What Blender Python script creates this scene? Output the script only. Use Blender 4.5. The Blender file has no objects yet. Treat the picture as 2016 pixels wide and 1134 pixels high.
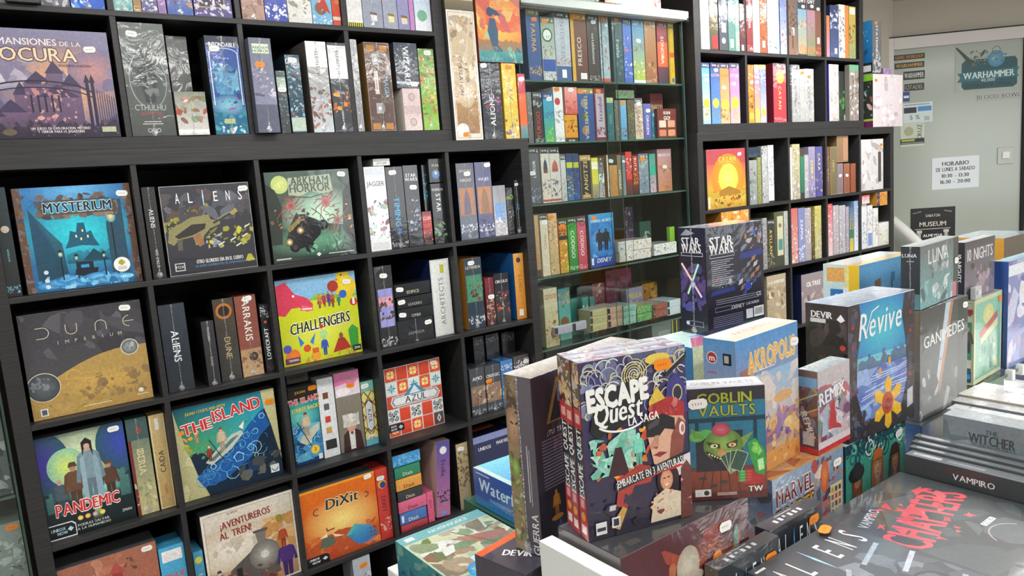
import bpy, bmesh, math, random
from mathutils import Vector, Matrix
S = bpy.context.scene
COL = S.collection

# ---------------------------------------------------------------- camera
cam_data = bpy.data.cameras.new('camera')
cam = bpy.data.objects.new('camera', cam_data); COL.objects.link(cam)
cam_data.sensor_width = 36.0
cam_data.lens = 1443.05 / 2016 * 36.0
cam_data.clip_start = .02
def _cam(yaw, pit, rol):
    fw = Vector((math.sin(yaw)*math.cos(pit), math.cos(yaw)*math.cos(pit), math.sin(pit)))
    r = Vector((math.cos(yaw), -math.sin(yaw), 0)); u = r.cross(fw)
    c, s = math.cos(rol), math.sin(rol)
    r2 = r*c + u*s; u2 = u*c - r*s
    return Matrix(((r2.x, u2.x, -fw.x), (r2.y, u2.y, -fw.y), (r2.z, u2.z, -fw.z)))
cam.matrix_world = Matrix.Translation((-.01897, -2.3451, 1.64647)) @ _cam(.628809, -.141043, -.074964).to_4x4()
S.camera = cam

# ---------------------------------------------------------------- world, exposure
wd = bpy.data.worlds.new('world'); S.world = wd; wd.use_nodes = True
wd.node_tree.nodes['Background'].inputs[0].default_value = (.9, .95, 1, 1)
wd.node_tree.nodes['Background'].inputs[1].default_value = .15
S.view_settings.view_transform = 'Standard'; S.view_settings.look = 'None'
S.view_settings.gamma = 1.0; S.view_settings.exposure = 0.0
LIGHT = 28.0            # strength of the ceiling panels

# ---------------------------------------------------------------- colours and materials
def lin(c): return c/12.92 if c <= .04045 else ((c+.055)/1.055)**2.4
_hx = {}
def hx(s):
    if isinstance(s, (tuple, list)): return tuple(s[:3])
    if s not in _hx: _hx[s] = tuple(lin(int(s[i:i+2], 16)/255) for i in (0, 2, 4))
    return _hx[s]
def mixc(a, b, t): a, b = hx(a), hx(b); return tuple(a[i]*(1-t)+b[i]*t for i in range(3))

def newmat(name):
    m = bpy.data.materials.new(name); m.use_nodes = True
    nt = m.node_tree; b = nt.nodes['Principled BSDF']
    return m, nt, b
def node(nt, t, **kw):
    n = nt.nodes.new(t)
    for k, v in kw.items(): setattr(n, k, v)
    return n
def plain(name, col, rough=.5, metal=0, coat=0, noise=0, nscale=30, spec=.5):
    m, nt, b = newmat(name)
    b.inputs['Roughness'].default_value = rough; b.inputs['Metallic'].default_value = metal
    b.inputs['Coat Weight'].default_value = coat; b.inputs['Specular IOR Level'].default_value = spec
    c = hx(col)
    tc = node(nt, 'ShaderNodeTexCoord'); n = node(nt, 'ShaderNodeTexNoise'); n.inputs['Scale'].default_value = nscale; n.inputs['Detail'].default_value = 4
    nt.links.new(tc.outputs['Object'], n.inputs['Vector'])
    mr = node(nt, 'ShaderNodeMapRange'); mr.inputs[3].default_value = 1-noise; mr.inputs[4].default_value = 1+noise
    nt.links.new(n.outputs['Fac'], mr.inputs[0])
    mx = node(nt, 'ShaderNodeVectorMath', operation='SCALE'); mx.inputs[0].default_value = c
    nt.links.new(mr.outputs[0], mx.inputs['Scale']); nt.links.new(mx.outputs[0], b.inputs['Base Color'])
    return m
def print_mat(name, film, bump=.10):
    m, nt, b = newmat(name); L = nt.links
    at = node(nt, 'ShaderNodeAttribute', attribute_name='Col')
    tc = node(nt, 'ShaderNodeTexCoord'); oi = node(nt, 'ShaderNodeObjectInfo')
    ad = node(nt, 'ShaderNodeVectorMath', operation='MULTIPLY_ADD'); ad.inputs[1].default_value = (1, 1, 1)
    sc = node(nt, 'ShaderNodeMath', operation='MULTIPLY'); sc.inputs[1].default_value = 37
    L.new(oi.outputs['Random'], sc.inputs[0]); L.new(tc.outputs['Object'], ad.inputs[0]); L.new(sc.outputs[0], ad.inputs[2])
    n = node(nt, 'ShaderNodeTexNoise'); n.inputs['Scale'].default_value = 120; n.inputs['Detail'].default_value = 5; n.inputs['Roughness'].default_value = .65
    n.inputs['Distortion'].default_value = .8
    L.new(ad.outputs[0], n.inputs['Vector'])
    mr = node(nt, 'ShaderNodeMapRange'); mr.inputs[1].default_value = .3; mr.inputs[2].default_value = .7; mr.inputs[3].default_value = .70; mr.inputs[4].default_value = 1.30
    L.new(n.outputs['Fac'], mr.inputs[0])
    mv = node(nt, 'ShaderNodeMix', data_type='FLOAT'); mv.inputs[2].default_value = 1.0
    L.new(at.outputs['Alpha'], mv.inputs[0]); L.new(mr.outputs[0], mv.inputs[3])
    vs = node(nt, 'ShaderNodeVectorMath', operation='SCALE')
    L.new(at.outputs['Color'], vs.inputs[0]); L.new(mv.outputs[0], vs.inputs['Scale'])
    L.new(vs.outputs[0], b.inputs['Base Color'])
    b.inputs['Roughness'].default_value = .42; b.inputs['Specular IOR Level'].default_value = .35
    if film:
        b.inputs['Coat Weight'].default_value = 1.0; b.inputs['Coat Roughness'].default_value = .07; b.inputs['Coat IOR'].default_value = 1.5
        w = node(nt, 'ShaderNodeTexNoise'); w.inputs['Scale'].default_value = 14; w.inputs['Detail'].default_value = 3; w.inputs['Distortion'].default_value = 2.2
        L.new(ad.outputs[0], w.inputs['Vector'])
        bp = node(nt, 'ShaderNodeBump'); bp.inputs['Strength'].default_value = bump; bp.inputs['Distance'].default_value = .012
        L.new(w.outputs['Fac'], bp.inputs['Height']); L.new(bp.outputs[0], b.inputs['Coat Normal'])
    else:
        b.inputs['Coat Weight'].default_value = .25; b.inputs['Coat Roughness'].default_value = .2
    return m
M_FILM = print_mat('film_wrapped_print', True)
M_TAUT = print_mat('taut_film_print', True, .018)
M_CARD = print_mat('printed_card', False)
M_PAPER = print_mat('printed_paper', False)
def wood_mat():
    m, nt, b = newmat('black_wood'); L = nt.links
    tc = node(nt, 'ShaderNodeTexCoord'); mp = node(nt, 'ShaderNodeMapping'); mp.inputs['Scale'].default_value = (4, 30, 160)
    L.new(tc.outputs['Object'], mp.inputs[0])
    n = node(nt, 'ShaderNodeTexNoise'); n.inputs['Scale'].default_value = 1.3; n.inputs['Detail'].default_value = 6; n.inputs['Distortion'].default_value = .4
    L.new(mp.outputs[0], n.inputs['Vector'])
    cr = node(nt, 'ShaderNodeValToRGB'); cr.color_ramp.elements[0].position = .35; cr.color_ramp.elements[0].color = (.015, .015, .0155, 1)
    cr.color_ramp.elements[1].position = .7; cr.color_ramp.elements[1].color = (.031, .031, .033, 1)
    L.new(n.outputs['Fac'], cr.inputs[0]); L.new(cr.outputs[0], b.inputs['Base Color'])
    bp = node(nt, 'ShaderNodeBump'); bp.inputs['Strength'].default_value = .25; bp.inputs['Distance'].default_value = .002
    L.new(n.outputs['Fac'], bp.inputs['Height']); L.new(bp.outputs[0], b.inputs['Normal'])
    b.inputs['Roughness'].default_value = .46
    return m
M_WOOD = wood_mat()
M_BLACK = plain('black_back_panel', '101113', .7, noise=.15)
def glass_mat(name, tint, edge=False):
    m, nt, b = newmat(name); L = nt.links; out = nt.nodes['Material Output']
    nt.nodes.remove(b)
    tr = node(nt, 'ShaderNodeBsdfTransparent'); tr.inputs[0].default_value = tint + (1,)
    gl = node(nt, 'ShaderNodeBsdfGlossy'); gl.inputs['Roughness'].default_value = .02; gl.inputs[0].default_value = (.9, .95, .93, 1)
    lw = node(nt, 'ShaderNodeLayerWeight'); lw.inputs[0].default_value = .5
    pw = node(nt, 'ShaderNodeMath', operation='POWER'); pw.inputs[1].default_value = 4.0; L.new(lw.outputs['Facing'], pw.inputs[0])
    fr = node(nt, 'ShaderNodeMapRange'); fr.inputs[3].default_value = .03; fr.inputs[4].default_value = .8; L.new(pw.outputs[0], fr.inputs[0])
    mx = node(nt, 'ShaderNodeMixShader')
    L.new(fr.outputs[0], mx.inputs[0]); L.new(tr.outputs[0], mx.inputs[1]); L.new(gl.outputs[0], mx.inputs[2]); L.new(mx.outputs[0], out.inputs[0])
    return m
M_GLASS = glass_mat('clear_glass', (.95, .975, .965))
M_GLASS_EDGE = plain('green_glass_edge', '4f6b61', .15, noise=.2, nscale=12)
M_WHITE = plain('white_paint', 'e9eae8', .5, noise=.03)
M_STEEL = plain('steel', 'b8babb', .3, metal=1, noise=.05)

def film_mat():
    m, nt, b = newmat('clear_film'); L = nt.links; out = nt.nodes['Material Output']; nt.nodes.remove(b)
    tr = node(nt, 'ShaderNodeBsdfTransparent'); gl = node(nt, 'ShaderNodeBsdfGlossy'); gl.inputs['Roughness'].default_value = .18
    df = node(nt, 'ShaderNodeBsdfDiffuse'); df.inputs[0].default_value = (.85, .87, .88, 1)
    m1 = node(nt, 'ShaderNodeMixShader'); m1.inputs[0].default_value = .5
    L.new(gl.outputs[0], m1.inputs[1]); L.new(df.outputs[0], m1.inputs[2])
    n = node(nt, 'ShaderNodeTexNoise'); n.inputs['Scale'].default_value = 90; tc = node(nt, 'ShaderNodeTexCoord'); L.new(tc.outputs['Object'], n.inputs['Vector'])
    mr = node(nt, 'ShaderNodeMapRange'); mr.inputs[1].default_value = .4; mr.inputs[2].default_value = .65; mr.inputs[3].default_value = .1; mr.inputs[4].default_value = .85
    L.new(n.outputs['Fac'], mr.inputs[0])
    m2 = node(nt, 'ShaderNodeMixShader'); L.new(mr.outputs[0], m2.inputs[0]); L.new(tr.outputs[0], m2.inputs[1]); L.new(m1.outputs[0], m2.inputs[2])
    L.new(m2.outputs[0], out.inputs[0]); return m
M_SEAM = film_mat()

# ---------------------------------------------------------------- object helpers
def link(name, me, parent=None, loc=None, rot=None):
    o = bpy.data.objects.new(name, me); COL.objects.link(o)
    if parent: o.parent = parent
    if loc is not None: o.location = loc
    if rot is not None: o.rotation_euler = rot
    return o
def tag(o, label=None, cat=None, group=None, kind=None):
    if label: o['label'] = label
    if cat: o['category'] = cat
    if group: o['group'] = group
    if kind: o['kind'] = kind
    return o
def boxes_mesh(name, bl, mat, bev=0.0, mats=None):
    """bl: list of (x0,y0,z0,x1,y1,z1[,material index])"""
    bm = bmesh.new()
    for b in bl:
        x0, y0, z0, x1, y1, z1 = b[:6]
        r = bmesh.ops.create_cube(bm, size=1)
        for v in r['verts']:
            v.co = Vector((x0+(v.co.x+.5)*(x1-x0), y0+(v.co.y+.5)*(y1-y0), z0+(v.co.z+.5)*(z1-z0)))
        if bev:
            es = {e for v in r['verts'] for e in v.link_edges}
            bmesh.ops.bevel(bm, geom=list(es), offset=bev, segments=2, affect='EDGES', profile=.5)
    me = bpy.data.meshes.new(name); bm.to_mesh(me); bm.free()
    for m in (mats or [mat]): me.materials.append(m)
    return me
def box(name, b, mat, parent=None, bev=.001):
    return link(name, boxes_mesh(name, [b], mat, bev), parent)
def slab_glass(name, b, parent=None, axis=None):
    """a glass sheet: clear faces, green edges (axis = thin direction)"""
    me = boxes_mesh(name, [b], M_GLASS, 0); me.materials.append(M_GLASS_EDGE)
    for p in me.polygons:
        if abs(p.normal[axis]) < .5: p.material_index = 1
    return link(name, me, parent)
def structure(name, b, mat):
    return tag(box(name, b, mat, None, 0), kind='structure')
def tube_mesh(name, pts, r0, r1, mat, seg=16):
    bm = bmesh.new(); rings = []
    n = len(pts); P = [Vector(p) for p in pts]
    for i, p in enumerate(P):
        d = (P[min(i+1, n-1)]-P[max(i-1, 0)]).normalized()
        a = d.orthogonal().normalized(); b2 = d.cross(a); r = r0+(r1-r0)*i/(n-1)
        rings.append([bm.verts.new(p+(a*math.cos(2*math.pi*k/seg)+b2*math.sin(2*math.pi*k/seg))*r) for k in range(seg)])
    for A, B in zip(rings, rings[1:]):
        for k in range(seg): bm.faces.new((A[k], A[(k+1) % seg], B[(k+1) % seg], B[k]))
    bm.faces.new(rings[0][::-1]); bm.faces.new(rings[-1])
    bmesh.ops.recalc_face_normals(bm, faces=bm.faces)
    me = bpy.data.meshes.new(name); bm.to_mesh(me); bm.free(); me.materials.append(mat)
    for p in me.polygons: p.use_smooth = len(p.vertices) == 4
    return me

# ---------------------------------------------------------------- glyphs
_gl = {}
def glyph(ch, bold):
    k = (ch, bold)
    if k in _gl: return _gl[k]
    cu = bpy.data.curves.new('g', 'FONT'); cu.body = ch; cu.size = 1; cu.resolution_u = 2; cu.offset = 0
    o = bpy.data.objects.new('g', cu); COL.objects.link(o)
    me = o.to_mesh(); me.calc_loop_triangles()
    vs = [(v.co.x, v.co.y) for v in me.vertices]; ts = [tuple(t.vertices) for t in me.loop_triangles]
    o.to_mesh_clear(); bpy.data.objects.remove(o); bpy.data.curves.remove(cu)
    if vs: x0 = min(v[0] for v in vs); x1 = max(v[0] for v in vs)
    else: x0, x1 = 0, .3
    _gl[k] = ([(x-x0, y) for x, y in vs], ts, x1-x0)
    return _gl[k]
CAP = max(v[1] for v in glyph('H', 0)[0])

# ---------------------------------------------------------------- flat printed artwork
PITCH = 9e-6
class K:
    """A printed face, w x h metres; u,v run 0..1. Every call lays its ink over the earlier ones."""
    def __init__(s, w, h, seed=0):
        s.w, s.h = w, h; s.a = w/h; s.V = []; s.F = []; s.C = []; s.z = 0; s.base = None; s.r = random.Random(seed)
    def raw(s, pts, faces, cols, m):
        b = len(s.V); z = s.z*PITCH+1.5e-4
        s.V += [(p[0]*s.w, p[1]*s.h, z) for p in pts]
        for f in faces:
            s.F.append(tuple(b+i for i in f))
            s.C += [tuple(cols[i])+(m,) for i in f]
    def clip(s, P):
        for ax, lim, sg in ((0, 0, 1), (0, 1, -1), (1, 0, 1), (1, 1, -1)):
            Q = []
            for i in range(len(P)):
                a, b = P[i-1], P[i]; da, db = sg*(a[0][ax]-lim), sg*(b[0][ax]-lim)
                if (da < 0) != (db < 0):
                    t = da/(da-db); Q.append((tuple(a[0][k]+(b[0][k]-a[0][k])*t for k in (0, 1)), tuple(a[1][k]+(b[1][k]-a[1][k])*t for k in range(3))))
                if db >= 0: Q.append(b)
            P = Q
            if len(P) < 3: return []
        return P
    def poly(s, pts, c, m=.6, up=True):
        cs = [hx(x) for x in c] if isinstance(c, list) else [hx(c)]*len(pts)
        if up: s.z += 1
        P = s.clip(list(zip(pts, cs)))
        if P: s.raw([p[0] for p in P], [tuple(range(len(P)))], [p[1] for p in P], m)
    def rect(s, u0, v0, u1, v1, c, c2=None, m=.6):
        s.poly([(u0, v0), (u1, v0), (u1, v1), (u0, v1)], [c, c, c2 or c, c2 or c], m)
    def bg(s, c, c2=None, m=.6): s.base = mixc(c, c2 or c, .5); s.rect(0, 0, 1, 1, c, c2, m)
    def ell(s, u, v, ru, c, c2=None, rv=None, m=.6, n=28, a0=0, a1=360):
        rv = rv if rv is not None else ru*s.a
        s.z += 1; pts = [(u+ru*math.cos(math.radians(a0+(a1-a0)*i/n)), v+rv*math.sin(math.radians(a0+(a1-a0)*i/n))) for i in range(n+1)]
        e, ce = hx(c), hx(c2 or c)
        for i in range(n):
            P = s.clip([((u, v), ce), (pts[i], e), (pts[i+1], e)])
            if P: s.raw([p[0] for p in P], [tuple(range(len(P)))], [p[1] for p in P], m)
    def glow(s, u, v, ru, c, base, rv=None, m=.6): s.ell(u, v, ru, base, c, rv, m)
    def line(s, pts, t, c, m=.2):
        """t in metres"""
        s.z += 1
        for a, b in zip(pts, pts[1:]):
            dx, dy = (b[0]-a[0])*s.w, (b[1]-a[1])*s.h; L = math.hypot(dx, dy) or 1e-9
            nx, ny = -dy/L*t/2/s.w, dx/L*t/2/s.h; ex, ey = dx/L*t*.3/s.w, dy/L*t*.3/s.h
            s.z += .25; s.poly([(a[0]-nx-ex, a[1]-ny-ey), (b[0]-nx+ex, b[1]-ny+ey), (b[0]+nx+ex, b[1]+ny+ey), (a[0]+nx-ex, a[1]+ny-ey)], c, m, False)
    def arc(s, u, v, ru, a0, a1, t, c, rv=None, n=18, m=.2):
        rv = rv if rv is not None else ru*s.a
        s.line([(u+ru*math.cos(math.radians(a0+(a1-a0)*i/n)), v+rv*math.sin(math.radians(a0+(a1-a0)*i/n))) for i in range(n+1)], t, c, m)
    def frame(s, c, t, inset=.0, m=.3):
        tu, tv, iu, iv = t/s.w, t/s.h, inset/s.w, inset/s.h
        for q in ((iu, iv, 1-iu, iv+tv), (iu, 1-iv-tv, 1-iu, 1-iv), (iu, iv, iu+tu, 1-iv), (1-iu-tu, iv, 1-iu, 1-iv)): s.rect(*q, c, m=m)
    def blobs(s, cols, u0, v0, u1, v1, n=None, r0=.06, r1=.3, m=.8, spiky=False):
        W, H = (u1-u0)*s.w, (v1-v0)*s.h; mn = min(W, H) or 1e-3
        if n is None: n, r0, r1 = int(max(18, min(80, 26*max(W, H)/mn))), .04, .22
        z0 = s.z
        for i in range(n):
            r = mn*(r0+(r1-r0)*s.r.random()**2.2)*.8; k = s.r.randint(5, 8); cx, cy = u0+(u1-u0)*s.r.random(), v0+(v1-v0)*s.r.random()
            el = .5+s.r.random(); an = s.r.random()*6.28; pts = []
            for j in range(k):
                a = 6.283*j/k; rr = r*(.55+.6*s.r.random()) * (2.2 if spiky and j % 2 else 1); x, y = rr*math.cos(a)*el, rr*math.sin(a)/el
                pts.append((min(max(cx+(x*math.cos(an)-y*math.sin(an))/s.w, u0-.02), u1+.02), min(max(cy+(x*math.sin(an)+y*math.cos(an))/s.h, v0-.01), v1+.01)))
            s.z = z0+1+i*.25
            c = mixc(s.r.choice(cols), s.r.choice(cols), s.r.random()*.5)
            s.poly(pts, mixc(c, s.base, .3*s.r.random()) if s.base else c, m, False)
        s.z = z0+2+n*.25
    def ridge(s, v0, amp, n, c, c2=None, seed=0, u0=0, u1=1, base=0, m=.7):
        r = random.Random(seed); top = [(u0+(u1-u0)*i/n, v0+amp*(r.random()-.5)*2) for i in range(n+1)]
        s.z += 1
        for a, b in zip(top, top[1:]): s.z += .1; s.poly([(a[0], base), (b[0], base), b, a], [c, c, c2 or c, c2 or c], m, False)
    def fig(s, u, v, h, body, skin, hat=None, wide=1.0):
        w = h*.26/s.a*wide
        P = lambda *q: [(u+x*w, v+y*h) for x, y in q]
        s.poly(P((-.35, 0), (-.05, 0), (0, .42), (.05, 0), (.35, 0), (.42, .5), (-.42, .5)), mixc(body, '000000', .4))
        s.poly(P((-.5, .42), (.5, .42), (.62, .78), (.3, .84), (-.3, .84), (-.62, .78)), body)
        s.poly(P((-.62, .78), (-.45, .78), (-.6, .38), (-.85, .4)), mixc(body, '000000', .2)); s.poly(P((.62, .78), (.45, .78), (.6, .38), (.85, .4)), mixc(body, '000000', .2))
        s.ell(u, v+h*.91, w*.24, skin, rv=h*.085)
        if hat: s.poly(P((-.34, .93), (.34, .93), (.2, 1.03), (-.2, 1.03)), hat)
    def text(s, t, u, v, cap, c, rot=0, wmax=None, bold=1, sh=0, al='c', out=None, ow=2, track=.10, m=.1):
        """cap height in metres; wmax in metres squeezes; rot degrees"""
        t = t.replace('_', ' ')
        k = cap/CAP; adv = 0; G = []
        for ch in t:
            g = glyph(ch, 0); G.append((g, adv)); adv += g[2]+track
        adv -= track; sx = k
        if wmax and adv*k > wmax: sx = wmax/adv
        off = {'c': -adv*sx/2, 'l': 0, 'r': -adv*sx}[al]
        co, si = math.cos(math.radians(rot)), math.sin(math.radians(rot))
        SH = {0: ((0, 0),), 1: ((-.013, 0), (.013, 0)), 2: ((-.03, 0), (0, 0), (.03, 0)), 3: tuple((.06*math.cos(q*.785), .06*math.sin(q*.785)) for q in range(8))}
        def put(bd, c):
            s.z += 1; cc = hx(c)
            for ex, ey in SH[bd]:
                s.z += .25
                for ch, (g, a) in zip(t, G):
                    pts = []
                    for x, y in g[0]:
                        Y = (y+ey)*k; X = off+(a+x+ex)*sx+sh*Y-sh*cap/2; Y -= cap/2
                        pts.append((u+(X*co-Y*si)/s.w, v+(X*si+Y*co)/s.h))
                    if pts: s.raw(pts, g[1], [cc]*len(pts), m)
        if out: put(3, out)
        put(bold, c)
        return adv*sx
    def mesh(s, name, mat, o, ux, uy):
        """o + x*ux + y*uy, ink rises along ux x uy"""
        ux, uy, o = Vector(ux), Vector(uy), Vector(o); nz = ux.cross(uy)
        me = bpy.data.meshes.new(name)
        me.from_pydata([tuple(o+ux*x+uy*y+nz*z) for x, y, z in s.V], [], s.F)
        ca = me.color_attributes.new('Col', 'FLOAT_COLOR', 'CORNER')
        ca.data.foreach_set('color', [x for c in s.C for x in c])
        me.polygons.foreach_set('use_smooth', [False]*len(me.polygons)); me.materials.append(mat); return me
# ---------------------------------------------------------------- cover artwork (plain drawings)
def A_castle(k):
    k.bg('4a3f5c', '8a85a4'); k.ell(.62, .5, .5, '7d7390', 'f0b27a', rv=.42); k.ell(.2, .55, .22, '7d7592', 'd8d2dc', rv=.12); k.ell(.86, .62, .2, '867590', 'c08a86', rv=.2)
    k.blobs(['a59ab4', 'c4b8c8', '6c6486'], 0, .45, 1, .75, 14, .2, .6, .5)
    for x, w, t in ((.25, .1, .5), (.33, .2, .6), (.5, .12, .7), (.6, .14, .58), (.42, .3, .48), (.12, .2, .34), (.04, .12, .3)):
        k.rect(x, .12, x+w, t-.1, '5e4a66', '6f5a78'); k.poly([(x-.01, t-.1), (x+w+.01, t-.1), (x+w*.5, t+.02)], '453a58')
    k.blobs(['c88a7c', 'b0788a', '5a4462', 'd8a890'], .33, .14, .68, .52, 46, .04, .14)
    for i in range(5): k.rect(.36+i*.05, .24, .375+i*.05, .4, '2e2438')
    k.ridge(.13, .05, 30, '2a2436', '3c3248', 3); k.blobs(['3c3a44', '55484e', '6e5a5a', '2a262e'], 0, .02, 1, .16, 40)
    k.arc(.42, .36, .44, 20, 160, .004, '2a2438', rv=.17); k.arc(.42, .32, .44, 20, 160, .003, '2a2438', rv=.15)
    for x in (.02, .78, .82): k.rect(x, .1, x+.025, .52, '2c2640'); k.poly([(x-.012, .52), (x+.037, .52), (x+.012, .6)], '2c2640')
    for i in range(9): k.rect(.84+i*.018, .1, .846+i*.018, .46-.01*i, '3a3450')
    k.text('LAS', .08, .88, .012, 'efe6e6'); k.text('MANSIONES', .4, .885, .017, 'f4ece8', wmax=.14); k.text('DE LA', .71, .875, .012, 'e6dcdc')
    k.text('LOCURA', .43, .77, .034, 'f2d8b4', wmax=.25, out='5a4450'); k.text('SEGUNDA EDICION', .72, .675, .006, '4a3844')
    k.text('UN JUEGO DE EXPLORACION, MISTERIO', .55, .09, .0065, 'f0ecec', wmax=.14); k.text('Y TERROR PARA 1-5 JUGADORES', .55, .06, .0065, 'f0ecec', wmax=.11)
    k.rect(.86, .05, .97, .1, 'b8bd9a'); k.poly([(.02, .06), (.05, .1), (.08, .06), (.05, .02)], 'c4d4e4'); k.ell(.18, .06, .05, '6a5a48', rv=.03)
def A_mystery(k):
    k.bg('2a5f8a', '3a7ab4'); k.ell(.5, .55, .55, '2f6f9c', '2fd4e0', rv=.4); k.ell(.5, .95, .4, '3a7ab4', '6ab4e6', rv=.15)
    k.poly([(.1, .1), (.1, .8), (.22, .62), (.34, .45), (.36, .12)], ['20485c', '28506a', '2f6a80', '2c6070', '1c4458']); k.poly([(.74, .1), (.74, .6), (.8, .85), (.9, .85), (.9, .1)], '2b4f62')
    k.poly([(.36, .4), (.5, .42), (.66, .4), (.62, .48), (.6, .56), (.56, .54), (.55, .64), (.49, .64), (.47, .55), (.42, .57), (.4, .48)], '1f5a74')
    for x, y in ((.46, .5), (.52, .55), (.56, .49), (.5, .47)): k.rect(x, y, x+.014, y+.025, 'f4e08a')
    k.ridge(.33, .05, 10, '1d5870', '2a8aa0', 5, .36, .74, .25); k.poly([(.5, .27), (.6, .38), (.74, .25)], '1a4658')
    k.rect(.43, .14, .58, .26, '12202c', '1a2c3a'); k.rect(.47, .2, .54, .23, '3a9ad0'); k.poly([(.41, .12), (.6, .12), (.62, .19), (.42, .19)], '18242e')
    for i in range(8): k.ell(.2+.08*i, .06+.02*(i % 3), .12, '2c78b4', '6fc0ee', rv=.04)
    k.blobs(['3a8ac8', '7accf0', '2a5a90', 'a8e0f4'], .08, .02, .92, .14, 34, .1, .5)
    for x, y, h in ((.79, .2, .5), (.31, .15, .22), (.44, .16, .16), (.68, .18, .14)):
        k.rect(x-.006, .1, x+.006, y+h-.05, '14242c'); k.ell(x, y+h-.02, h*.09, '2f8aa0', 'f6e6a0', rv=h*.12); k.poly([(x-.025, y+h), (x+.025, y+h), (x, y+h+.03)], '1a2a30')
    k.rect(0, 0, .06, 1, '5a4234', '6a5040'); k.rect(.94, 0, 1, 1, '5a4234', '6a5040'); k.blobs(['8a6a54', '3e2c22', '74604c'], 0, 0, .07, 1, 40, .2, .6); k.blobs(['8a6a54', '3e2c22', '74604c'], .93, 0, 1, 1, 40, .2, .6)
    k.blobs(['7a6048', '5a4432', '9a7c5c', '3a2c22'], .17, .7, .86, .92, 50, .15, .4)
    k.poly([(.18, .8), (.24, .73), (.8, .73), (.86, .8), (.8, .87), (.24, .87)], '5a4636'); k.poly([(.21, .8), (.26, .75), (.78, .75), (.83, .8), (.78, .855), (.26, .855)], '3f93b8')
    k.text('MYSTERIUM', .52, .8, .026, '26262a', wmax=.165, bold=2, out='bfe6f2')
    k.ell(.83, .19, .075, 'f4f4f0', m=.1); k.poly([(.83-.03, .22), (.83, .245), (.83+.03, .22), (.83+.03, .2), (.83, .18), (.83-.03, .2)], 'b0a83a')
    for i in range(3): k.rect(.79, .165-.012*i, .87, .17-.012*i, '8a8a88')
    k.ell(.86, .07, .065, '5ac0ec', rv=.025); k.text('LIBELLO', .86, .07, .006, 'f4fafc')
    for y in (.19, .11, .05): k.ell(.17, y, .02, 'd0dce0')
def A_rifle(k):
    k.bg('2c2e38', '383a44'); k.blobs(['4a4c58', '5a4a48', '343642', '6a6c78'], 0, .6, 1, .95, 30, .15, .5)
    k.blobs(['a8a83a', 'c0bc3c', '6a6a30', '8a8a34'], .0, .48, .16, .66, 24); k.blobs(['b4b03a', 'd0cc48', '7a7a2e'], .45, .28, 1, .5, 44, .08, .3); k.blobs(['8a94b4', 'a8b0c8', '5a6078'], .42, .26, .6, .42, 16)
    k.blobs(['9a9438', '5c5a2c'], .2, .68, .5, .78, 14)
    k.poly([(.02, .38), (.05, .52), (.3, .64), (.5, .66), (.52, .6), (.62, .58), (.62, .54), (.5, .5), (.42, .42), (.4, .34), (.32, .32), (.3, .42), (.14, .4), (.08, .34)], '8a8458')
    k.poly([(.1, .44), (.3, .56), (.46, .56), (.44, .5), (.3, .44), (.14, .41)], '2a2a2c'); k.poly([(.3, .42), (.36, .3), (.42, .33), (.38, .46)], '9a6a4a'); k.poly([(.12, .28), (.17, .28), (.18, .4), (.12, .4)], '5a5848')
    k.line([(.55, .56), (.78, .66), (.98, .62)], .007, '3a3a38'); k.line([(.6, .6), (.74, .67)], .004, '8a8a70'); k.poly([(.74, .66), (.82, .71), (.84, .67), (.78, .63)], 'a89a4a')
    for x, y in ((.58, .3), (.72, .34), (.86, .37), (.9, .48), (.78, .27)): k.line([(x, y), (x+.06, y+.03)], .004, 'e4e0d0')
    for i, ch in enumerate('AL ENS'):
        if ch != ' ': k.text(ch, .18+.142*i, .86, .03, 'f2f4f6', bold=0, wmax=.012)
    k.poly([(.455, .86), (.464, .95), (.473, .86), (.464, .76)], '8ac4f0'); k.rect(.461, .77, .467, .94, 'e8f6fc')
    k.text('OTRO GLORIOSO DIA EN EL CUERPO', .57, .135, .011, 'ecebe6', wmax=.14, bold=2); k.text('UN JUEGO COOPERATIVO DE SUPERVIVENCIA', .57, .085, .0065, '5a8ac0', wmax=.15)
    k.frame('d8d8d8', .001, .0); k.rect(.06, .05, .17, .14, 'd0d0d0'); k.rect(.07, .06, .16, .13, '2c2e34'); k.text('FOX', .115, .095, .008, 'e0e0e0'); k.poly([(.86, .08), (.9, .16), (.94, .16), (.98, .08)], 'b8b040'); k.text('GF9', .92, .09, .008, 'd0c848')
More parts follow.
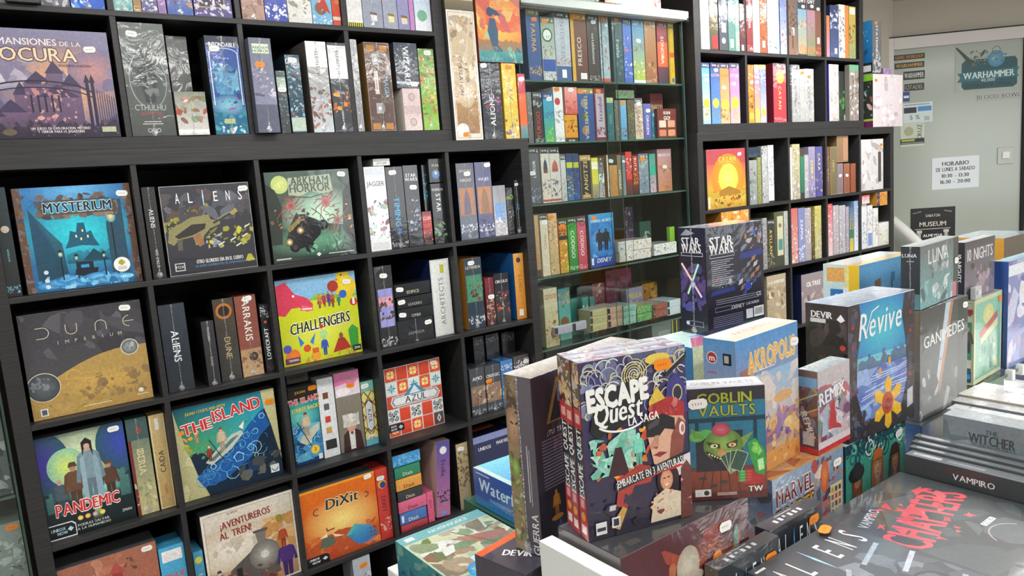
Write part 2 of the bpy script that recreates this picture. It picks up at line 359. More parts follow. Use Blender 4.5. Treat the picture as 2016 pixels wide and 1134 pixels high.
def A_arkham(k):
    k.bg('2c3a34', '4a5e54'); k.ell(.6, .5, .5, '3a5a4c', 'c8f0d4', rv=.34); k.ell(.5, .22, .6, '34483f', '6aa484', rv=.18); k.ell(.16, .86, .1, 'b8c87a', 'd4dc8a')
    k.poly([(0, .2), (0, .88), (.1, .8), (.16, .62), (.12, .2)], '24302c'); k.poly([(1, .1), (1, .86), (.9, .74), (.86, .3)], '2c2e2a'); k.blobs(['d8924a', 'e8b468', '6a4430'], .88, .3, .99, .62, 12)
    k.blobs(['c88a4a', '3c3a34'], .02, .38, .14, .6, 8)
    def tent(u, v, r, c, sd):
        q = random.Random(sd)
        for i in range(9):
            a = 6.28*i/9+q.random()*.5; pts = [(u+r*t*math.cos(a+t*1.2*(q.random()-.3)), v+r*t*k.a*math.sin(a+t*.9)) for t in (0, .3, .55, .8, 1, 1.15)]
            k.line(pts, .0042-.0003*i, c)
        k.ell(u, v, r*.34, mixc(c, 'ffffff', .15), c)
    tent(.26, .62, .15, '9a3a36', 1); tent(.68, .63, .16, 'a4403c', 2); tent(.8, .42, .13, '8a4438', 3)
    k.line([(.5, .58), (.6, .5), (.66, .4), (.74, .36)], .003, '2a3c34'); k.line([(.3, .72), (.5, .7), (.7, .74)], .003, '34443c')
    k.poly([(.16, .22), (.24, .42), (.36, .52), (.5, .47), (.6, .42), (.58, .28), (.44, .16), (.26, .12)], '15181a'); k.poly([(.24, .42), (.3, .52), (.42, .52), (.44, .46)], '33302a'); k.poly([(.18, .36), (.36, .5), (.38, .46), (.22, .33)], '8a7a4a')
    for u, v, r in ((.26, .16, .06), (.44, .14, .06), (.62, .38, .06)): k.ell(u, v, r, '0e1012'); k.ell(u, v, r*.5, '3a3c3c')
    for u, v in ((.34, .34), (.2, .22)): k.ell(u, v, .045, '30302a', 'ffd890'); k.ell(u, v, .014, 'fff4d0')
    k.blobs(['4a3a34', '6a2a2a', 'b08a6a'], .3, .46, .46, .58, 14); k.blobs(['6ab48a', '3a5a48', '8ac8a0'], .4, .06, .9, .18, 20, .1, .4)
    k.poly([(.25, .74), (.26, .93), (.76, .95), (.78, .76), (.66, .73), (.5, .77), (.38, .72)], 'a8b49c'); k.text('ARKHAM', .51, .89, .027, '4c5a4e', wmax=.13, bold=2); k.text('HORROR', .51, .81, .027, '4c5a4e', wmax=.14, bold=2)
    k.poly([(.5, .05), (.53, .075), (.56, .05), (.53, .025)], 'd8e0dc'); k.rect(.65, .04, .97, .05, 'c8ccc8'); k.rect(.03, .03, .2, .045, 'c8ccc8')
def A_dune(k):
    k.bg('4c4a50', '35353f'); k.blobs(['3f3e48', '55545c', '2f2f38', '5f5e66'], 0, .55, 1, .98, 30, .1, .5, .5)
    pts = [(0, .3)]+[(t/20, .2+.34*math.sin(math.pi*(.16+.52*t/20))) for t in range(21)]
    k.poly([(0, 0), (1, 0)]+[(1, .52)]+[(t/20, .16+.4*math.sin(1.57*min(1, .12+1.05*t/20))) for t in range(20, -1, -1)], 'b08f4e', .7)
    k.ell(.62, .25, .4, 'b08f4e', 'c9a252', rv=.16, m=.8); k.blobs(['9c7c48', 'a5854b', '94744a'], .42, .1, 1, .34, 60, .03, .3); k.blobs(['bc9c55', 'a8883f'], .1, .04, .7, .2, 30, .1, .4)
    k.arc(.36, .36, .06, 0, 200, .0012, 'e0b858'); k.line([(.3, .34), (.4, .33), (.5, .31), (.6, .34)], .0012, 'e0b858')
    k.ell(.115, .3, .135, 'd8ccb0'); k.ell(.115, .3, .128, '3a4148', '5c666c'); k.blobs(['7c868a', '4a5258', '8f979a'], .03, .28, .19, .4, 18, .1, .4)
    k.ell(.855, .55, .078, 'dcd4c0'); k.ell(.855, .55, .07, '5a6266', 'a4aaac'); k.blobs(['c4c8c8', '6a7276'], .81, .52, .9, .6, 10, .1, .4)
    Y = .81
    k.arc(.17, Y, .05, -90, 90, .0016, 'd8d0b4'); k.line([(.12, Y+.05), (.17, Y+.05)], .0016, 'd8d0b4'); k.line([(.12, Y-.05), (.17, Y-.05)], .0016, 'd8d0b4')
    k.arc(.4, Y, .045, 180, 360, .0016, 'd8d0b4'); k.line([(.355, Y), (.355, Y+.05)], .0016, 'd8d0b4'); k.line([(.445, Y), (.445, Y+.05)], .0016, 'd8d0b4')
    k.arc(.64, Y, .045, 0, 180, .0016, 'd8d0b4'); k.line([(.595, Y), (.595, Y-.05)], .0016, 'd8d0b4'); k.line([(.685, Y), (.685, Y-.05)], .0016, 'd8d0b4')
    k.arc(.88, Y, .05, 90, 270, .0016, 'e4dab0'); k.line([(.84, Y), (.92, Y)], .0016, 'e4dab0')
    for i, c in enumerate('IMPERIUM'): k.text(c, .28+.073*i, .7, .0095, 'c4bda8', bold=0)
    k.rect(.06, .03, .12, .1, 'd8dce0'); k.rect(.07, .04, .11, .09, '50545a'); k.ell(.9, .1, .022, 'e8e4d8'); k.rect(.86, .055, .96, .063, 'e8e4d8'); k.rect(.4, .045, .64, .055, 'd8c890')
def A_challenge(k):
    k.bg('c4cc1e', 'd0d62a', m=.3); k.ell(.5, .4, .5, 'c8d022', 'e4e65a', rv=.4, m=.2)
    k.rect(0, .72, 1, 1, '7fb4dc', '8fc0e4'); k.ridge(.76, .04, 14, '7ab04a', '8abf52', 4, .1, 1, .7); k.poly([(0, .6), (.2, .72), (.6, .72), (1, .66), (1, .5), (0, .4)], 'ccd424', m=.3)
    k.poly([(0, .6), (0, .94), (.12, .97), (.22, .82), (.36, .76), (.43, .68), (.42, .6), (.34, .6), (.26, .66), (.16, .66), (.08, .58)], 'd8405c'); k.poly([(.26, .62), (.41, .6), (.42, .64), (.3, .68)], 'e8687c'); k.ell(.2, .8, .015, 'f4f0e0')
    k.line([(.3, .635), (.41, .625)], .004, 'f4f0e8')
    k.ell(.86, .82, .14, 'e6c21c', 'f4d83a'); k.ell(.84, .95, .085, 'e8c620', 'f6dc40'); k.ell(.82, .97, .012, '20201c'); k.poly([(.76, .94), (.72, .91), (.78, .91)], 'e07a24')
    k.ell(.7, .85, .07, 'a83a24'); k.ell(.82, .74, .05, '2a6ac0'); k.ell(.95, .63, .05, 'c83a34'); k.rect(.935, .6, .965, .68, 'f0f0ec')
    q = random.Random(5); cc = ['7a3a8a', 'c85a2a', '3a5aa8', '8a4a2a', '2a8a6a', 'd8802a', 'b83a5a']
    for i in range(9): k.fig(.5+.06*(i % 5)+.02*q.random(), .58+.06*(i//5)+.04*q.random(), .13, cc[i % 7], 'd8a07a', cc[(i+3) % 7])
    k.ell(.12, .1, .09, 'e8722a', 'f08a3a'); k.ell(.06, .2, .05, '5a5ab8'); k.poly([(.22, .2), (.2, .34), (.27, .24)], '3a7ac8'); k.poly([(.38, .2), (.42, .34), (.34, .24)], '3a7ac8'); k.ell(.3, .17, .045, 'd8502a')
    k.fig(.52, .05, .22, '3a5ab8', '9ac0a8'); k.ell(.52, .3, .05, 'a8d890'); k.poly([(.62, .06), (.7, .22), (.78, .22), (.86, .08)], 'b0342c'); k.fig(.74, .18, .12, '8a5a34', 'd0a070'); k.poly([(.86, .05), (.84, .3), (.9, .36), (.97, .3), (.96, .1)], '3a9a3a')
    k.ell(.4, .06, .06, 'e8a030'); k.rect(.36, .1, .44, .16, 'd8602a'); k.blobs(['d8803a', '6a4a9a', 'b04a6a', 'e8b83a'], .02, .0, .9, .06, 30, .2, .6)
    k.text('CHALLENGERS', .5, .44, .036, '141414', rot=4, wmax=.215, bold=2, out='f4f6e0', sh=.1)
    k.poly([(.5, .36), (.47, .42), (.53, .42)], 'c8342a'); k.rect(.88, .03, .99, .1, '1c1c1c'); k.text('ZMAN', .935, .065, .009, 'f0f0f0', wmax=.022); k.rect(.02, .02, .2, .09, '6a3a5a'); k.text('TINKERING', .12, .06, .007, 'f0f0f0', wmax=.035)
def A_pandemic(k):
    k.bg('16242a', '2a4a5a'); k.ell(.5, .75, .62, '24505e', 'e4f4c4', rv=.4); k.ell(.05, .75, .3, '2b5560', '4a3aa0', rv=.3); k.ell(.95, .8, .3, '2b5560', '3c4ab4', rv=.28); k.ell(.3, .68, .22, '8fc8a8', 'd8e86a', rv=.18); k.rect(0, 0, 1, .3, '10191c', '1b2c30'); k.ell(.6, .4, .4, '1e3a40', '9ae8dc', rv=.1)
    for x, h in ((.02, .16), (.06, .2), (.86, .24), (.9, .28), (.94, .2)): k.rect(x, .26, x+.04, .26+h, '3c6a68', '4c7c78')
    k.fig(.19, .22, .36, '4a5a66', 'c49a80', wide=.9); k.fig(.36, .24, .46, '6a4a38', 'b48a70', '5a4436'); k.fig(.76, .26, .38, '5a3e30', 'b48a6e', '5a4638')
    k.fig(.55, .24, .66, '7e98a4', 'c89c84', wide=.85); k.poly([(.44, .28), (.45, .72), (.5, .76), (.5, .26)], '94b0bc'); k.poly([(.6, .26), (.6, .76), (.66, .7), (.68, .3)], '8aa6b4'); k.poly([(.49, .74), (.49, .88), (.55, .92), (.61, .88), (.61, .72), (.58, .82), (.52, .82)], '2a2026'); k.ell(.55, .835, .035, 'cfa48c')
    k.poly([(.5, .1), (.62, .1), (.59, .3), (.57, .3)], ['1b2c30', '1b2c30', 'd8f0a0', 'd8f0a0'])
    k.text('PANDEMIC', .47, .27, .034, 'cc2f34', rot=-1, wmax=.16, bold=2, out='f2ece6', sh=.0)
    for i, c in enumerate(('e0a838', 'd89a34', '8a84b0', 'd8cc2a')): k.ell(.36+.085*i, .155, .032, c, 'f0d890')
    k.poly([(0, .0), (.3, .0), (.3, .12), (.26, .15), (0, .15)], 'e0e4e6'); k.poly([(.0, .012), (.29, .012), (.29, .11), (.255, .14), (.0, .14)], '171c1e'); k.text('UNBOX', .1, .095, .009, 'b8d4e4', bold=2, wmax=.035); k.text('NOW', .14, .055, .009, 'b8d4e4', bold=2, wmax=.025); k.poly([(.2, .08), (.235, .105), (.27, .08), (.235, .055)], 'b8d4e4')
    k.text('PODRAS SALVAR', .5, .085, .007, 'd8dcd8', wmax=.08); k.text('A LA HUMANIDAD', .5, .05, .007, 'd8dcd8', wmax=.085); k.text('ZMAN', .9, .11, .008, 'd8dcd8', wmax=.025); k.text('MATT L.', .48, .945, .006, 'c8d0c0')
def A_island(k):
    k.bg('b8b484', 'c9c494', m=.5); k.blobs(['d4cf9e', 'a8a474'], 0, 0, 1, 1, 16, .1, .3)
    ed = lambda s: [(.2, .12), (.16, .22), (.12, .4), (.07, .62), (.02, .86), (0, 1), (.86, 1), (.88, .8), (.93, .6), (.97, .35), (1, .18), (1, 0), (.24, 0)]
    k.poly(ed(0), '14283e', m=.5)
    k.poly([(.02, .86), (0, 1), (.86, 1), (.88, .8), (.7, .62), (.5, .5), (.3, .46), (.1, .5)], ['2a8a92', '1c5a6a', '2c7a8a', '2aa0b4', '3ab4c0', '3aa8a8', '3a8a72', '4a9a5a'])
    k.blobs(['e86a24', 'f09a34', 'd8401c'], .04, .52, .2, .76, 22); k.blobs(['4a9a4a', '8ab848', '2a6a3a'], .08, .42, .3, .58, 18)
    k.poly([(.14, .22), (.3, .3), (.5, .42), (.7, .66), (.86, .8), (.92, .6), (.8, .5), (.7, .3), (.4, .12), (.2, .1)], '1c5aa0')
    for i in range(60):
        u = .16+.7*k.r.random(); v = .1+.85*(u-.1)*k.r.random()+.06; k.arc(u, v, .02+.05*k.r.random(), k.r.random()*360, 200+k.r.random()*360, .0018, k.r.choice(['5ab0e0', '3a84c4', 'a8dcf0', '2a6ab0']), n=7)
    k.blobs(['13243a', '1b3048', '24406a'], .55, .03, .98, .3, 24, .1, .4)
    k.poly([(.24, .36), (.3, .32), (.5, .44), (.64, .58), (.62, .62), (.52, .6), (.36, .48)], 'b8c4b8'); k.poly([(.26, .37), (.34, .42), (.52, .56), (.6, .58), (.48, .48), (.32, .36)], '5a7a74')
    k.fig(.42, .44, .26, 'c8b89a', 'd8a684', '7a5a34'); k.fig(.29, .37, .16, '8a3a2a', 'd0a080', 'e0dcd0'); k.line([(.3, .6), (.42, .34)], .003, '3a4a44'); k.poly([(.6, .66), (.66, .72), (.64, .62)], 'e8e4d8')
    k.text('JULIAN COURTLAND-SMITH', .3, .93, .009, 'e8c02a', rot=2, wmax=.12); k.text('THE', .2, .77, .034, 'c8323a', rot=6, out='f2ece2', bold=2); k.text('ISLAND', .6, .86, .036, 'c8323a', rot=6, wmax=.15, out='f2ece2', bold=2)
    k.rect(.87, .05, .96, .14, 'e0e4e4'); k.arc(.915, .1, .03, 180, 360, .0025, '30343a')
def A_rower(k):
    k.bg('16345c', '2a9aa4'); k.ell(.4, .62, .6, '2a8a94', '7ad0c0', rv=.2); k.blobs(['1e5ea0', '3a8ac8', '123058', '6ab8e0'], 0, .05, 1, .5, 46, .1, .4)
    for i in range(26): k.arc(k.r.random(), .1+.4*k.r.random(), .1, k.r.random()*360, 400*k.r.random(), .0016, k.r.choice(['8accea', '4a9ad0', 'c8ecf4']), n=7)
    k.poly([(.2, .3), (.45, .24), (.95, .42), (.98, .5), (.7, .46), (.3, .36)], 'c0c4b0'); k.fig(.5, .36, .3, 'd0c0a0', 'd0a080', '6a4a2c'); k.line([(.2, .56), (.62, .2)], .003, '4a3a2a')
    k.rect(0, .82, 1, 1, '2a2420'); k.text('JULIAN', .4, .94, .008, 'e8c02a'); k.text('THE ISLAND', .5, .83, .018, 'd8404a', wmax=.11, out='f0e8dc', bold=2, rot=3); k.text('STRIKES BACK!!', .55, .72, .013, 'e8d83a', wmax=.1, bold=2, rot=3)
    k.ell(.72, .16, .16, 'e0b83a'); k.ell(.72, .16, .13, 'e8ca4a'); k.text('3', .72, .16, .014, 'b03a24', bold=2); k.rect(.82, .02, .96, .09, 'dfe4e4')
def A_azul(k):
    k.bg('dfe2e0', 'e9ebe8', m=.15); n = 5; pal = [['e2582e', 'f0b46a', 'fbe6c4'], ['2f8a9a', '8cc8cc', 'e8f0ee'], ['d8452a', 'd8452a', 'd8452a'], ['2e3a44', 'e4e8e6', '2e3a44']]
    for j in range(5):
        for i in range(5):
            u0, v0, u1, v1 = i/n+.008, j/5+.007, (i+1)/n-.008, (j+1)/5-.007; cu, cv = (u0+u1)/2, (v0+v1)/2; t = (i*2+j*3+(i*j) % 2) % 4; p = pal[t]
            if t == 0:
                k.rect(u0, v0, u1, v1, p[0], m=.3)
                for a in range(8): k.ell(cu+.05*math.cos(a*.785), cv+.05*k.a*math.sin(a*.785), .022, p[1+a % 2])
                k.ell(cu, cv, .03, 'f4cf5a'); k.ell(cu, cv, .014, p[0])
            elif t == 1:
                k.rect(u0, v0, u1, v1, p[2], m=.2)
                for a in range(8): k.poly([(cu, cv)]+[(cu+r*math.cos(a*.785+d), cv+r*k.a*math.sin(a*.785+d)) for r, d in ((.045, .3), (.085, 0), (.045, -.3))], p[a % 2])
            elif t == 2: k.rect(u0, v0, u1, v1, p[0], 'dc5034', m=.3)
            else:
                k.rect(u0, v0, u1, v1, p[1], m=.2)
                for a in range(4):
                    x, y = cu+.045*(-1)**a, cv+.045*k.a*(1 if a < 2 else -1); k.arc(x, y, .03, 90*a, 90*a+290, .0035, p[0]); k.ell(x, y, .012, p[0])
                k.ell(cu, cv, .02, p[0])
    k.poly([(.06, .5), (.1, .42), (.9, .42), (.96, .5), (.9, .58), (.1, .58)], 'cfd6d6'); k.poly([(.3, .56), (.42, .66), (.5, .72), (.58, .66), (.7, .56)], '3f8fb4'); k.poly([(.4, .57), (.5, .69), (.6, .57)], 'd8e4e8')
    k.poly([(.09, .5), (.13, .44), (.87, .44), (.93, .5), (.87, .565), (.13, .565)], '3a4046'); k.poly([(.105, .5), (.14, .447), (.86, .447), (.915, .5), (.86, .558), (.14, .558)], 'e6e9e8'); k.text('AZUL', .51, .5, .024, '2c3238', wmax=.11, bold=1)
    k.poly([(0, .08), (0, .19), (.22, .19), (.26, .16), (.26, .08)], '1c2228'); k.text('BOX', .08, .155, .008, 'e8eef2', bold=2, wmax=.022); k.text('NOW', .08, .11, .008, 'e8eef2', bold=2, wmax=.024); k.poly([(.16, .13), (.2, .16), (.24, .13), (.2, .1)], 'b8cede')
    k.rect(.82, .02, .98, .19, '4a545a'); k.poly([(.86, .1), (.9, .17), (.94, .1), (.9, .04)], 'e4e6e4'); k.poly([(.88, .1), (.9, .14), (.92, .1), (.9, .07)], 'c8463a')
def A_train(k):
    k.bg('a87c52', 'ddd6c8'); k.ell(.3, .55, .5, 'cdbca2', 'eee8dc', rv=.25); k.blobs(['c89048', 'b87a34', 'e0b878'], .62, .3, .98, .75, 24, .15, .5)
    k.frame('e6dfd2', .006, m=.6); k.frame('a89a84', .0015, .008); k.blobs(['e8e2d6', 'c8beac'], .1, .45, .6, .65, 12, .2, .6)
    k.poly([(.2, .08), (.24, .3), (.5, .46), (.74, .42), (.78, .1)], '5a5450'); k.ell(.62, .36, .17, '6e6a66', 'a8a49e'); k.ell(.62, .36, .1, '8a8680', 'c0bcb4'); k.ell(.62, .36, .045, 'd8d4cc'); k.poly([(.56, .5), (.54, .64), (.66, .64), (.64, .5)], '7a7670'); k.rect(.52, .63, .68, .66, '5a5652')
    k.blobs(['6a2c28', '8a3e34', '4a2a26'], .2, .02, .72, .26, 28, .1, .35); k.ell(.35, .1, .1, '4a3e3a'); k.ell(.35, .1, .06, '8a7a70')
    k.fig(.12, .04, .3, '4a3a6a', 'd8b090', '2c3a6a'); k.fig(.27, .02, .22, 'b8862a', 'd8b090'); k.fig(.86, .02, .42, '4c2f78', 'd8a888', wide=1.3); k.fig(.84, .36, .26, 'b04a2a', 'd0a080')
    k.rect(.3, .0, .36, .3, '2a2422')
    k.text('¡AVENTUREROS', .46, .84, .023, '8a2a28', rot=3, wmax=.16, bold=2); k.text('AL TREN!', .34, .72, .023, '8a2a28', rot=3, wmax=.1, bold=2); k.ell(.82, .72, .04, '8a8a34'); k.text('ALAN R.', .33, .95, .006, '6a4a40')
def A_dixit(k):
    k.bg('c8541e', 'e0701e'); k.ell(.52, .5, .55, 'd9681e', 'fce48a', rv=.36, m=.3); k.rect(0, 0, 1, .16, 'a84a24', 'c45424'); k.blobs(['b8502a', 'd8703a', '94402a', 'e08a4a'], 0, .03, 1, .36, 36, .12, .4)
    k.poly([(.0, .2), (.3, .34), (.55, .36), (1, .24), (1, .1), (0, .04)], 'b8522a', m=.8); k.blobs(['a8664a', 'c87a4a'], .2, .08, .6, .3, 16)
    k.poly([(.56, .24), (.66, .36), (.86, .3), (.98, .14), (.8, .06), (.68, .08)], ['3a8ac0', '4aa8c8', '5a90c0', '3a6ab0', '4a7ac8', '3a78b8']); k.poly([(.54, .25), (.66, .37), (.72, .36), (.6, .24)], '5ab4a8')
    k.poly([(.2, .2), (.22, .3), (.3, .33), (.38, .3), (.4, .22), (.3, .18)], '5a6a5a'); k.poly([(.2, .33), (.3, .37), (.3, .32)], 'f0e4c8'); k.poly([(.36, .35), (.52, .27), (.4, .29)], 'f0e4c8'); k.line([(.3, .44), (.31, .4), (.4, .41)], .004, '7a2a1c')
    k.text('DiXit', .54, .75, .036, '2e3038', rot=1, wmax=.17, bold=2, out='f0d8a0', sh=.1); k.arc(.2, .69, .04, 60, 300, .003, '2e3038'); k.arc(.86, .72, .03, -120, 120, .003, '2e3038')
    for i in range(6): k.rect(.86+.05*(i % 2), .22-.05*(i//2), .89+.05*(i % 2), .25-.05*(i//2), '5a5a5a')
    k.text('LIBELLO', .9, .06, .006, '5ab0d8'); k.poly([(0, 0), (.3, 0), (.3, .09), (.26, .12), (0, .12)], '14181a'); k.text('UNBOX', .11, .085, .008, 'e8eef2', bold=2, wmax=.035); k.text('NOW', .13, .04, .008, 'e8eef2', bold=2, wmax=.028); k.poly([(.21, .06), (.245, .085), (.28, .06), (.245, .035)], 'c8dce8'); k.ell(.36, .08, .05, 'b8402a')
    k.rect(0, .97, 1, 1, 'f0a020', m=.2)
def A_catan(k):
    k.bg('b8702a', 'b84a5a'); k.rect(0, .3, 1, .75, 'e8a83a', 'c8605a', m=.4); k.ell(.54, .5, .42, 'e0882e', 'f0a83c', rv=.42, m=.2); k.ell(.54, .5, .25, 'fae04a', 'fdf07a', m=.1); k.blobs(['e8a83a', 'f0c050'], .24, .4, .86, .46, 8, .3, .7, .3)
    k.ridge(.3, .03, 12, '9a8a2a', 'c8a83a', 2, m=.5); k.poly([(.3, .3), (.55, .37), (.85, .28), (.85, .2), (.3, .2)], 'a87a2a'); k.ridge(.2, .03, 14, 'b8902e', 'd8b84a', 6); k.blobs(['c85a2a', '8a3a1e', 'e8c84a', '5a4a2a'], .05, .03, .95, .2, 40, .1, .35); k.rect(.02, .02, .06, .2, 'e8e4d8')
    k.text('CATAN', .52, .83, .025, 'f8da5a', wmax=.15, bold=2, out='8a2a2c'); k.text('EL JUEGO', .52, .73, .011, 'f4d070', wmax=.08); k.arc(.52, .64, .42, 60, 120, .002, 'f8d860', rv=.14)
def A_sea(k):
    k.bg('1c6a8a', '2a4aa8'); k.ell(.5, .3, .6, '2a5a9a', '8ad0e0', rv=.12); k.blobs(['5aa0c8', '8ac8dc', '1c3a6a', '3a7ab0'], .15, .42, .85, .72, 40, .1, .35, spiky=True); k.blobs(['3a4a9a', 'b06ab0', '2a3a7a'], 0, .26, 1, .42, 18); k.blobs(['1c8a9a', '14607a', '4ab0b8'], 0, .02, 1, .24, 24, .1, .4)
    k.rect(0, .9, 1, 1, '2a3248'); k.text('INSONDABLE', .5, .915, .013, 'e8ecf0', wmax=k.w*.8, bold=2); k.rect(.06, .3, .09, .84, 'dfe6ec'); k.rect(.91, .3, .94, .84, 'dfe6ec'); k.arc(.5, .82, .42, 0, 180, .0022, 'dfe6ec', rv=.06)
    k.rect(.3, .11, .62, .16, 'b8c48a'); k.blobs(['f0f4f8', 'b8dce4'], .2, .02, .9, .08, 16, .2, .6); k.text('Un juego de', .5, .78, .004, 'e8ecf4')
def A_smoke(k):
    k.bg('4c4f4f', '6f7674', m=.4); k.ell(.5, .5, .46, '5c6261', '444a4c', rv=.3, m=.4); k.arc(.46, .5, .36, 100, 250, .0022, 'a8b0ae', rv=.24); k.arc(.56, .5, .36, -70, 80, .0022, '9aa2a0', rv=.24)
    k.poly([(.4, .3), (.3, .58), (.42, .66), (.5, .7), (.6, .66), (.72, .58), (.62, .3)], '3c4244'); k.blobs(['5a6264', '343a3c', '7a8280'], .3, .36, .7, .66, 18, .1, .4, .5)
    for i in range(10): k.ell(.3+.04*i, .66+.1*abs(i-5)/5, .012, 'd0d6d4')
    k.text('CTHULHU', .48, .255, .016, 'b8bcba', wmax=k.w*.7, bold=0); k.text('DEATH MAY DIE', .48, .2, .008, 'b84a44', wmax=k.w*.46); k.rect(.3, .125, .68, .132, 'd0d4d2'); k.rect(.26, .105, .72, .112, 'd0d4d2')
    for u in (.4, .6): k.ell(u, .05, .05, 'c0c6c4'); k.ell(u, .05, .035, '4c4f4f')
def A_trunk(k):
    k.bg('5a4440', '6a524c'); k.frame('8a7268', .003); k.rect(.46, 0, .5, 1, '4a3834')
    for y in (.02, .9): k.rect(.08, y, .4, y+.07, 'b87e3a'); k.rect(.6, y, .9, y+.07, 'b87e3a')
    for y in (.2, .75): k.rect(.28, y, .56, y+.12, 'a8a8aa'); k.ell(.42, y+.06, .07, 'e0e0e2'); k.rect(.5, y+.02, .62, y+.1, '8a8a8c')
    k.rect(.3, .42, .46, .68, 'd8ccc4'); k.text('ALMANAQUE', .38, .55, .005, '5a4a44', rot=-90, wmax=.07); k.text('MAGIA', .76, .5, .016, '7ab0c8', rot=-90)
def A_mega(k):
    k.bg('e4d8c4', 'efe6d6', m=.3); k.rect(.1, .05, .9, .95, 'b0906a', 'd8c8a8'); k.blobs(['8a6a4a', 'c8a880', 'efe6d8', 'a88a6a', 'd8c4a0'], .1, .05, .9, .95, 60, .1, .35); k.rect(.12, .05, .9, .3, '9a7450', 'b08c62', m=1); k.poly([(.5, .6), (.78, .95), (.88, .95), (.6, .6)], 'd8c8b0'); k.ell(.5, .35, .3, 'c8ae88', 'e8dcc8', rv=.1); k.frame('f0e9dc', .006); k.frame('7a6248', .001, .007)
    k.text('MEGA', .58, .5, .013, '4a4038', rot=-90); k.text('CIVILIZATION', .36, .5, .015, '4a4038', rot=-90, wmax=.15); k.rect(.56, .5, .68, .54, 'b0984a'); k.ell(.28, .08, .22, 'f2f2f2', rv=.05); k.blobs(['e8e8ea', 'c8c8cc'], .08, .03, .5, .12, 12)
def A_codigo(k):
    k.bg('1c3fa0', '3aa0e0'); k.ell(.5, .55, .5, '2a78c8', '4ab4ee', rv=.36); k.blobs(['2a8ad8', '58c0f0', '1c5ab0'], .1, .2, .9, .85, 34, .1, .4)
    for u in (.4, .66):
        k.fig(u, .3, .42, '1e2c44', '22304a', wide=1.2)
    k.text('CODIGO SECRETO', .52, .87, .012, 'eaf6fc', wmax=.135, bold=2); k.text('DISNEY', .55, .12, .019, 'f0f6fc', wmax=.085, bold=1, sh=.2); k.rect(.04, .05, .12, .18, 'dce8f4')
def A_portrait(k):
    k.bg('7a7466', '8e887a', m=.4); k.rect(0, .7, 1, 1, 'e8e0e4', 'f0a8cc'); k.poly([(0, .84), (0, 1), (1, 1), (1, .9), (.7, .82), (.4, .86)], 'e078b0'); k.text('ALCHEMY', .55, .92, .01, '8a9a2a', wmax=k.w*.7, bold=2); k.ell(.3, .76, .3, 'f8eef4', rv=.05)
    k.poly([(.1, 0), (.16, .22), (.4, .28), (.6, .28), (.86, .22), (.94, 0)], '3c1e1e'); k.poly([(.4, .02), (.38, .26), (.62, .26), (.6, .02)], 'e4e2dc'); k.ell(.5, .32, .2, 'd89a80', 'e4ac92', rv=.08); k.blobs(['e8e6de', 'd0cec4', 'f4f2ec'], .2, .32, .82, .46, 46, .15, .5, spiky=True); k.poly([(.44, .22), (.5, .2), (.56, .22), (.56, .24), (.44, .24)], '5a5a30'); k.line([(.3, .4), (.36, .33)], .001, '5a5a54')
def A_lattice(k):
    k.bg('d8d47a', 'e2dc8a', m=.5)
    for i in range(-3, 7):
        k.line([(0, i*.2), (1, i*.2+.3)], .004, '8a4a24'); k.line([(0, i*.2+.3), (1, i*.2)], .004, '8a4a24')
    k.rect(0, .84, 1, 1, '7ab8a8'); k.rect(0, 0, 1, .1, '6ab4c8'); k.poly([(.2, .26), (.5, .2), (.8, .26), (.8, .66), (.5, .72), (.2, .66)], '30343a'); k.poly([(.24, .28), (.5, .22), (.76, .28), (.76, .64), (.5, .7), (.24, .64)], 'd8dce0'); k.text('AZUL', .5, .46, .014, '2c3238', rot=-90); k.rect(.15, .12, .85, .17, 'e4dccc')
def A_terra(k):
    k.bg('9a5a48', 'a8674f'); k.blobs(['b87458', '8a4c3e', 'c08468'], 0, .3, 1, .98, 18, .1, .3); k.poly([(.3, .5), (.36, .7), (.33, .84), (.42, .72), (.5, .6), (.46, .5)], 'e4dce0'); k.poly([(.5, .6), (.52, .8), (.62, .78), (.62, .6)], '9a3438'); k.poly([(.48, .78), (.57, .9), (.66, .76)], 'b04a44'); k.blobs(['3a2a2c', '5a3a3a'], .62, .76, .78, .9, 10)
ART = {n[2:]: f for n, f in list(globals().items()) if n.startswith('A_')}
CARD_ONLY = {'castle', 'azul', 'mystery', 'challenge', 'island', 'dixit', 'train', 'rower', 'pandemic', 'lattice'}

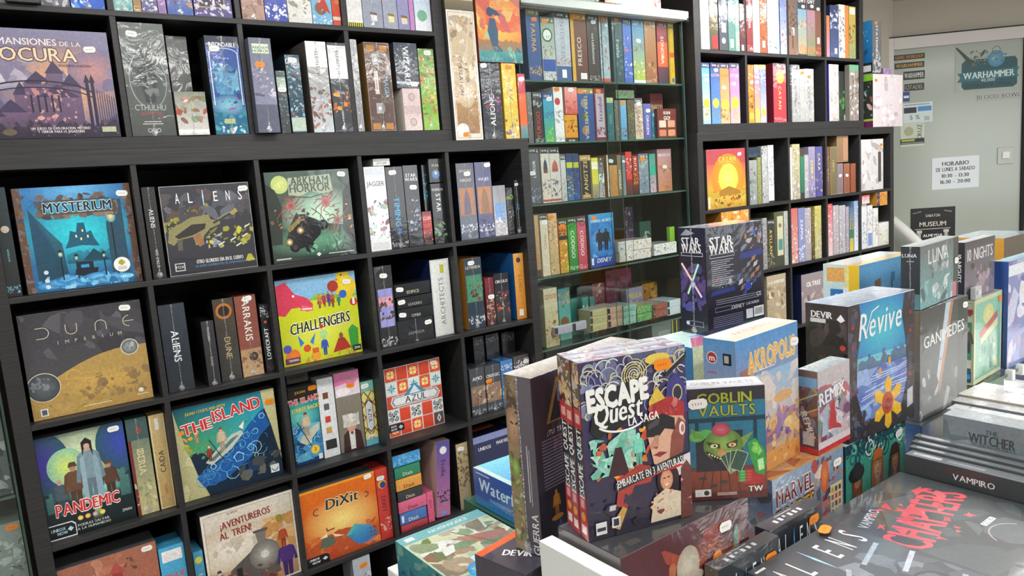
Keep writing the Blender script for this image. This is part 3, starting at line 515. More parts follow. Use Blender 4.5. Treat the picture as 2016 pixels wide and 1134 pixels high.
# ---------------------------------------------------------------- spine printing from short notes
def spine(k, spec):
    o = {}
    for t in spec.split(' '):
        if t == 'w': o['w'] = 1; continue
        a, b = t.split('=', 1)
        if a == 'A': ART[b](k); o['A'] = b
        elif a == 'c': c = b.split('-'); k.bg(c[0], c[-1]); o['c'] = c
        elif a in ('k', 's', 'side', 'top', 'lf'): o[a] = b
        elif a == 'n':
            c, q = b.split('@'); v0, v1 = map(float, ('0'+q if q[0] == '.' else q).split('-')); k.blobs(c.split(','), 0, v0, 1, v1)
        elif a == 'r':
            c, q = b.split('@'); v0, v1 = map(float, q.split('-')); k.rect(0, v0, 1, v1, c)
        elif a in 'RP':
            c, q = b.split('@'); q = list(map(float, q.split(',')))
            if a == 'P':
                c = c.split('/'); k.rect(*q, c[1]); d = .003; k.rect(q[0]+d/k.w, q[1]+d/k.h, q[2]-d/k.w, q[3]-d/k.h, c[0])
            else: k.rect(*q, c)
        elif a == 'F': k.frame(b, .002, .0015)
        elif a in 'Ee':
            c, q = b.split('@'); q = list(map(float, q.split(','))); k.ell(q[0], q[1], q[2], c)
            if a == 'e': k.ell(q[0], q[1], q[2]*.8, mixc(c, 'ffffff', .3))
        elif a == 'g':
            c, q = b.split('@'); q = list(map(float, q.split(',')))
            if len(q) == 6 and abs(q[1]-q[3]) < .01: k.ell((q[0]+q[2])/2, q[1], (q[2]-q[0])/2, c, rv=q[5]-q[1], a1=180); k.poly([((q[0]+q[2])/2-.05, q[5]-.01), ((q[0]+q[2])/2+.05, q[5]-.01), ((q[0]+q[2])/2, q[5]+.05)], c)
            else: k.poly(list(zip(q[::2], q[1::2])), c)
        elif a in 'tT':
            x = b.split('/'); pos = float(x[3]); k.text(x[0], .5, pos, min(float(x[2])*k.w*.82, .022), x[1], -90 if a == 't' else 90, 2*min(pos, 1-pos)*.93*k.h, 1, track=.12)
        elif a in 'hH':
            x = b.split('/'); k.text(x[0], .5, float(x[2]), float(x[3])*k.h*.8, x[1], 0, k.w*.86, 2 if a == 'H' else 1)
        elif a == 'p':
            c, q = b.split('@'); c = c.split('/'); u, v = map(float, q.split(',')); e = .011
            k.rect(u-e/k.w, v-e/k.h, u+e/k.w, v+e/k.h, c[0]); k.poly([(u-e*1.2/k.w, v+e/k.h), (u+e*1.2/k.w, v+e*.8/k.h), (u+e/k.w, v+e*1.5/k.h), (u-e*1.1/k.w, v+e*1.8/k.h)], c[1])
        elif a == 'z':
            k.rect(0, 0, 1, .014/k.h, '2a2a20')
            for i in range(9): k.poly([(i*.13-.03, .001), (i*.13+.03, .001), (i*.13+.09, .014/k.h), (i*.13+.03, .014/k.h)], 'e6e02a')
    if 'k' in o:
        v = 1-.024/k.h; k.rect(0, v, 1, 1, o['k']); k.text('DEVIR', .42, (v+1)/2, .008, 'e4e4e4', 0, k.w*.62, 2); k.poly([(.8, v+.2*(1-v)), (.94, v+.2*(1-v)), (.87, v+.8*(1-v))], 'e4e4e4')
    return o

# ---------------------------------------------------------------- game boxes
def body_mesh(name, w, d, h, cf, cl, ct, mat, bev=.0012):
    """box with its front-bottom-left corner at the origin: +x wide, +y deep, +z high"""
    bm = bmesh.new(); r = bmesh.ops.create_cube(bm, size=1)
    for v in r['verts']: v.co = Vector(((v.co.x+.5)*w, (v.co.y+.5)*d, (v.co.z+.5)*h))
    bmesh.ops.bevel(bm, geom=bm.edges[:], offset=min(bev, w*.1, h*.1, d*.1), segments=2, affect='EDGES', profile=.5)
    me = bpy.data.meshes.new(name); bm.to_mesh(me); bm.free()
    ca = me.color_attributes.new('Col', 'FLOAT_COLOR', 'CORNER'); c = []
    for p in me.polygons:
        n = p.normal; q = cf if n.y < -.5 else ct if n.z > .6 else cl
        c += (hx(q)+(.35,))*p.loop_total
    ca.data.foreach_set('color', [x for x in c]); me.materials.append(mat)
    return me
_stk = {}
def sticker_mesh(col):
    if col in _stk: return _stk[col]
    k = K(.03, .0165, 3); c = 'f2f2ee' if col == 'w' else 'f08a1c'; b = .16
    k.poly([(b, 0), (1-b, 0), (1, .28), (1, .72), (1-b, 1), (b, 1), (0, .72), (0, .28)], c, m=.05)
    for i in range(4): k.rect(.2+.15*i, .38, .26+.15*i, .6, 'a8a8a4' if col == 'w' else 'c8660e', m=0)
    k.z += 3; me = k.mesh('price_sticker', M_PAPER, (-.015, 0, -.00825), (1, 0, 0), (0, 0, 1))
    for v in me.vertices: v.co.y -= .0004
    _stk[col] = me; return me
_seam = []
def seam_mesh():
    if _seam: return _seam[0]
    r = random.Random(4); bm = bmesh.new(); n = 26; prev = None
    for i in range(n+1):
        t = i/n; x = .0012*(r.random()-.5); w = .0011+.0006*r.random()
        if t < .08 or t > .93: w += .009*r.random()*(1 if i % 2 else .4)
        q = [bm.verts.new((x-w, -.0003, t)), bm.verts.new((x, -.0014-.0012*r.random(), t)), bm.verts.new((x+w, -.0003, t))]
        if prev:
            for a in (0, 1): bm.faces.new((prev[a], prev[a+1], q[a+1], q[a]))
        prev = q
    me = bpy.data.meshes.new('film_seam'); bm.to_mesh(me); bm.free(); me.materials.append(M_SEAM); _seam.append(me); return me
def add_sticker(root, s, w, h, y=0.0):
    c, q = s.split('@'); u, v = map(float, q.split(','))
    sc = min(1, w*.92/.03); hw, hh = .015*sc, .00825*sc
    r = random.Random(u*7+v*13+w)
    link('price_sticker', sticker_mesh(c), root, (min(max(u*w, hw+.001), w-hw-.001), -y-.0008, min(max(v*h, hh+.002), h-hh-.002)), (0, r.uniform(-.16, .16), 0)).scale = (sc, 1, sc)
KIND = lambda w, h, d, A: 'board_game_box' if A or h > .23 and w > .028 else 'card_game_box' if h < .2 else 'game_expansion_box'
def wall_box(row, line, n):
    (X0, Y0, th), suf, grp = row
    num, desc, spec = line.split('|')
    x, y, z, w, h, d = map(float, num.split())
    k = K(w-.0012, h-.0012, n); o = spine(k, spec)
    A = o.get('A'); c = o.get('c', ['5a5a5e'])
    mat = M_CARD if A in CARD_ONLY else M_FILM
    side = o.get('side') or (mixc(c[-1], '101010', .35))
    name = KIND(w, h, d, A) if not any(t in desc for t in ('tin ', 'card', 'pack')) else 'game_tin' if 'tin ' in desc else 'card_game_box'
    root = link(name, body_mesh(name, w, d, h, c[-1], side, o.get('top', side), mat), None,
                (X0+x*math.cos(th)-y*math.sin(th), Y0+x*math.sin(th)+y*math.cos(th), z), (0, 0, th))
    tag(root, desc+' '+suf, 'game tin' if name == 'game_tin' else 'game box', grp)
    link('cover_print' if A or w > .11 else 'spine_print', k.mesh('print', mat, (.0006, 0, .0006), (1, 0, 0), (0, 0, 1)), root)
    if 's' in o: add_sticker(root, o['s'], w, h, k.z*PITCH)
    if 'w' in o: link('film_seam', seam_mesh(), root, (w*.5, -k.z*PITCH-.0003, 0)).scale = (1, 1, h)
    if 'lf' in o:
        k = K(d-.0012, h-.0012, n+900)
        if o['lf'] == 'blue': k.bg('1a5a9a', '3a9ad8'); k.blobs(['1c3a5a', '2a6aa8'], .1, .25, .9, .5, 14); k.rect(0, 0, 1, .2, '24282c'); k.rect(.08, .03, .9, .15, 'e0e0e0'); k.blobs(['8ac8f0', 'c8e8f8'], .2, .6, .7, .9, 8)
        else: k.bg('3a3c34', '2e3a2c'); k.rect(0, .88, 1, 1, '8ac83a'); k.rect(0, 0, 1, .12, '6a2a5a'); k.rect(0, .12, 1, .16, 'a8d04a'); k.blobs(['e8e8e4', 'd85a3a', '4a8a9a', '8a6a9a'], .05, .2, .95, .85, 22)
        link('side_print', k.mesh('side', mat, (0, d-.0006, .0006), (0, -1, 0), (0, 0, 1)), root)
    return root, spec
# ---------------------------------------------------------------- the room
M_WALL = plain('beige_wall', 'c9c2b4', .8, noise=.03, nscale=8)
M_CEIL = plain('white_ceiling', 'dcdcd8', .8, noise=.03, nscale=6)
def floor_mat():
    m, nt, b = newmat('grey_floor_tiles'); tc = node(nt, 'ShaderNodeTexCoord'); br = node(nt, 'ShaderNodeTexBrick')
    br.inputs['Scale'].default_value = 1.6; br.inputs['Color1'].default_value = (.32, .31, .29, 1); br.inputs['Color2'].default_value = (.36, .35, .33, 1); br.inputs['Mortar'].default_value = (.15, .15, .14, 1); br.inputs['Mortar Size'].default_value = .006; br.offset = 0
    nt.links.new(tc.outputs['Object'], br.inputs[0]); nt.links.new(br.outputs[0], b.inputs['Base Color']); b.inputs['Roughness'].default_value = .3; return m
ZC = 2.76
structure('floor', (-3, -5.6, -.06, 9, .6, 0), floor_mat())
structure('ceiling', (-3, -5.6, ZC, 9, .6, ZC+.06), M_CEIL)
structure('wall_back', (-3, .43, 0, 5.62, .55, ZC), M_WALL)
structure('wall_left', (-3.1, -5.6, 0, -3, .55, ZC), M_WALL)
structure('wall_front', (-3, -5.7, 0, 9, -5.6, ZC), M_WALL)
structure('wall_side', (9, -5.6, 0, 9.1, -2.9, ZC), M_WALL)
DA = Vector((5.5683, .4699, 0)); DD = Vector((.70985, -.70435, 0)); DN = Vector((-.70435, -.70985, 0)); DROT = math.atan2(DD.y, DD.x)
def diag(o, s=0, n=0, z=0): o.location = DA+DD*s+DN*n+Vector((0, 0, z)); o.rotation_euler = (0, 0, DROT); return o
diag(structure('wall_right', (-.05, .06, 0, 4.9, .16, ZC), M_WALL))
M_FROST = plain('frosted_glass', 'a9b0a6', .16, noise=.04, nscale=3, spec=.55)
M_FRAME = plain('white_door_frame', 'd8d2d0', .4, noise=.03)
door = diag(tag(link('door_1', boxes_mesh('door_1', [(.06, -.004, .02, .94, .012, 2.405)], M_FROST, 0)), kind='structure'))
box('door_frame', (-.005, -.03, 0, .06, .05, 2.49), M_FRAME, door, .003); box('door_frame', (.06, -.03, 2.405, 1.0, .05, 2.49), M_FRAME, door, .003)
box('door_edge', (.94, -.02, .02, .965, .03, 2.405), M_BLACK, door, .002)
box('door_frame', (.965, -.03, 0, 1.04, .05, 2.49), M_FRAME, door, .003); box('door_seal', (-.005, -.032, 2.488, 1.04, .04, 2.496), M_BLACK, door, .001)
lkp = box('lock_plate', (.78, -.012, 1.52, .893, -.003, 1.642), plain('lock_plate', 'b9bdb6', .3), door, .004); box('lock', (.81, -.022, 1.56, .86, -.0115, 1.61), M_WHITE, lkp, .004)
def sheet(name, s0, z0, s1, z1, label, cat, draw, grp='notices stuck on the frosted door', tilt=0):
    """a paper or vinyl sheet on the door glass"""
    w, h = s1-s0, z1-z0; bd = boxes_mesh(name, [(0, 0, 0, w, .0012, h)], M_PAPER, 0)
    ca = bd.color_attributes.new('Col', 'FLOAT_COLOR', 'CORNER'); ca.data.foreach_set('color', list(hx('d4dcd8')+(.05,))*len(ca.data))
    o = diag(tag(link(name, bd), label, cat, grp), s0, .0062, z0); k = K(w, h, 5); draw(k)
    link('sheet_print', k.mesh('print', M_PAPER, (0, 0, 0), (1, 0, 0), (0, 0, 1)), o); return o
def d_hours(k):
    k.bg('dfe6ea', m=.05)
    for t, v, s in (('HORARIO', .8, .028), ('DE LUNES A SABADO', .62, .028), ('10:30 - 13:30', .42, .026), ('16:30 - 20:00', .23, .026)): k.text(t, .5, v, s, '1c1c20', wmax=k.w*.82, bold=2)
    k.rect(.33, .735, .67, .745, '1c1c20')
def d_museum(k):
    k.bg('1c1d20', m=.5); k.blobs(['4a3a3a', '3a3438', '2c2a2e', '5a4444'], 0, 0, 1, .55, 30, .1, .4)
    for u in (.2, .8): k.rect(u-.035, 0, u+.035, .6, 'b8b4ac', m=.9); k.rect(u-.06, .58, u+.06, .63, 'c8c4bc')
    k.rect(.38, 0, .62, .42, '8a8884'); k.rect(.41, 0, .59, .4, '3a3436'); k.text('9 NOV', .5, .34, .012, 'e8e8e4', wmax=.05); k.text('10:00', .5, .25, .012, 'e8e8e4', wmax=.05)
    k.rect(.1, .645, .9, .655, 'c8c4bc'); k.text('MUSEUM', .5, .73, .034, 'd8d0c4', wmax=.22, bold=1); k.text('ALMEYDA', .5, .54, .02, 'e8e8e6', wmax=.15, bold=2); k.text('SABATON', .5, .87, .02, 'd8d4cc', wmax=.1); k.text('DOLORES', .15, .93, .01, 'b8b4ac', rot=12, wmax=.06); k.text('MADRID', .84, .93, .01, 'b8b4ac', rot=-12, wmax=.06)
def d_gold(t, c): 
    def f(k): k.bg('2c2a24', m=.3); k.text(t, .5, .5, k.h*.6, c, wmax=k.w*.9, bold=2)
    return f
sheet('paper_notice', .333, 1.366, .658, 1.6, 'white opening hours notice in black lettering on frosted glass', 'notice', d_hours)
sheet('event_poster', .184, .78, .498, 1.235, 'dark museum event poster with pale columns, below the opening hours notice', 'poster', d_museum)
def d_offer(k):
    k.bg('cfdcdc', m=.05); k.rect(.03, .5, .46, .78, '2a2c3a'); k.rect(.5, .56, .96, .8, '4a8ac4'); k.text('5 %', .4, .28, .03, '3a4a54'); k.rect(.04, .88, .9, .93, '8a949a'); k.rect(.72, .08, .9, .3, 'a8b4b8')
sheet('paper_notice', .13, 1.87, .335, 2.016, 'pale discount sheet with a big five percent on the glass door', 'notice', d_offer)
def d_ticket(k):
    k.bg('c8d0c0', m=.3); k.text('CRUZ', .8, .6, .03, '3a423c', rot=90); k.ell(.35, .66, .2, 'a8ac8a'); k.rect(0, .1, 1, .34, '26282a'); k.rect(.05, .22, .6, .31, 'a8b83a'); k.rect(.04, .14, .96, .16, 'd8d8d0')
sheet('paper_notice', .112, 1.70, .279, 1.868, 'small green and black event sticker under the discount sheet', 'notice', d_ticket)
def d_visa(k): k.bg('2a4a8a', m=.05); k.rect(.1, .35, .9, .6, 'e0e4ec')
sheet('card_sticker', .13, 2.03, .176, 2.1, 'tiny blue card payment sticker above the discount sheet', 'sticker', d_visa)
sheet('logo_decal', .065, 2.33, .279, 2.368, 'gold lettered strip decal, highest of the four stacked decals', 'decal', d_gold('GAMES WORKSHOP', 'b8863a'))
sheet('logo_decal', .072, 2.268, .276, 2.31, 'gold lettered decal with spiky letters, second of the four stacked', 'decal', d_gold('WARHAMMER', 'c89a4a'))
sheet('logo_decal', .133, 2.185, .28, 2.245, 'grey slanted decal, third of the four stacked', 'decal', d_gold('WARHAMMER', 'c8ccca'))
sheet('logo_decal', .14, 2.105, .276, 2.155, 'pale bronze decal, lowest of the four stacked', 'decal', d_gold('CITADEL', '9a9a88'))
def d_badge(k):
    k.bg('a9b0a6', m=.05)
    k.poly([(.14, .05), (.1, .12), (.1, .62), (.16, .7), (.9, .7), (.94, .62), (.94, .1), (.88, .04)], '24545c'); k.poly([(.03, .42), (.97, .46), (.93, .34), (.97, .26), (.03, .22), (.08, .32)], '2f6f78')
    k.poly([(.0, .98), (.03, .99), (.3, .62), (.24, .55)], '3a4a48'); k.blobs(['3c4a44', '5a6a5c', '2c3a38', '7a8272'], .24, .56, .52, .88, 26); k.ell(.62, .68, .13, '4a86a4', '6aa0b8'); k.blobs(['2c5a70', '3a3a38', '8ab0bc'], .52, .6, .76, .8, 14); k.arc(.62, .86, .06, 0, 360, .004, '6a5a3a')
    k.text('WARHAMMER', .51, .35, .045, 'd4e0de', wmax=.34, bold=2); k.text('40,000', .5, .23, .022, 'c4d4d2', wmax=.12); k.text('DISTRIBUIDOR OFICIAL', .5, .12, .026, '1c3034', wmax=.33)
sheet('shop_decal', .486, 2.06, .93, 2.385, 'large teal emblem decal with winged armour shapes on the glass door', 'decal', d_badge)
def d_blood(k): k.bg('a9b0a6', m=.05); k.text('BLOOD BOWL', .5, .5, k.h*.62, '30343a', wmax=k.w*.95, bold=1, out='d8dcd6')
sheet('logo_decal', .63, 1.99, .937, 2.04, 'black outlined lettering decal under the teal emblem', 'decal', d_blood)
pole = diag(tag(link('white_pole', tube_mesh('white_pole', [(.0, 0, 1.18), (.1, 0, 1.075), (.95, 0, .12)], .03, .045, M_WHITE)), 'white round pole leaning by the end of the far bookcase', 'pole'), 0, .16)

# ceiling lamps
def emis(name, col, st):
    m, nt, b = newmat(name); b.inputs['Base Color'].default_value = col+(1,); b.inputs['Emission Color'].default_value = col+(1,); b.inputs['Emission Strength'].default_value = st; return m
M_ADDED_DAY = emis('added_daylight_pane', (.92, .96, 1), 2.8)
added_win = tag(link('added_window_1', boxes_mesh('added_window_1', [(3.2, -5.595, .95, 5.9, -5.585, 2.3)], M_ADDED_DAY, 0)), kind='structure')  # unseen glowing window, added so the film wrap picks up glints
for b in ((3.12, -5.598, .87, 5.98, -5.56, .949), (3.12, -5.598, 2.301, 5.98, -5.56, 2.38), (3.12, -5.598, .95, 3.199, -5.56, 2.3), (5.901, -5.598, .95, 5.98, -5.56, 2.3), (4.53, -5.584, .95, 4.58, -5.56, 2.3)): box('added_window_frame', b, M_WHITE, added_win, .002)
M_LAMP = emis('lamp_diffuser', (1, .985, .96), LIGHT)
lp0 = None
for i, (x, y) in enumerate([(-1.2, -1.3), (.9, -1.25), (3.0, -.72), (4.1, -1.03), (-1.2, -3.3), (.9, -3.3), (2.6, -3.4), (4.2, -4.0), (7.6, -3.0)]):  # the lamp close before the far bookcase is added to brighten it
    r = tag(link('ceiling_light', None), 'long white ceiling lamp above the shop, outside the picture', 'ceiling lamp', 'lamps on the shop ceiling'); r.location = (x, y, ZC)
    if i == 0:
        lp0 = (boxes_mesh('housing', [(-.63, -.17, -.05, .63, .17, -.0005)], M_WHITE, .004), boxes_mesh('diffuser', [(-.6, -.14, -.056, .6, .14, -.0505)], M_LAMP, 0))
    hs = link("housing", lp0[0], r); link("diffuser", lp0[1], hs)

# ---------------------------------------------------------------- black cube bookcases
TO, TI, CE = .0405, .016, .335
def bookcase(nx, nz, loc, th, label):
    W, H = 2*TO+nx*CE+(nx-1)*TI, 2*TO+nz*CE+(nz-1)*TI; D = .39
    r = tag(link('bookcase', None), label, 'bookcase', 'black cube bookcases along the wall'); r.location = loc; r.rotation_euler = (0, 0, th)
    box('top_board', (0, 0, H-TO, W, D, H), M_WOOD, r, .0012); box('bottom_board', (0, 0, 0, W, D, TO), M_WOOD, r, .0012)
    box('side_panel', (0, .0005, TO, TO, D, H-TO), M_WOOD, r, .0012); box('side_panel', (W-TO, .0005, TO, W, D, H-TO), M_WOOD, r, .0012)
    for j in range(1, nz): z = TO+CE*j+TI*(j-1); box('shelf', (TO, .001, z, W-TO, D-.012, z+TI), M_WOOD, r, .001)
    for j in range(nz):
        z = TO+(CE+TI)*j
        for i in range(1, nx): x = TO+CE*i+TI*(i-1); box('divider', (x, .002, z, x+TI, D-.012, z+CE), M_WOOD, r, .001)
    box('back_panel', (TO, D-.011, TO, W-TO, D-.003, H-TO), M_BLACK, r, 0); return r
bookcase(5, 5, (0, 0, 0), 0, 'big black cube bookcase with five by five compartments')
bookcase(4, 2, (.00716, .03215, 1.8203), -.01246, 'wide black bookcase standing on the big cube bookcase')
bookcase(5, 5, (2.838, -.012, 0), -.02083, 'far black cube bookcase past the glass cabinet')
bookcase(4, 2, (2.8503, -.0078, 1.8203), -.02228, 'upper black bookcase standing on the far cube bookcase')

# ---------------------------------------------------------------- glass cabinets
def cabinet(x0, x1, zs, top, label, doors, nm='glass_cabinet'):
    r = tag(link(nm, None), label, 'display cabinet'); r.location = (0, 0, 0); y0, y1 = .03, .40
    box('back_panel', (x0, y1-.012, .02, x1, y1, top), M_BLACK, r, 0)
    for a in (x0, x1-.006): slab_glass('side_glass', (a, y0+.012, .06, a+.006, y1-.013, top-.001), r, 0)
    for z in zs: slab_glass('glass_shelf', (x0+.007, y0+.022, z-.0075, x1-.007, y1-.013, z), r, 2)
    box('plinth', (x0, y0, .0, x1, y1-.013, .06), M_BLACK, r, .002); box('top_panel', (x0, y0-.02, top, x1, y1, top+.035), M_WHITE, r, .002); slab_glass('top_edge_glass', (x0, y0-.028, top-.012, x1, y0-.021, top+.036), r, 1)
    for (a, b, y) in doors:
        d = slab_glass('sliding_door', (a, y, .065, b, y+.005, top-.013), r, 1)
    return r
cab = cabinet(1.834, 2.826, (2.0575, 1.8055, 1.5535, 1.2445, .9345, .66), 2.345, 'tall glass display cabinet between the two black bookcases', [(1.842, 2.37, .034), (2.30, 2.818, .044)])
box('label_holder', (1.985, .018, 1.175, 2.012, .0335, 1.27), M_GLASS, cab, .001)
cab2 = cabinet(-.66, -.012, (1.55, 1.2, .9, .62, .34), 1.8, 'second glass cabinet at the frame edge beside the big bookcase', [(-.655, -.02, .034)])

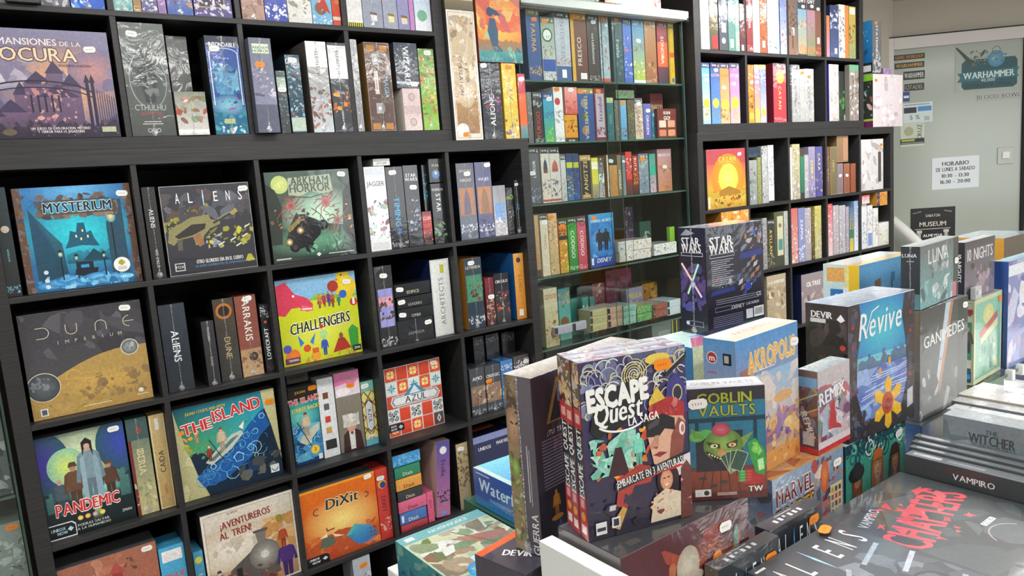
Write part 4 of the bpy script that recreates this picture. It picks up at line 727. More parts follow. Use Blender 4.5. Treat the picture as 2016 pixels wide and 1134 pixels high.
# ---------------------------------------------------------------- games on the wall
ROWS = """@UL0|0.00716,0.03215,-0.01246|on topmost cut-off shelf|games on the topmost shelf
.1121 .0120 2.2124 .0260 .2480 .2600|pale grey box half outside the frame|c=8a8d92-a5a8ad
.1393 -0.0200 2.2124 .0736 .2480 .2600|charcoal box with silver scrawl overhanging the edge|c=34363c-46484f n=9a9ca6,c9cbd2,5b5d66@.05-.8 side=222222
.2170 .0120 2.2124 .0688 .2600 .2600|speckled grey box|c=6c6a78-8d8b99 n=b9b7c4,55535f,dcdae2@0-1 w
.2882 .0120 2.2124 .0831 .2600 .2600|bright blue box|c=2a67d8-3c86ee n=6fb0ff,dcefff,1c4cb0@0-.3 w side=1b3f8c
.3930 .0120 2.2124 .0495 .2360 .2600|turquoise and white film-wrapped box|c=8fc9c9-b7dfdd n=e9f4f4,4f9fa2,cfe9e6@0-1 w side=d9dede
.4439 .0120 2.2124 .0213 .2720 .2000|brown and gold narrow box|c=a98a55-c4a36a n=8a6b3c,d9bf8a@0-1
.4665 .0120 2.2124 .0419 .2600 .2600|slate violet box with white column artwork|c=6d6c9c-7a7aa6 n=ffffff@.02-.2 t=MOZA/ffffff/.16/.35 side=8f8fb0
.5098 .0120 2.2124 .0220 .2480 .2000|plain mauve narrow box|c=a07fb5-a886bb
.5346 .0120 2.2124 .0721 .2600 .2600|orange figure artwork box with blue corner|c=3f6dc0-c08a5a n=c47e4e,8a4a2a,e0b98a,5f3a22@.08-.9 w side=3b4fa8
.6096 .0120 2.2124 .1114 .2720 .2600|purple box with gold curved panel|c=5b4f8c-6a5f9a P=3a3350/c9a95a@.12,.1,.82,.9 n=e8e4f0@.02-.25
.7503 .0120 2.2124 .0710 .2480 .2600|pinkish brown box with white text panels|c=b59488-c3a49a r=d9d0cc@.25-.45 n=9a6f5c,e6dcd8,c0876a@0-1 w
.8229 .0120 2.2124 .0720 .2720 .2600|royal blue box with torn white patches|c=3a4db0-4b61c4 n=ffffff@.05-.2 n=ffffff@.4-.6 w
.8966 .0120 2.2124 .0799 .2720 .2600|white box with sepia engraving emblem|c=e4e3df-efeeea n=a89a7a,6f664e@.08-.45 E=c9b37a@.5,.45,.2
.9782 .0120 2.2124 .0687 .2840 .2600|sky blue box with red pointed hat|c=6fb6df-a9daf2 E=8a5a48@.45,.18,.3 g=c5402c@.3,.22,.95,.12,.5,.42 n=e9f4fa@.0-.1
1.0487 .0120 2.2124 .0278 .2840 .2000|red and orange narrow box|c=d33a2a-f07a30 r=e9d9c0@.06-.1 n=e9a04c,8fd0e6@.25-.6
1.1013 .0120 2.2124 .0558 .2600 .2600|white box with hazard stripe base and red badge|c=f1f1ef-e6e8e8 z=1 E=d8203a@.5,.6,.3 h=B/ffffff/.6/.12
1.1590 .0120 2.2124 .0748 .2840 .2600|grey lilac box with tiny white carton picture|c=9ea5b8-a8b0c2 p=f6f3f0/7a5a50@.55,.12 n=e8ecf2@.4-.8 w
1.2358 .0120 2.2124 .0553 .2840 .2600|paler grey lilac box with tiny yellow carton picture|c=a6acc0-b2b8cb p=f0e6b0/8a7a40@.55,.12 n=e8ecf2@.4-.8
1.2931 .0120 2.2124 .0445 .2600 .2600|violet lilac box with tiny cream carton picture|c=9a98c8-a9a6d4 p=efe2c0/8a6a40@.55,.12
1.3397 .0120 2.2124 .0185 .2720 .2000|thin pink spine|c=c98ac4-d79bd0
1.3602 .0120 2.2124 .0673 .2720 .2600|sky blue and white box with green balloon|c=f4f6fa-7cc0f2 E=79b898@.45,.2,.3 h=Celles/f0f0ff/.09/.05
@UL1|0.00716,0.03215,-0.01246|on upper black shelf|games on the upper black shelf
.0415 .0000 1.8614 .3209 .2878 .0800|big cover with castle at dusk behind iron gate|A=castle s=w@.85,.83
.3925 .0000 1.8614 .1194 .3198 .0800|tall smoky grey box with winged shape and red subtitle|A=smoke s=w@.28,.9 w side=4a4d4e
.5345 .0900 1.8614 .0597 .3068 .2000|plain grey box half hidden behind tall smoky one|c=5d605f-7a7d7c
.5165 -0.0050 1.8614 .0883 .1277 .0600|small card box with red and green monster art|c=d9d6d2-8a8f80 n=b0483c,5f8a5a,e0d8c8,7a2f2a@.25-.9 r=f2f0ec@.04-.13 w
.6240 .0000 1.8614 .0999 .2950 .0800|deep blue sea monster box with white arch border|A=sea s=w@.25,.87 w side=26282e
.7435 -0.0350 1.8614 .0688 .2882 .3200|lilac grey mansion box with green title plate, jutting forward|c=8d8fae-6f7384 R=cfe0c8@.12,.84,.88,.94 h=ARKHAM/4a5a4a/.9/.035 h=HORROR/4a5a4a/.865/.035 n=c3b6c9,5a5a78,8a86a0,ddd4e0@.35-.68 s=o@.4,.72 r=5c5f73@0-.3 w
.8290 .0000 1.8614 .0301 .1966 .2000|small dark box with pale badge|c=3c4248-556066 r=aabfae@.72-.9 n=8aa0a0,39444a@.1-.6 s=w@.5,.7
.8641 .0000 1.8614 .0478 .2481 .2600|dark teal tentacle spine with pale base plate|c=27495a-2f5566 n=8fd0e0,15303c,bfe6ef,9a3a44@.15-.85 r=b9c9bc@.02-.2 s=w@.5,.93
.9362 .0000 1.8614 .0710 .2941 .2600|first white-topped horror spine with plane artwork|c=c4cfd6-8a7f7a r=e6e9ea@.72-1 t=ELDRITCH/2b2f36/.2/.76 n=9a6f50,6a4a3a,d9d2c8,b04a3a@.05-.5 w
1.0109 .0000 1.8614 .0656 .2929 .2600|second white-topped horror spine with flame artwork|c=34383f-50535a r=dfe3e5@.6-.97 t=ELDRITCH/2b2f36/.2/.78 n=e08a2c,b8561c,f0b050@.22-.45 t=NEBULA/e9e9e9/.12/.18 s=w@.3,.93 w
1.0945 .0000 1.8614 .0239 .3069 .2000|narrow grey film-wrapped box by shelf divider|c=8a8c90-b4b6ba n=e6e6ea,55575c@.2-1 w
1.1432 .0000 1.8614 .0962 .3010 .0800|brown trunk box with copper latches|A=trunk w side=8a6a3a
1.2593 .0040 2.0091 .0919 .1580 .2500|slate box with gothic title lying over pale one|c=3d4450-4a525f t=WIZARD/e3e6ea/.3/.5 r=c4cad2@.1-.15 s=w@.75,.1
1.2758 .0000 1.8614 .0703 .1473 .2500|pale pink box with printed seal marks|c=dcc8c6-d6bfbf e=a08a88@.5,.8,.2 e=a08a88@.5,.2,.2 r=c9b4b4@.4-.6 side=e9e7e4
1.3524 .0000 1.8614 .0641 .2882 .2600|green and red adventure box|c=8cbf4a-7aa05a n=e2583a,f0d060,3f8a44,d04a30@.05-.95 t=GESAR/f4e04a/.22/.5 s=w@.6,.95 w
@LT|0,0,0|standing on lower bookcase|games standing on the lower bookcase
1.4815 .0000 1.8206 .1237 .4703 .3000|tall cream and brown map box|A=mega s=o@.38,.045 w
1.6122 .0000 1.8206 .0915 .2860 .2600|charcoal box with thin white upright title|c=2c3038-3a4049 T=ALIONE/ffffff/.3/.38 n=a04a5a,5a4a8a@.35-.6 s=w@.2,.97 w
1.7136 .0000 1.8206 .0675 .2876 .2600|golden yellow box with purple army art|c=d9c15a-e6bd2e t=REX/6b4a14/.5/.62 n=7a5a9a,e9e2ea,4a3a6a@.02-.25 n=f0d878@.3-1 s=o@.5,.95 w
1.7887 .0000 1.8206 .0358 .2497 .2000|narrow sunset spine|c=3f8a8e-e88a4a r=e66a3c@.2-.7 r=c84a5c@.7-1 s=w@.5,.92
@CA1|0,0,0|on first glass cabinet shelf|games on the first glass cabinet shelf
1.9097 .0750 2.0586 .0698 .2834 .2600|blue spine with gold letters and creature|c=26498c-33609f k=8a7a4a t=FAUNA/e0b040/.6/.6 n=e0a83c@.08-.2 s=o@.6,.86
1.9849 .0750 2.0586 .0718 .2582 .2600|round green emblem box over blue band|c=d9d9dc-8ea890 R=1e50a8@.02,.15,.98,.34 E=3a6a50@.45,.72,.4 E=f2f2f0@.45,.72,.3 h=CV/22282e/.69/.05 n=c6b05a,5a7a5a,a58aa0@.36-.55 n=5a5a60,c9c9cc@0-.14 k=6a705a s=o@.3,.93
2.0595 .0750 2.0586 .0826 .2834 .2600|silver spine with dark ship badge|c=b4b9c6-c6ccd8 k=33373d r=3f5a94@0-.22 t=ENTDECKER/8f95a4/.3/.62 n=a8783c@.24-.34 R=ffffff@.35,.05,.65,.17
2.1479 .0750 2.0586 .0913 .2834 .2600|brown and gold fresco spine|c=5f2f22-74402e R=d9a93a@0,0,.2,1 k=b9862c T=FRESCO/e6d8c8/.45/.45 R=f0f0f4@.5,.04,.9,.13 s=o@.3,.95
2.2422 .0750 2.0586 .0668 .2834 .2600|dark brown spine with script title|c=3a2e2e-4a3c3a k=333336 t=notablement/d9d0ca/.3/.5 n=c9bfb8@.02-.1 s=w@.6,.9
2.3152 .0750 2.0586 .0560 .2834 .2600|pale blue and red marbled spine|c=b8c6d0-9ab0c0 k=a05a3a n=c0504a,e0e6ea,6a8a9a@.1-.9 r=d94a4a@0-.06 s=o@.3,.95
2.3932 .0750 2.0586 .0641 .2834 .2600|deep teal spine with white script|c=2c4a50-36535a t=Nautilus/d0e0e0/.35/.55 n=4a7a80,1e3438@.1-.9 s=o@.4,.97
2.4605 .0750 2.0586 .0524 .2834 .2600|vivid blue spine with dancer art|c=3a5ab8-4a7ad0 k=3a4048 n=e0e8f4,2a3a9a,d0503c,7aa0e0@.05-.75
2.5195 .0750 2.0586 .0772 .2834 .2600|sky blue spine with dragon over yellow field|c=b8c03a-3a8ac8 k=5a8ab0 n=e6d84a,8aa83c,f4f0d0@.08-.35 n=8a6a4a@.5-.62 r=e9f2f4@0-.05 s=w@.5,.67
2.6001 .0750 2.0586 .0758 .2834 .2600|copper brown spine with temple silhouette|c=9a5a34-b8845a k=b0a898 n=6a3a20,c99a6a@.08-.35 n=e0d0bc@.02-.08 s=o@.3,.94
2.6829 .0750 2.0586 .0708 .2834 .2600|red to purple gradient spine|c=3c2c44-a8283c R=e0603a@0,.28,1,.68 E=f2b030@.5,.42,.14 k=8a3a44 t=SONORA/f4e0d0/.35/.55
2.7609 .0750 2.0586 .0391 .2834 .2970|bright yellow spine beside gold one|c=e6c01e-d8b03a R=b8923a@0,0,.28,1 k=9a8a5a r=e06a2a@.44-.52 T=Agricola/b84a2a/.3/.26 R=2a6ab8@.45,.03,.85,.1
@CA2|0,0,0|on second glass cabinet shelf|games on the second glass cabinet shelf
1.8844 .0750 1.8066 .0268 .2056 .2000|grey spine at cabinet side|c=6a6a6e-88888c n=b04a44,c9c9cc@.1-.9
1.9165 .0750 1.8066 .0490 .2060 .2600|black spine with red block letters|c=2a2c30-34363a k=55585c T=YUKIGO/d8402c/.5/.35 n=b9b9bd@.7-.95 n=c9c9cc@0-.08
1.9711 .0750 1.8066 .0557 .2026 .2600|blue sky over green meadow spine|c=58b048-3aa0e0 k=22508a n=7ac860,a8e070@.02-.3 n=2a6ab0@.5-.62 s=w@.6,.88
2.0295 .0750 1.8066 .0512 .2282 .2600|white spine with red fruit|c=e9e9ea-f2f2f2 E=c83a40@.4,.74,.3 n=9a9aa0@.35-.6 n=4a4a50@.03-.1 s=o@.4,.97
2.0932 .0750 1.9217 .0702 .1141 .2600|red and pink half-height box atop amber one|c=d8504a-f0a8a0 n=e89088,a82a30@.05-.5 s=w@.5,.9
2.0835 .0750 1.8066 .0728 .1130 .2600|amber half-height box with helmet|c=d8901e-e6a02a n=7a4a1a,4a2e14@.35-.8 R=2f2a26@0,0,1,.14 h=DEVIR/f0e6d0/.03/.1
2.1646 .0750 1.8066 .0939 .2261 .2600|blue spine with three grey medallions|c=2a4a86-34599a k=a08a4a E=8a8a78@.4,.72,.22 E=4a5a4a@.4,.46,.22 E=9a7a5a@.4,.2,.22 t=TERRAMISTICA/c9c0a0/.25/.45 s=o@.2,.93
2.2616 .0750 1.8066 .0683 .2277 .2600|maroon framed spine with pale title panel|c=7a2a3a-8a3044 R=c4b4c4@.12,.06,.86,.9 T=Istanbul/5a3a5a/.5/.6 n=8a4a50,5a3a44@.08-.25 s=o@.4,.94
2.3361 .0750 1.8066 .0412 .1870 .2000|teal spine with pale yellow top|c=2f6a78-3a7a86 r=c9d09a@.88-1 T=NAP/a8c08a/.4/.5 n=3a8a90,1e4a58@0-.3
2.3837 .0750 1.8066 .0322 .1762 .2000|grey brown narrow spine|c=6a6258-7a7468 n=a8a090,3e3a34@.1-.9
2.4192 .0750 1.8066 .0392 .1765 .2000|light blue narrow spine with brown hut|c=5a9ac8-7ab4d8 n=8a5a3a,5a3a28@.05-.3 s=o@.5,.93
2.4649 .0750 1.8066 .0431 .1767 .2000|olive dark narrow spine|c=5a5a4a-6a5e4e n=8aa04a,3a2e2a@.05-.9
2.5114 .0750 1.8066 .0540 .1861 .2600|cream spine with brown temple text|c=d0bca8-c4b0a0 k=55565a T=CIUDAD/8a4a34/.4/.45 n=8a6a58,e6dacc@.05-.9 s=w@.5,.86
2.5688 .0750 1.8066 .0516 .1613 .2000|violet blue narrow spine|c=5a5aa0-6a70b4 t=ORIGEN/f0f0f8/.4/.4 s=w@.6,.8
2.6239 .0750 1.8066 .0420 .1288 .2000|teal low spine beside small orange-tagged one|c=2a86a0-3a9ab4 n=8ad0dc,1a5a7a@.05-.7 s=w@.5,.85
2.6695 .0750 1.8066 .0213 .1240 .1500|tiny pale blue spine with orange top|c=9ab0c8-8aa0ba r=e08a30@.85-1
2.4223 .1000 1.9933 .1182 .0381 .1000|small green carton lying over the narrow spines|c=6a9a5a-7a8a6a n=9ac06a,5a4a7a,8a70a0@0-1
2.7128 .1600 1.8066 .0872 .2207 .1000|tall tin of party edition behind low tin|c=b88a80-8a3440 H=SUSHI_GO/6a1c28/.84/.15 H=PARTY!/e8d8a0/.7/.15 n=e0c0a8@.1-.6
2.6398 .0550 1.8066 .1319 .1360 .0190|red-brown tin with rounded pictures|c=6a2c28-7a3430 R=e8d0c0@.08,.36,.44,.6 R=e0a080@.54,.36,.92,.6 R=d88a6a@.08,.06,.44,.28 R=e09a70@.54,.06,.92,.28 H=SUSHI/f4f0ec/.86/.12 H=GO!/f4f0ec/.68/.16
@CA3|0,0,0|on third glass cabinet shelf|games on the third glass cabinet shelf
1.8724 .0750 1.5546 .0572 .2329 .2600|grey spine with pale city letters|c=54565e-686a72 k=44464a T=LUXOR/e8e8ea/.3/.62 n=9aa8c0,8a8a96@.02-.3 s=w@.3,.55
1.9379 .0750 1.5546 .0468 .2309 .2600|cream spine with striped dark dome|c=dcd2c0-d8d2c6 k=33363a g=3a4a5a@.25,.6,.75,.6,.5,.78 R=8a4a3a@.25,.54,.75,.6 n=b04a3a,4a6a9a@.16-.42 r=b8564a@.02-.06
1.9859 .0750 1.5546 .0562 .2294 .2600|cream spine with red and white dome|c=d2ccc4-d4d0ca k=33363a g=b8604a@.2,.6,.8,.6,.5,.76 R=a85a4a@.2,.56,.8,.62 n=5a5a6a,4a4a58@.12-.48 r=b8564a@.02-.06
2.0450 .0750 1.5546 .0289 .1998 .2000|narrow ash white spine|c=c0c0be-d0d0ce k=55585a n=8a7a70,a8a8a4@0-.5
2.0768 .0750 1.5546 .0375 .2007 .2600|navy spine with yellow title patch|c=2a6a9a-2c3e6e R=c8c83a@.05,.7,.95,.82 n=d8d040,d04a3a,3a8ac0@.05-.6
2.1155 .0750 1.5546 .0350 .1994 .2600|second navy spine with yellow patch|c=2a4a8a-2c3e6e R=b8b83a@.05,.7,.95,.82 n=5a7ab0,1c2c54@.05-.6
2.1535 .0750 1.5546 .0666 .1914 .2600|black spine with gold frame and title|c=22242c-2a2c34 F=b89a5a k=b8924a T=YANGTZE/e0c080/.62/.48 R=c9a868@.15,.03,.85,.1
2.2232 .0750 1.5546 .0396 .1778 .2500|yellow and white spine|c=8a8078-e0d84a r=f0ecd0@.7-.9 r=d8d04a@.35-.72 n=5a5048,a89890@0-.3
2.2639 .0750 1.5546 .0338 .1762 .2500|black and white sketch spine|c=b8b8b8-4a4a4c r=d9ece4@.38-.6 n=2a2a2c,e8e8e8@0-.98
2.3167 .0750 1.5546 .0635 .1876 .2600|orange desert spine with black top|c=c88a4a-d8985a r=2a2826@.75-1 R=d8d8d8@0,0,.16,1 n=b07a40@.1-.6 s=w@.4,.85
2.3815 .0750 1.5546 .0287 .1853 .2600|olive narrow spine with white capitals|c=7a6a4a-8a7a58 T=IMPERIUM/efe6d0/.6/.4
2.4135 .0750 1.5546 .0197 .1818 .2000|thin blue grey spine|c=7a8a94-6a7a84 s=w@.5,.85
2.4365 .0750 1.5546 .0399 .1970 .2600|bright red spine with blue figure|c=3a2a2c-d03a34 R=d8403a@.05,.36,.95,.95 n=3a3a7a,e8d0c0@.45-.85
2.4798 .0750 1.5546 .0371 .1770 .2600|red to orange spine with white script|c=3a1c1a-b03a24 t=RUTA/f0f0f0/.5/.78 n=e0702a,d8a03a@.25-.65
2.5204 .0750 1.5546 .0654 .1848 .2600|blue grey spine with round wave art|c=7a8694-8a929c k=6a6e74 n=3a7ac0,aab4c0,4a5a70@.05-.45 n=b0b6be@.5-.9 s=o@.4,.86
2.5927 .0750 1.5546 .0421 .1822 .2500|teal to pink spine|c=c8a4b4-2a9a86 r=3aa890@.45-.75 n=7a5a6a,e0c8d0@.05-.4
2.6766 .1000 1.5546 .0985 .2027 .2600|rose sunset cover at end of shelf|c=c88a5a-c89aa0 n=d88a8a,e0b070,b86a5a@.05-.7 H=PROYECTO/f0e8f0/.86/.08 s=w@.5,.58
@CA4|0,0,0|on fourth glass cabinet shelf|games on the fourth glass cabinet shelf
1.8803 .0750 1.2456 .0221 .2633 .2000|tan sliver at cabinet side|c=b88a5a-c8a878 r=4a4038@0-.12
1.9108 .0750 1.2456 .0421 .2649 .2600|cream spine with brown lettering and black cap|c=e0d0b4-dcd0bc k=3a3c40 T=Civitas/a86a3a/.4/.55 s=w@.6,.86
1.9557 .0750 1.2456 .0486 .2633 .2600|tan spine with temple prints|c=c8a878-d8b890 n=8a6238,b08850,e6d2ac@.02-.95 t=toscana/9a5a38/.35/.7 s=o@.3,.94
2.0101 .0750 1.2456 .0467 .2326 .2600|orange jungle spine with fire art|c=c8a02a-d8742a r=2a2c30@.62-.7 k=2f3236 n=f0e04a,d83c1e,6a8a2a,f4f0a0@.05-.6 n=3a2a1e@.72-.9 s=o@.5,.88
2.0627 .0750 1.2456 .0506 .2368 .2600|grass green spine with white title|c=1e7a34-3aa83a k=33373a t=CODIGO/e8f4e0/.5/.5 n=2a2c2a@.8-.9 n=e0f0d8@.03-.1
2.1162 .0750 1.2456 .0516 .2365 .2600|rose pink spine with white title|c=b83a5a-d8607a k=3f4246 t=CODIGO/f8e8ec/.45/.5 n=6a3040@.82-.92 n=f0d8e0@.03-.1
2.1862 .0750 1.2456 .1532 .2395 .0600|blue cover with two dark silhouettes|A=codigo s=o@.2,.93
2.3460 .0550 1.2530 .0892 .0488 .1200|lower flat white box with round drawings|c=d8d0c8-e0dcd6 n=9a6a54,8a92a8,f4f0ea,5a5450@.1-.9
2.4386 .0550 1.2541 .1164 .0426 .1200|lower flat white box beside lower one with round drawings|c=dcd4cc-e4dfd8 n=a87a5a,6a6460,f4f0ea@.1-.9
2.3406 .0550 1.3024 .0965 .0454 .1200|upper flat white box with blue round drawings|c=d8d4d0-e0dcd8 n=7a8aa8,5a78b0,f4f2ee,8a6a58@.1-.9
2.4403 .0550 1.2987 .1197 .0472 .1200|upper flat white box with brown round drawings|c=dcd2c8-e2dcd4 n=8a6a50,c09a80,f2efe9@.1-.9
2.5766 .0550 1.2564 .1589 .0534 .1200|flat white carton with black print|c=e6e6e4-ececea n=2a2a2a,8a3a34,cfcfcc@.1-.9
2.5614 .2200 1.2456 .0534 .2463 .1000|dark blue mini box stack at back of shelf|c=1c2040-2a2a4a n=a83a3a,c9a0a0,3a4a9a@0-1
2.6371 .2000 1.2456 .0806 .1675 .1200|dark teal card pack at back of shelf|c=1e3a3a-3a5a50 n=c9d9d0,8a5a4a@0-.7
2.7644 .1200 1.2674 .0356 .1088 .0200|lime green curved card|c=8ac83a-a8e04a
@CA5|0,0,0|on lowest glass cabinet shelf|games on the lowest glass cabinet shelf
1.9033 .0750 .9356 .0747 .2559 .1000|cream cover with red title and desert figures|c=c8b88a-d8d0b0 H=COYOTE/b8483a/.86/.1 n=8a5a3a,5a4a3a,d0a060@.15-.6 E=b84a34@.6,.22,.24 n=a08a60@0-.15
2.0277 .1300 .9356 .0694 .2338 .0600|teal cover with brown round head|c=6ab0a0-4a9aa0 E=8a5a34@.45,.35,.35 n=a03a3a,d89a3a@.7-.95 E=3a8a4a@.4,.66,.12
2.1322 .1700 .9356 .1042 .1734 .1000|deep teal box pair with tall picture|c=1e6a60-2a7a70 R=5a4a2a@.35,.2,.65,.75
2.1772 .1400 .9356 .0380 .1737 .0200|teal spine with white and brown picture|c=3a9a8a-2f7a72 n=e8e0d8,6a3a28,c0a090@.1-.8
2.2247 .1400 .9356 .0299 .1688 .0200|second teal spine with pale picture|c=3a8a7e-2f6a66 n=e0dcd4,5a4a44,a8b0a8@.1-.8
1.9355 .0550 .9870 .1849 .0352 .0190|flat lilac grey carton by the glass|c=a8a4b8-bcb8c8 R=1e1e22@.0,.1,.1,.9 R=1e1e22@.55,.0,.66,.95 top=cfcbd6
2.1465 .0600 .9611 .1036 .0348 .0790|olive slim carton, lowest of three|c=b8b07a-c4bc8a R=1e1e20@0,.1,.14,.9 n=5a5a3a@.3-.7 top=d8d4c0
2.1493 .0600 .9965 .1035 .0313 .0790|olive slim carton, middle of three|c=b4ac76-c0b886 R=1e1e20@0,.1,.14,.9 n=55553a@.3-.7
2.1488 .0600 1.0285 .1033 .0318 .0790|olive slim carton, topmost of three|c=b8b07a-c4bc8a R=1e1e20@0,.1,.14,.9 n=5a5a3a@.3-.7 top=a8a498
2.2573 .0600 .9606 .0904 .0354 .1200|salmon slim carton, lowest of three|c=c09a80-d0aa90 R=1e1e20@0,.1,.18,.9
2.2567 .0600 .9966 .0937 .0272 .1200|salmon slim carton, middle of three|c=bc967c-cca68c R=1e1e20@0,.1,.18,.9
2.2558 .0600 1.0245 .0933 .0301 .1200|salmon slim carton, topmost of three|c=c09a80-d0aa90 R=1e1e20@0,.1,.18,.9 top=b0a8a0
2.3541 .0600 .9570 .0841 .0337 .1200|mint slim carton, lowest of three|c=6a9a8a-8ab4a6 n=b0d0c4@0-1
2.3565 .0600 .9913 .0840 .0278 .1200|mint slim carton, middle of three|c=70a090-8ab8a8 n=b0d0c4@0-1
2.3554 .0600 1.0196 .0873 .0259 .1200|mint slim carton, topmost of three|c=6a9a8a-86b2a4 n=b0d0c4@0-1 top=9ab8b0
2.4449 .0600 .9557 .1009 .0366 .1200|grass green slim carton, lower of two|c=3a8a4a-5aa05a n=c0b060,8ad080@0-1
2.4477 .0600 .9942 .1008 .0365 .1200|grass green slim carton, upper of two|c=40904e-5aa05a n=c0b060,8ad080@0-1 top=7a8a5a
2.5528 .0600 .9543 .0973 .0372 .1200|brick red slim carton, lower of two|c=8a4034-a0503e R=1e1e20@0,.1,.18,.9 n=c08a70@.2-.8
2.5518 .0600 .9922 .1007 .0317 .1200|brick red slim carton, upper of two|c=8a4034-a0503e R=1e1e20@0,.1,.18,.9 n=c08a70@.2-.8 top=8a8e90
2.6572 .0600 .9517 .0931 .0379 .1200|white blue slim carton, lower of two|c=c8d4da-d8e2e6 R=1e1e20@0,.1,.16,.9
2.6560 .0600 .9901 .0967 .0348 .1200|white blue slim carton, upper of two|c=ccd8de-d8e2e6 R=1e1e20@0,.1,.16,.9 top=b4ccd4
2.4450 .2600 .9356 .1780 .2546 .1000|magenta carton at back of shelf|c=6a1e44-8a2a58 n=a84a78,4a1830@0-1
2.3619 .2700 .9356 .0819 .1998 .0800|red and white sunburst box at back|c=7a2a34-a04a54 n=e8d8d0,5a1c28@0-1
2.5218 .2000 .9356 .1154 .1591 .0400|purple pack with yellow title|c=8a78a8-a8a0c0 H=PELEA/e8d040/.75/.2 n=e0dce8,5a4a7a@.05-.6
2.6760 .2400 .9356 .1099 .1572 .0800|orange brown drum-like box|c=a85a1e-c8902a n=6a3410,e8c060@0-1
@CA6|0,0,0|at bottom of glass cabinet|games at the bottom of the glass cabinet
2.5398 .0600 .6606 .1393 .2649 .1000|grey green carton with pale panel|c=5a6660-6a766e R=8a9488@.3,.1,.9,.85
2.6829 .0600 .6606 .0264 .2649 .1000|first yellow-striped black spine|c=2a2c26-34362e R=c8c83a@.0,0,.25,1
2.7131 .0600 .6606 .0266 .2649 .1000|second yellow-striped black spine|c=2a2c26-34362e R=c8c83a@.0,0,.25,1
@UR0|2.8503,-0.0078,-0.02228|on far bookcase's top shelf|games on the far bookcase's top shelf
.0474 .0000 2.2124 .0622 .2925 .2600|white spine with slanted script title|c=e9eaec-f3f3f4 t=Rajas/8a8aa0/.35/.72 n=c89a5a@.3-.4 n=2a2a2e@.12-.15
.1133 .0000 2.2124 .0598 .2983 .2600|olive mask spine with red base label|c=4a4030-7a7448 n=8a7a3a,5a3a24,a89a5a@.3-1 R=b02a30@.25,.02,.95,.22 E=c8702a@.5,.55,.25
.1807 .0000 2.2124 .0649 .3043 .2600|dark slate spine with white badges|c=4a4c52-3a4a68 R=f0f0f0@.3,.28,.8,.42 E=f0f0f0@.5,.15,.22 n=5a6a8a@.45-1
.2495 .0000 2.2124 .0540 .3103 .2600|teal green spine with bold white title|c=5a8a80-4a8078 t=MACHER/f0f4f2/.55/.66 R=f4f4f4@.25,.05,.7,.18
.3046 .0000 2.2124 .0310 .3151 .2000|pale teal sliver spine|c=8ab0a4-5a9a90 n=c8d8a8@.05-.3
.3396 .0000 2.2124 .0349 .2294 .2500|maroon leather-like short spine|c=5a1e28-74303a n=8a5a3a@.3-.7 R=e8dcd4@.3,.02,.8,.14
.3925 .0000 2.2124 .0480 .3228 .2600|crimson spine with bold white title|c=8a2c34-9a3640 t=CONCORDIA/f4e6dc/.45/.6 n=e0c8c0@.02-.1
.4446 .0000 2.2124 .0538 .3275 .2600|white spine with blue grey title|c=e6eaf0-eef2f6 t=VENUS/7a8aa8/.35/.6
.5025 .0000 2.2124 .0547 .3326 .2600|rust orange spine with gold flourish|c=a8522c-b86a3c n=e0b060,7a3418@.2-1 R=f0e8e0@.25,.08,.7,.18
.5615 .0000 2.2124 .0992 .3332 .2600|icy blue and white spine|c=d8e2ea-a8c4dc n=5a6a78,8a9aa4@.03-.22 n=f4f8fa,c0d4e4@.25-1 R=8ab078@.25,.85,.6,.95
.6695 .0000 2.2124 .0560 .3332 .2600|blue spine with copper machinery|c=c8c4d8-4a7ac0 n=8a6a4a,a83a44,d8c8a0,6a8ac8@.1-.9
.7435 .0000 2.2124 .0785 .3332 .2600|brown spine with bare tree|c=8a6a58-6a5a50 n=4a4038@.3-.75 R=ececec@.35,.3,.65,.42 R=3e3630@.4,.1,.5,.4
.8266 .0000 2.2124 .0790 .3332 .2600|black-topped spine with red-roofed village|c=b8a46a-5aa8d8 r=34363a@.72-1 n=b85a3a,e0c868@.4-.55 n=d8702a@.02-.15 r=2e3034@0-.02 H=GWT/f0f0f0/.85/.07 s=w@.6,.76
.9103 .0000 2.2124 .0755 .3332 .2600|black-topped spine with pink and violet hills|c=6a8a54-c880a8 r=34363a@.72-1 n=8a68a8,b89a5a@.38-.55 n=e8702a@.02-.15 H=GWT/f0f0f0/.85/.07 s=w@.6,.78
.9870 .0000 2.2124 .0527 .3332 .2600|black-topped spine with brown lower half|c=7a4a3a-8a5a4a r=34363a@.72-1 n=e8702a@.02-.14 R=f0e8e0@.3,.2,.75,.3 s=w@.5,.75
1.0945 .0000 2.2124 .0291 .2236 .2000|thin orange and lilac spine|c=b88ab0-e0803a
1.1286 .0000 2.2124 .0854 .2828 .2600|navy spine with pale stamp|c=4a5a8a-34406a n=8a9ac8,e0e4f0@.55-.9 R=e8e8ec@.5,.07,.8,.18 s=w@.6,.72
1.2152 .0000 2.2124 .0608 .2918 .2600|cream white spine with tiny captions|c=e0dcd0-ece8de n=8a94a8,3a4a8a@.1-.95 w
1.2772 .0000 2.2124 .0360 .2909 .2500|orange slim spine|c=d8803a-e0904a
1.3185 .0000 2.2124 .0691 .2884 .2600|mustard spine with small rider|c=8a9a6a-d8b84a R=ecece8@.1,.85,.9,.98 n=a84a2a,5a3a24@.3-.65
@UR1|2.8503,-0.0078,-0.02228|on far bookcase's second shelf|games on the far bookcase's second shelf
.0422 .0000 1.8614 .0557 .2886 .2600|light blue spine over golden harvest|c=d8dcb0-4aa8e8 k=3f527a E=f0dc4a@.5,.34,.4 n=8a9a4a,c8b85a@.1-.3 r=9ad0dc@0-.06 h=CATAN/e8e0a0/.8/.05 s=w@.6,.72
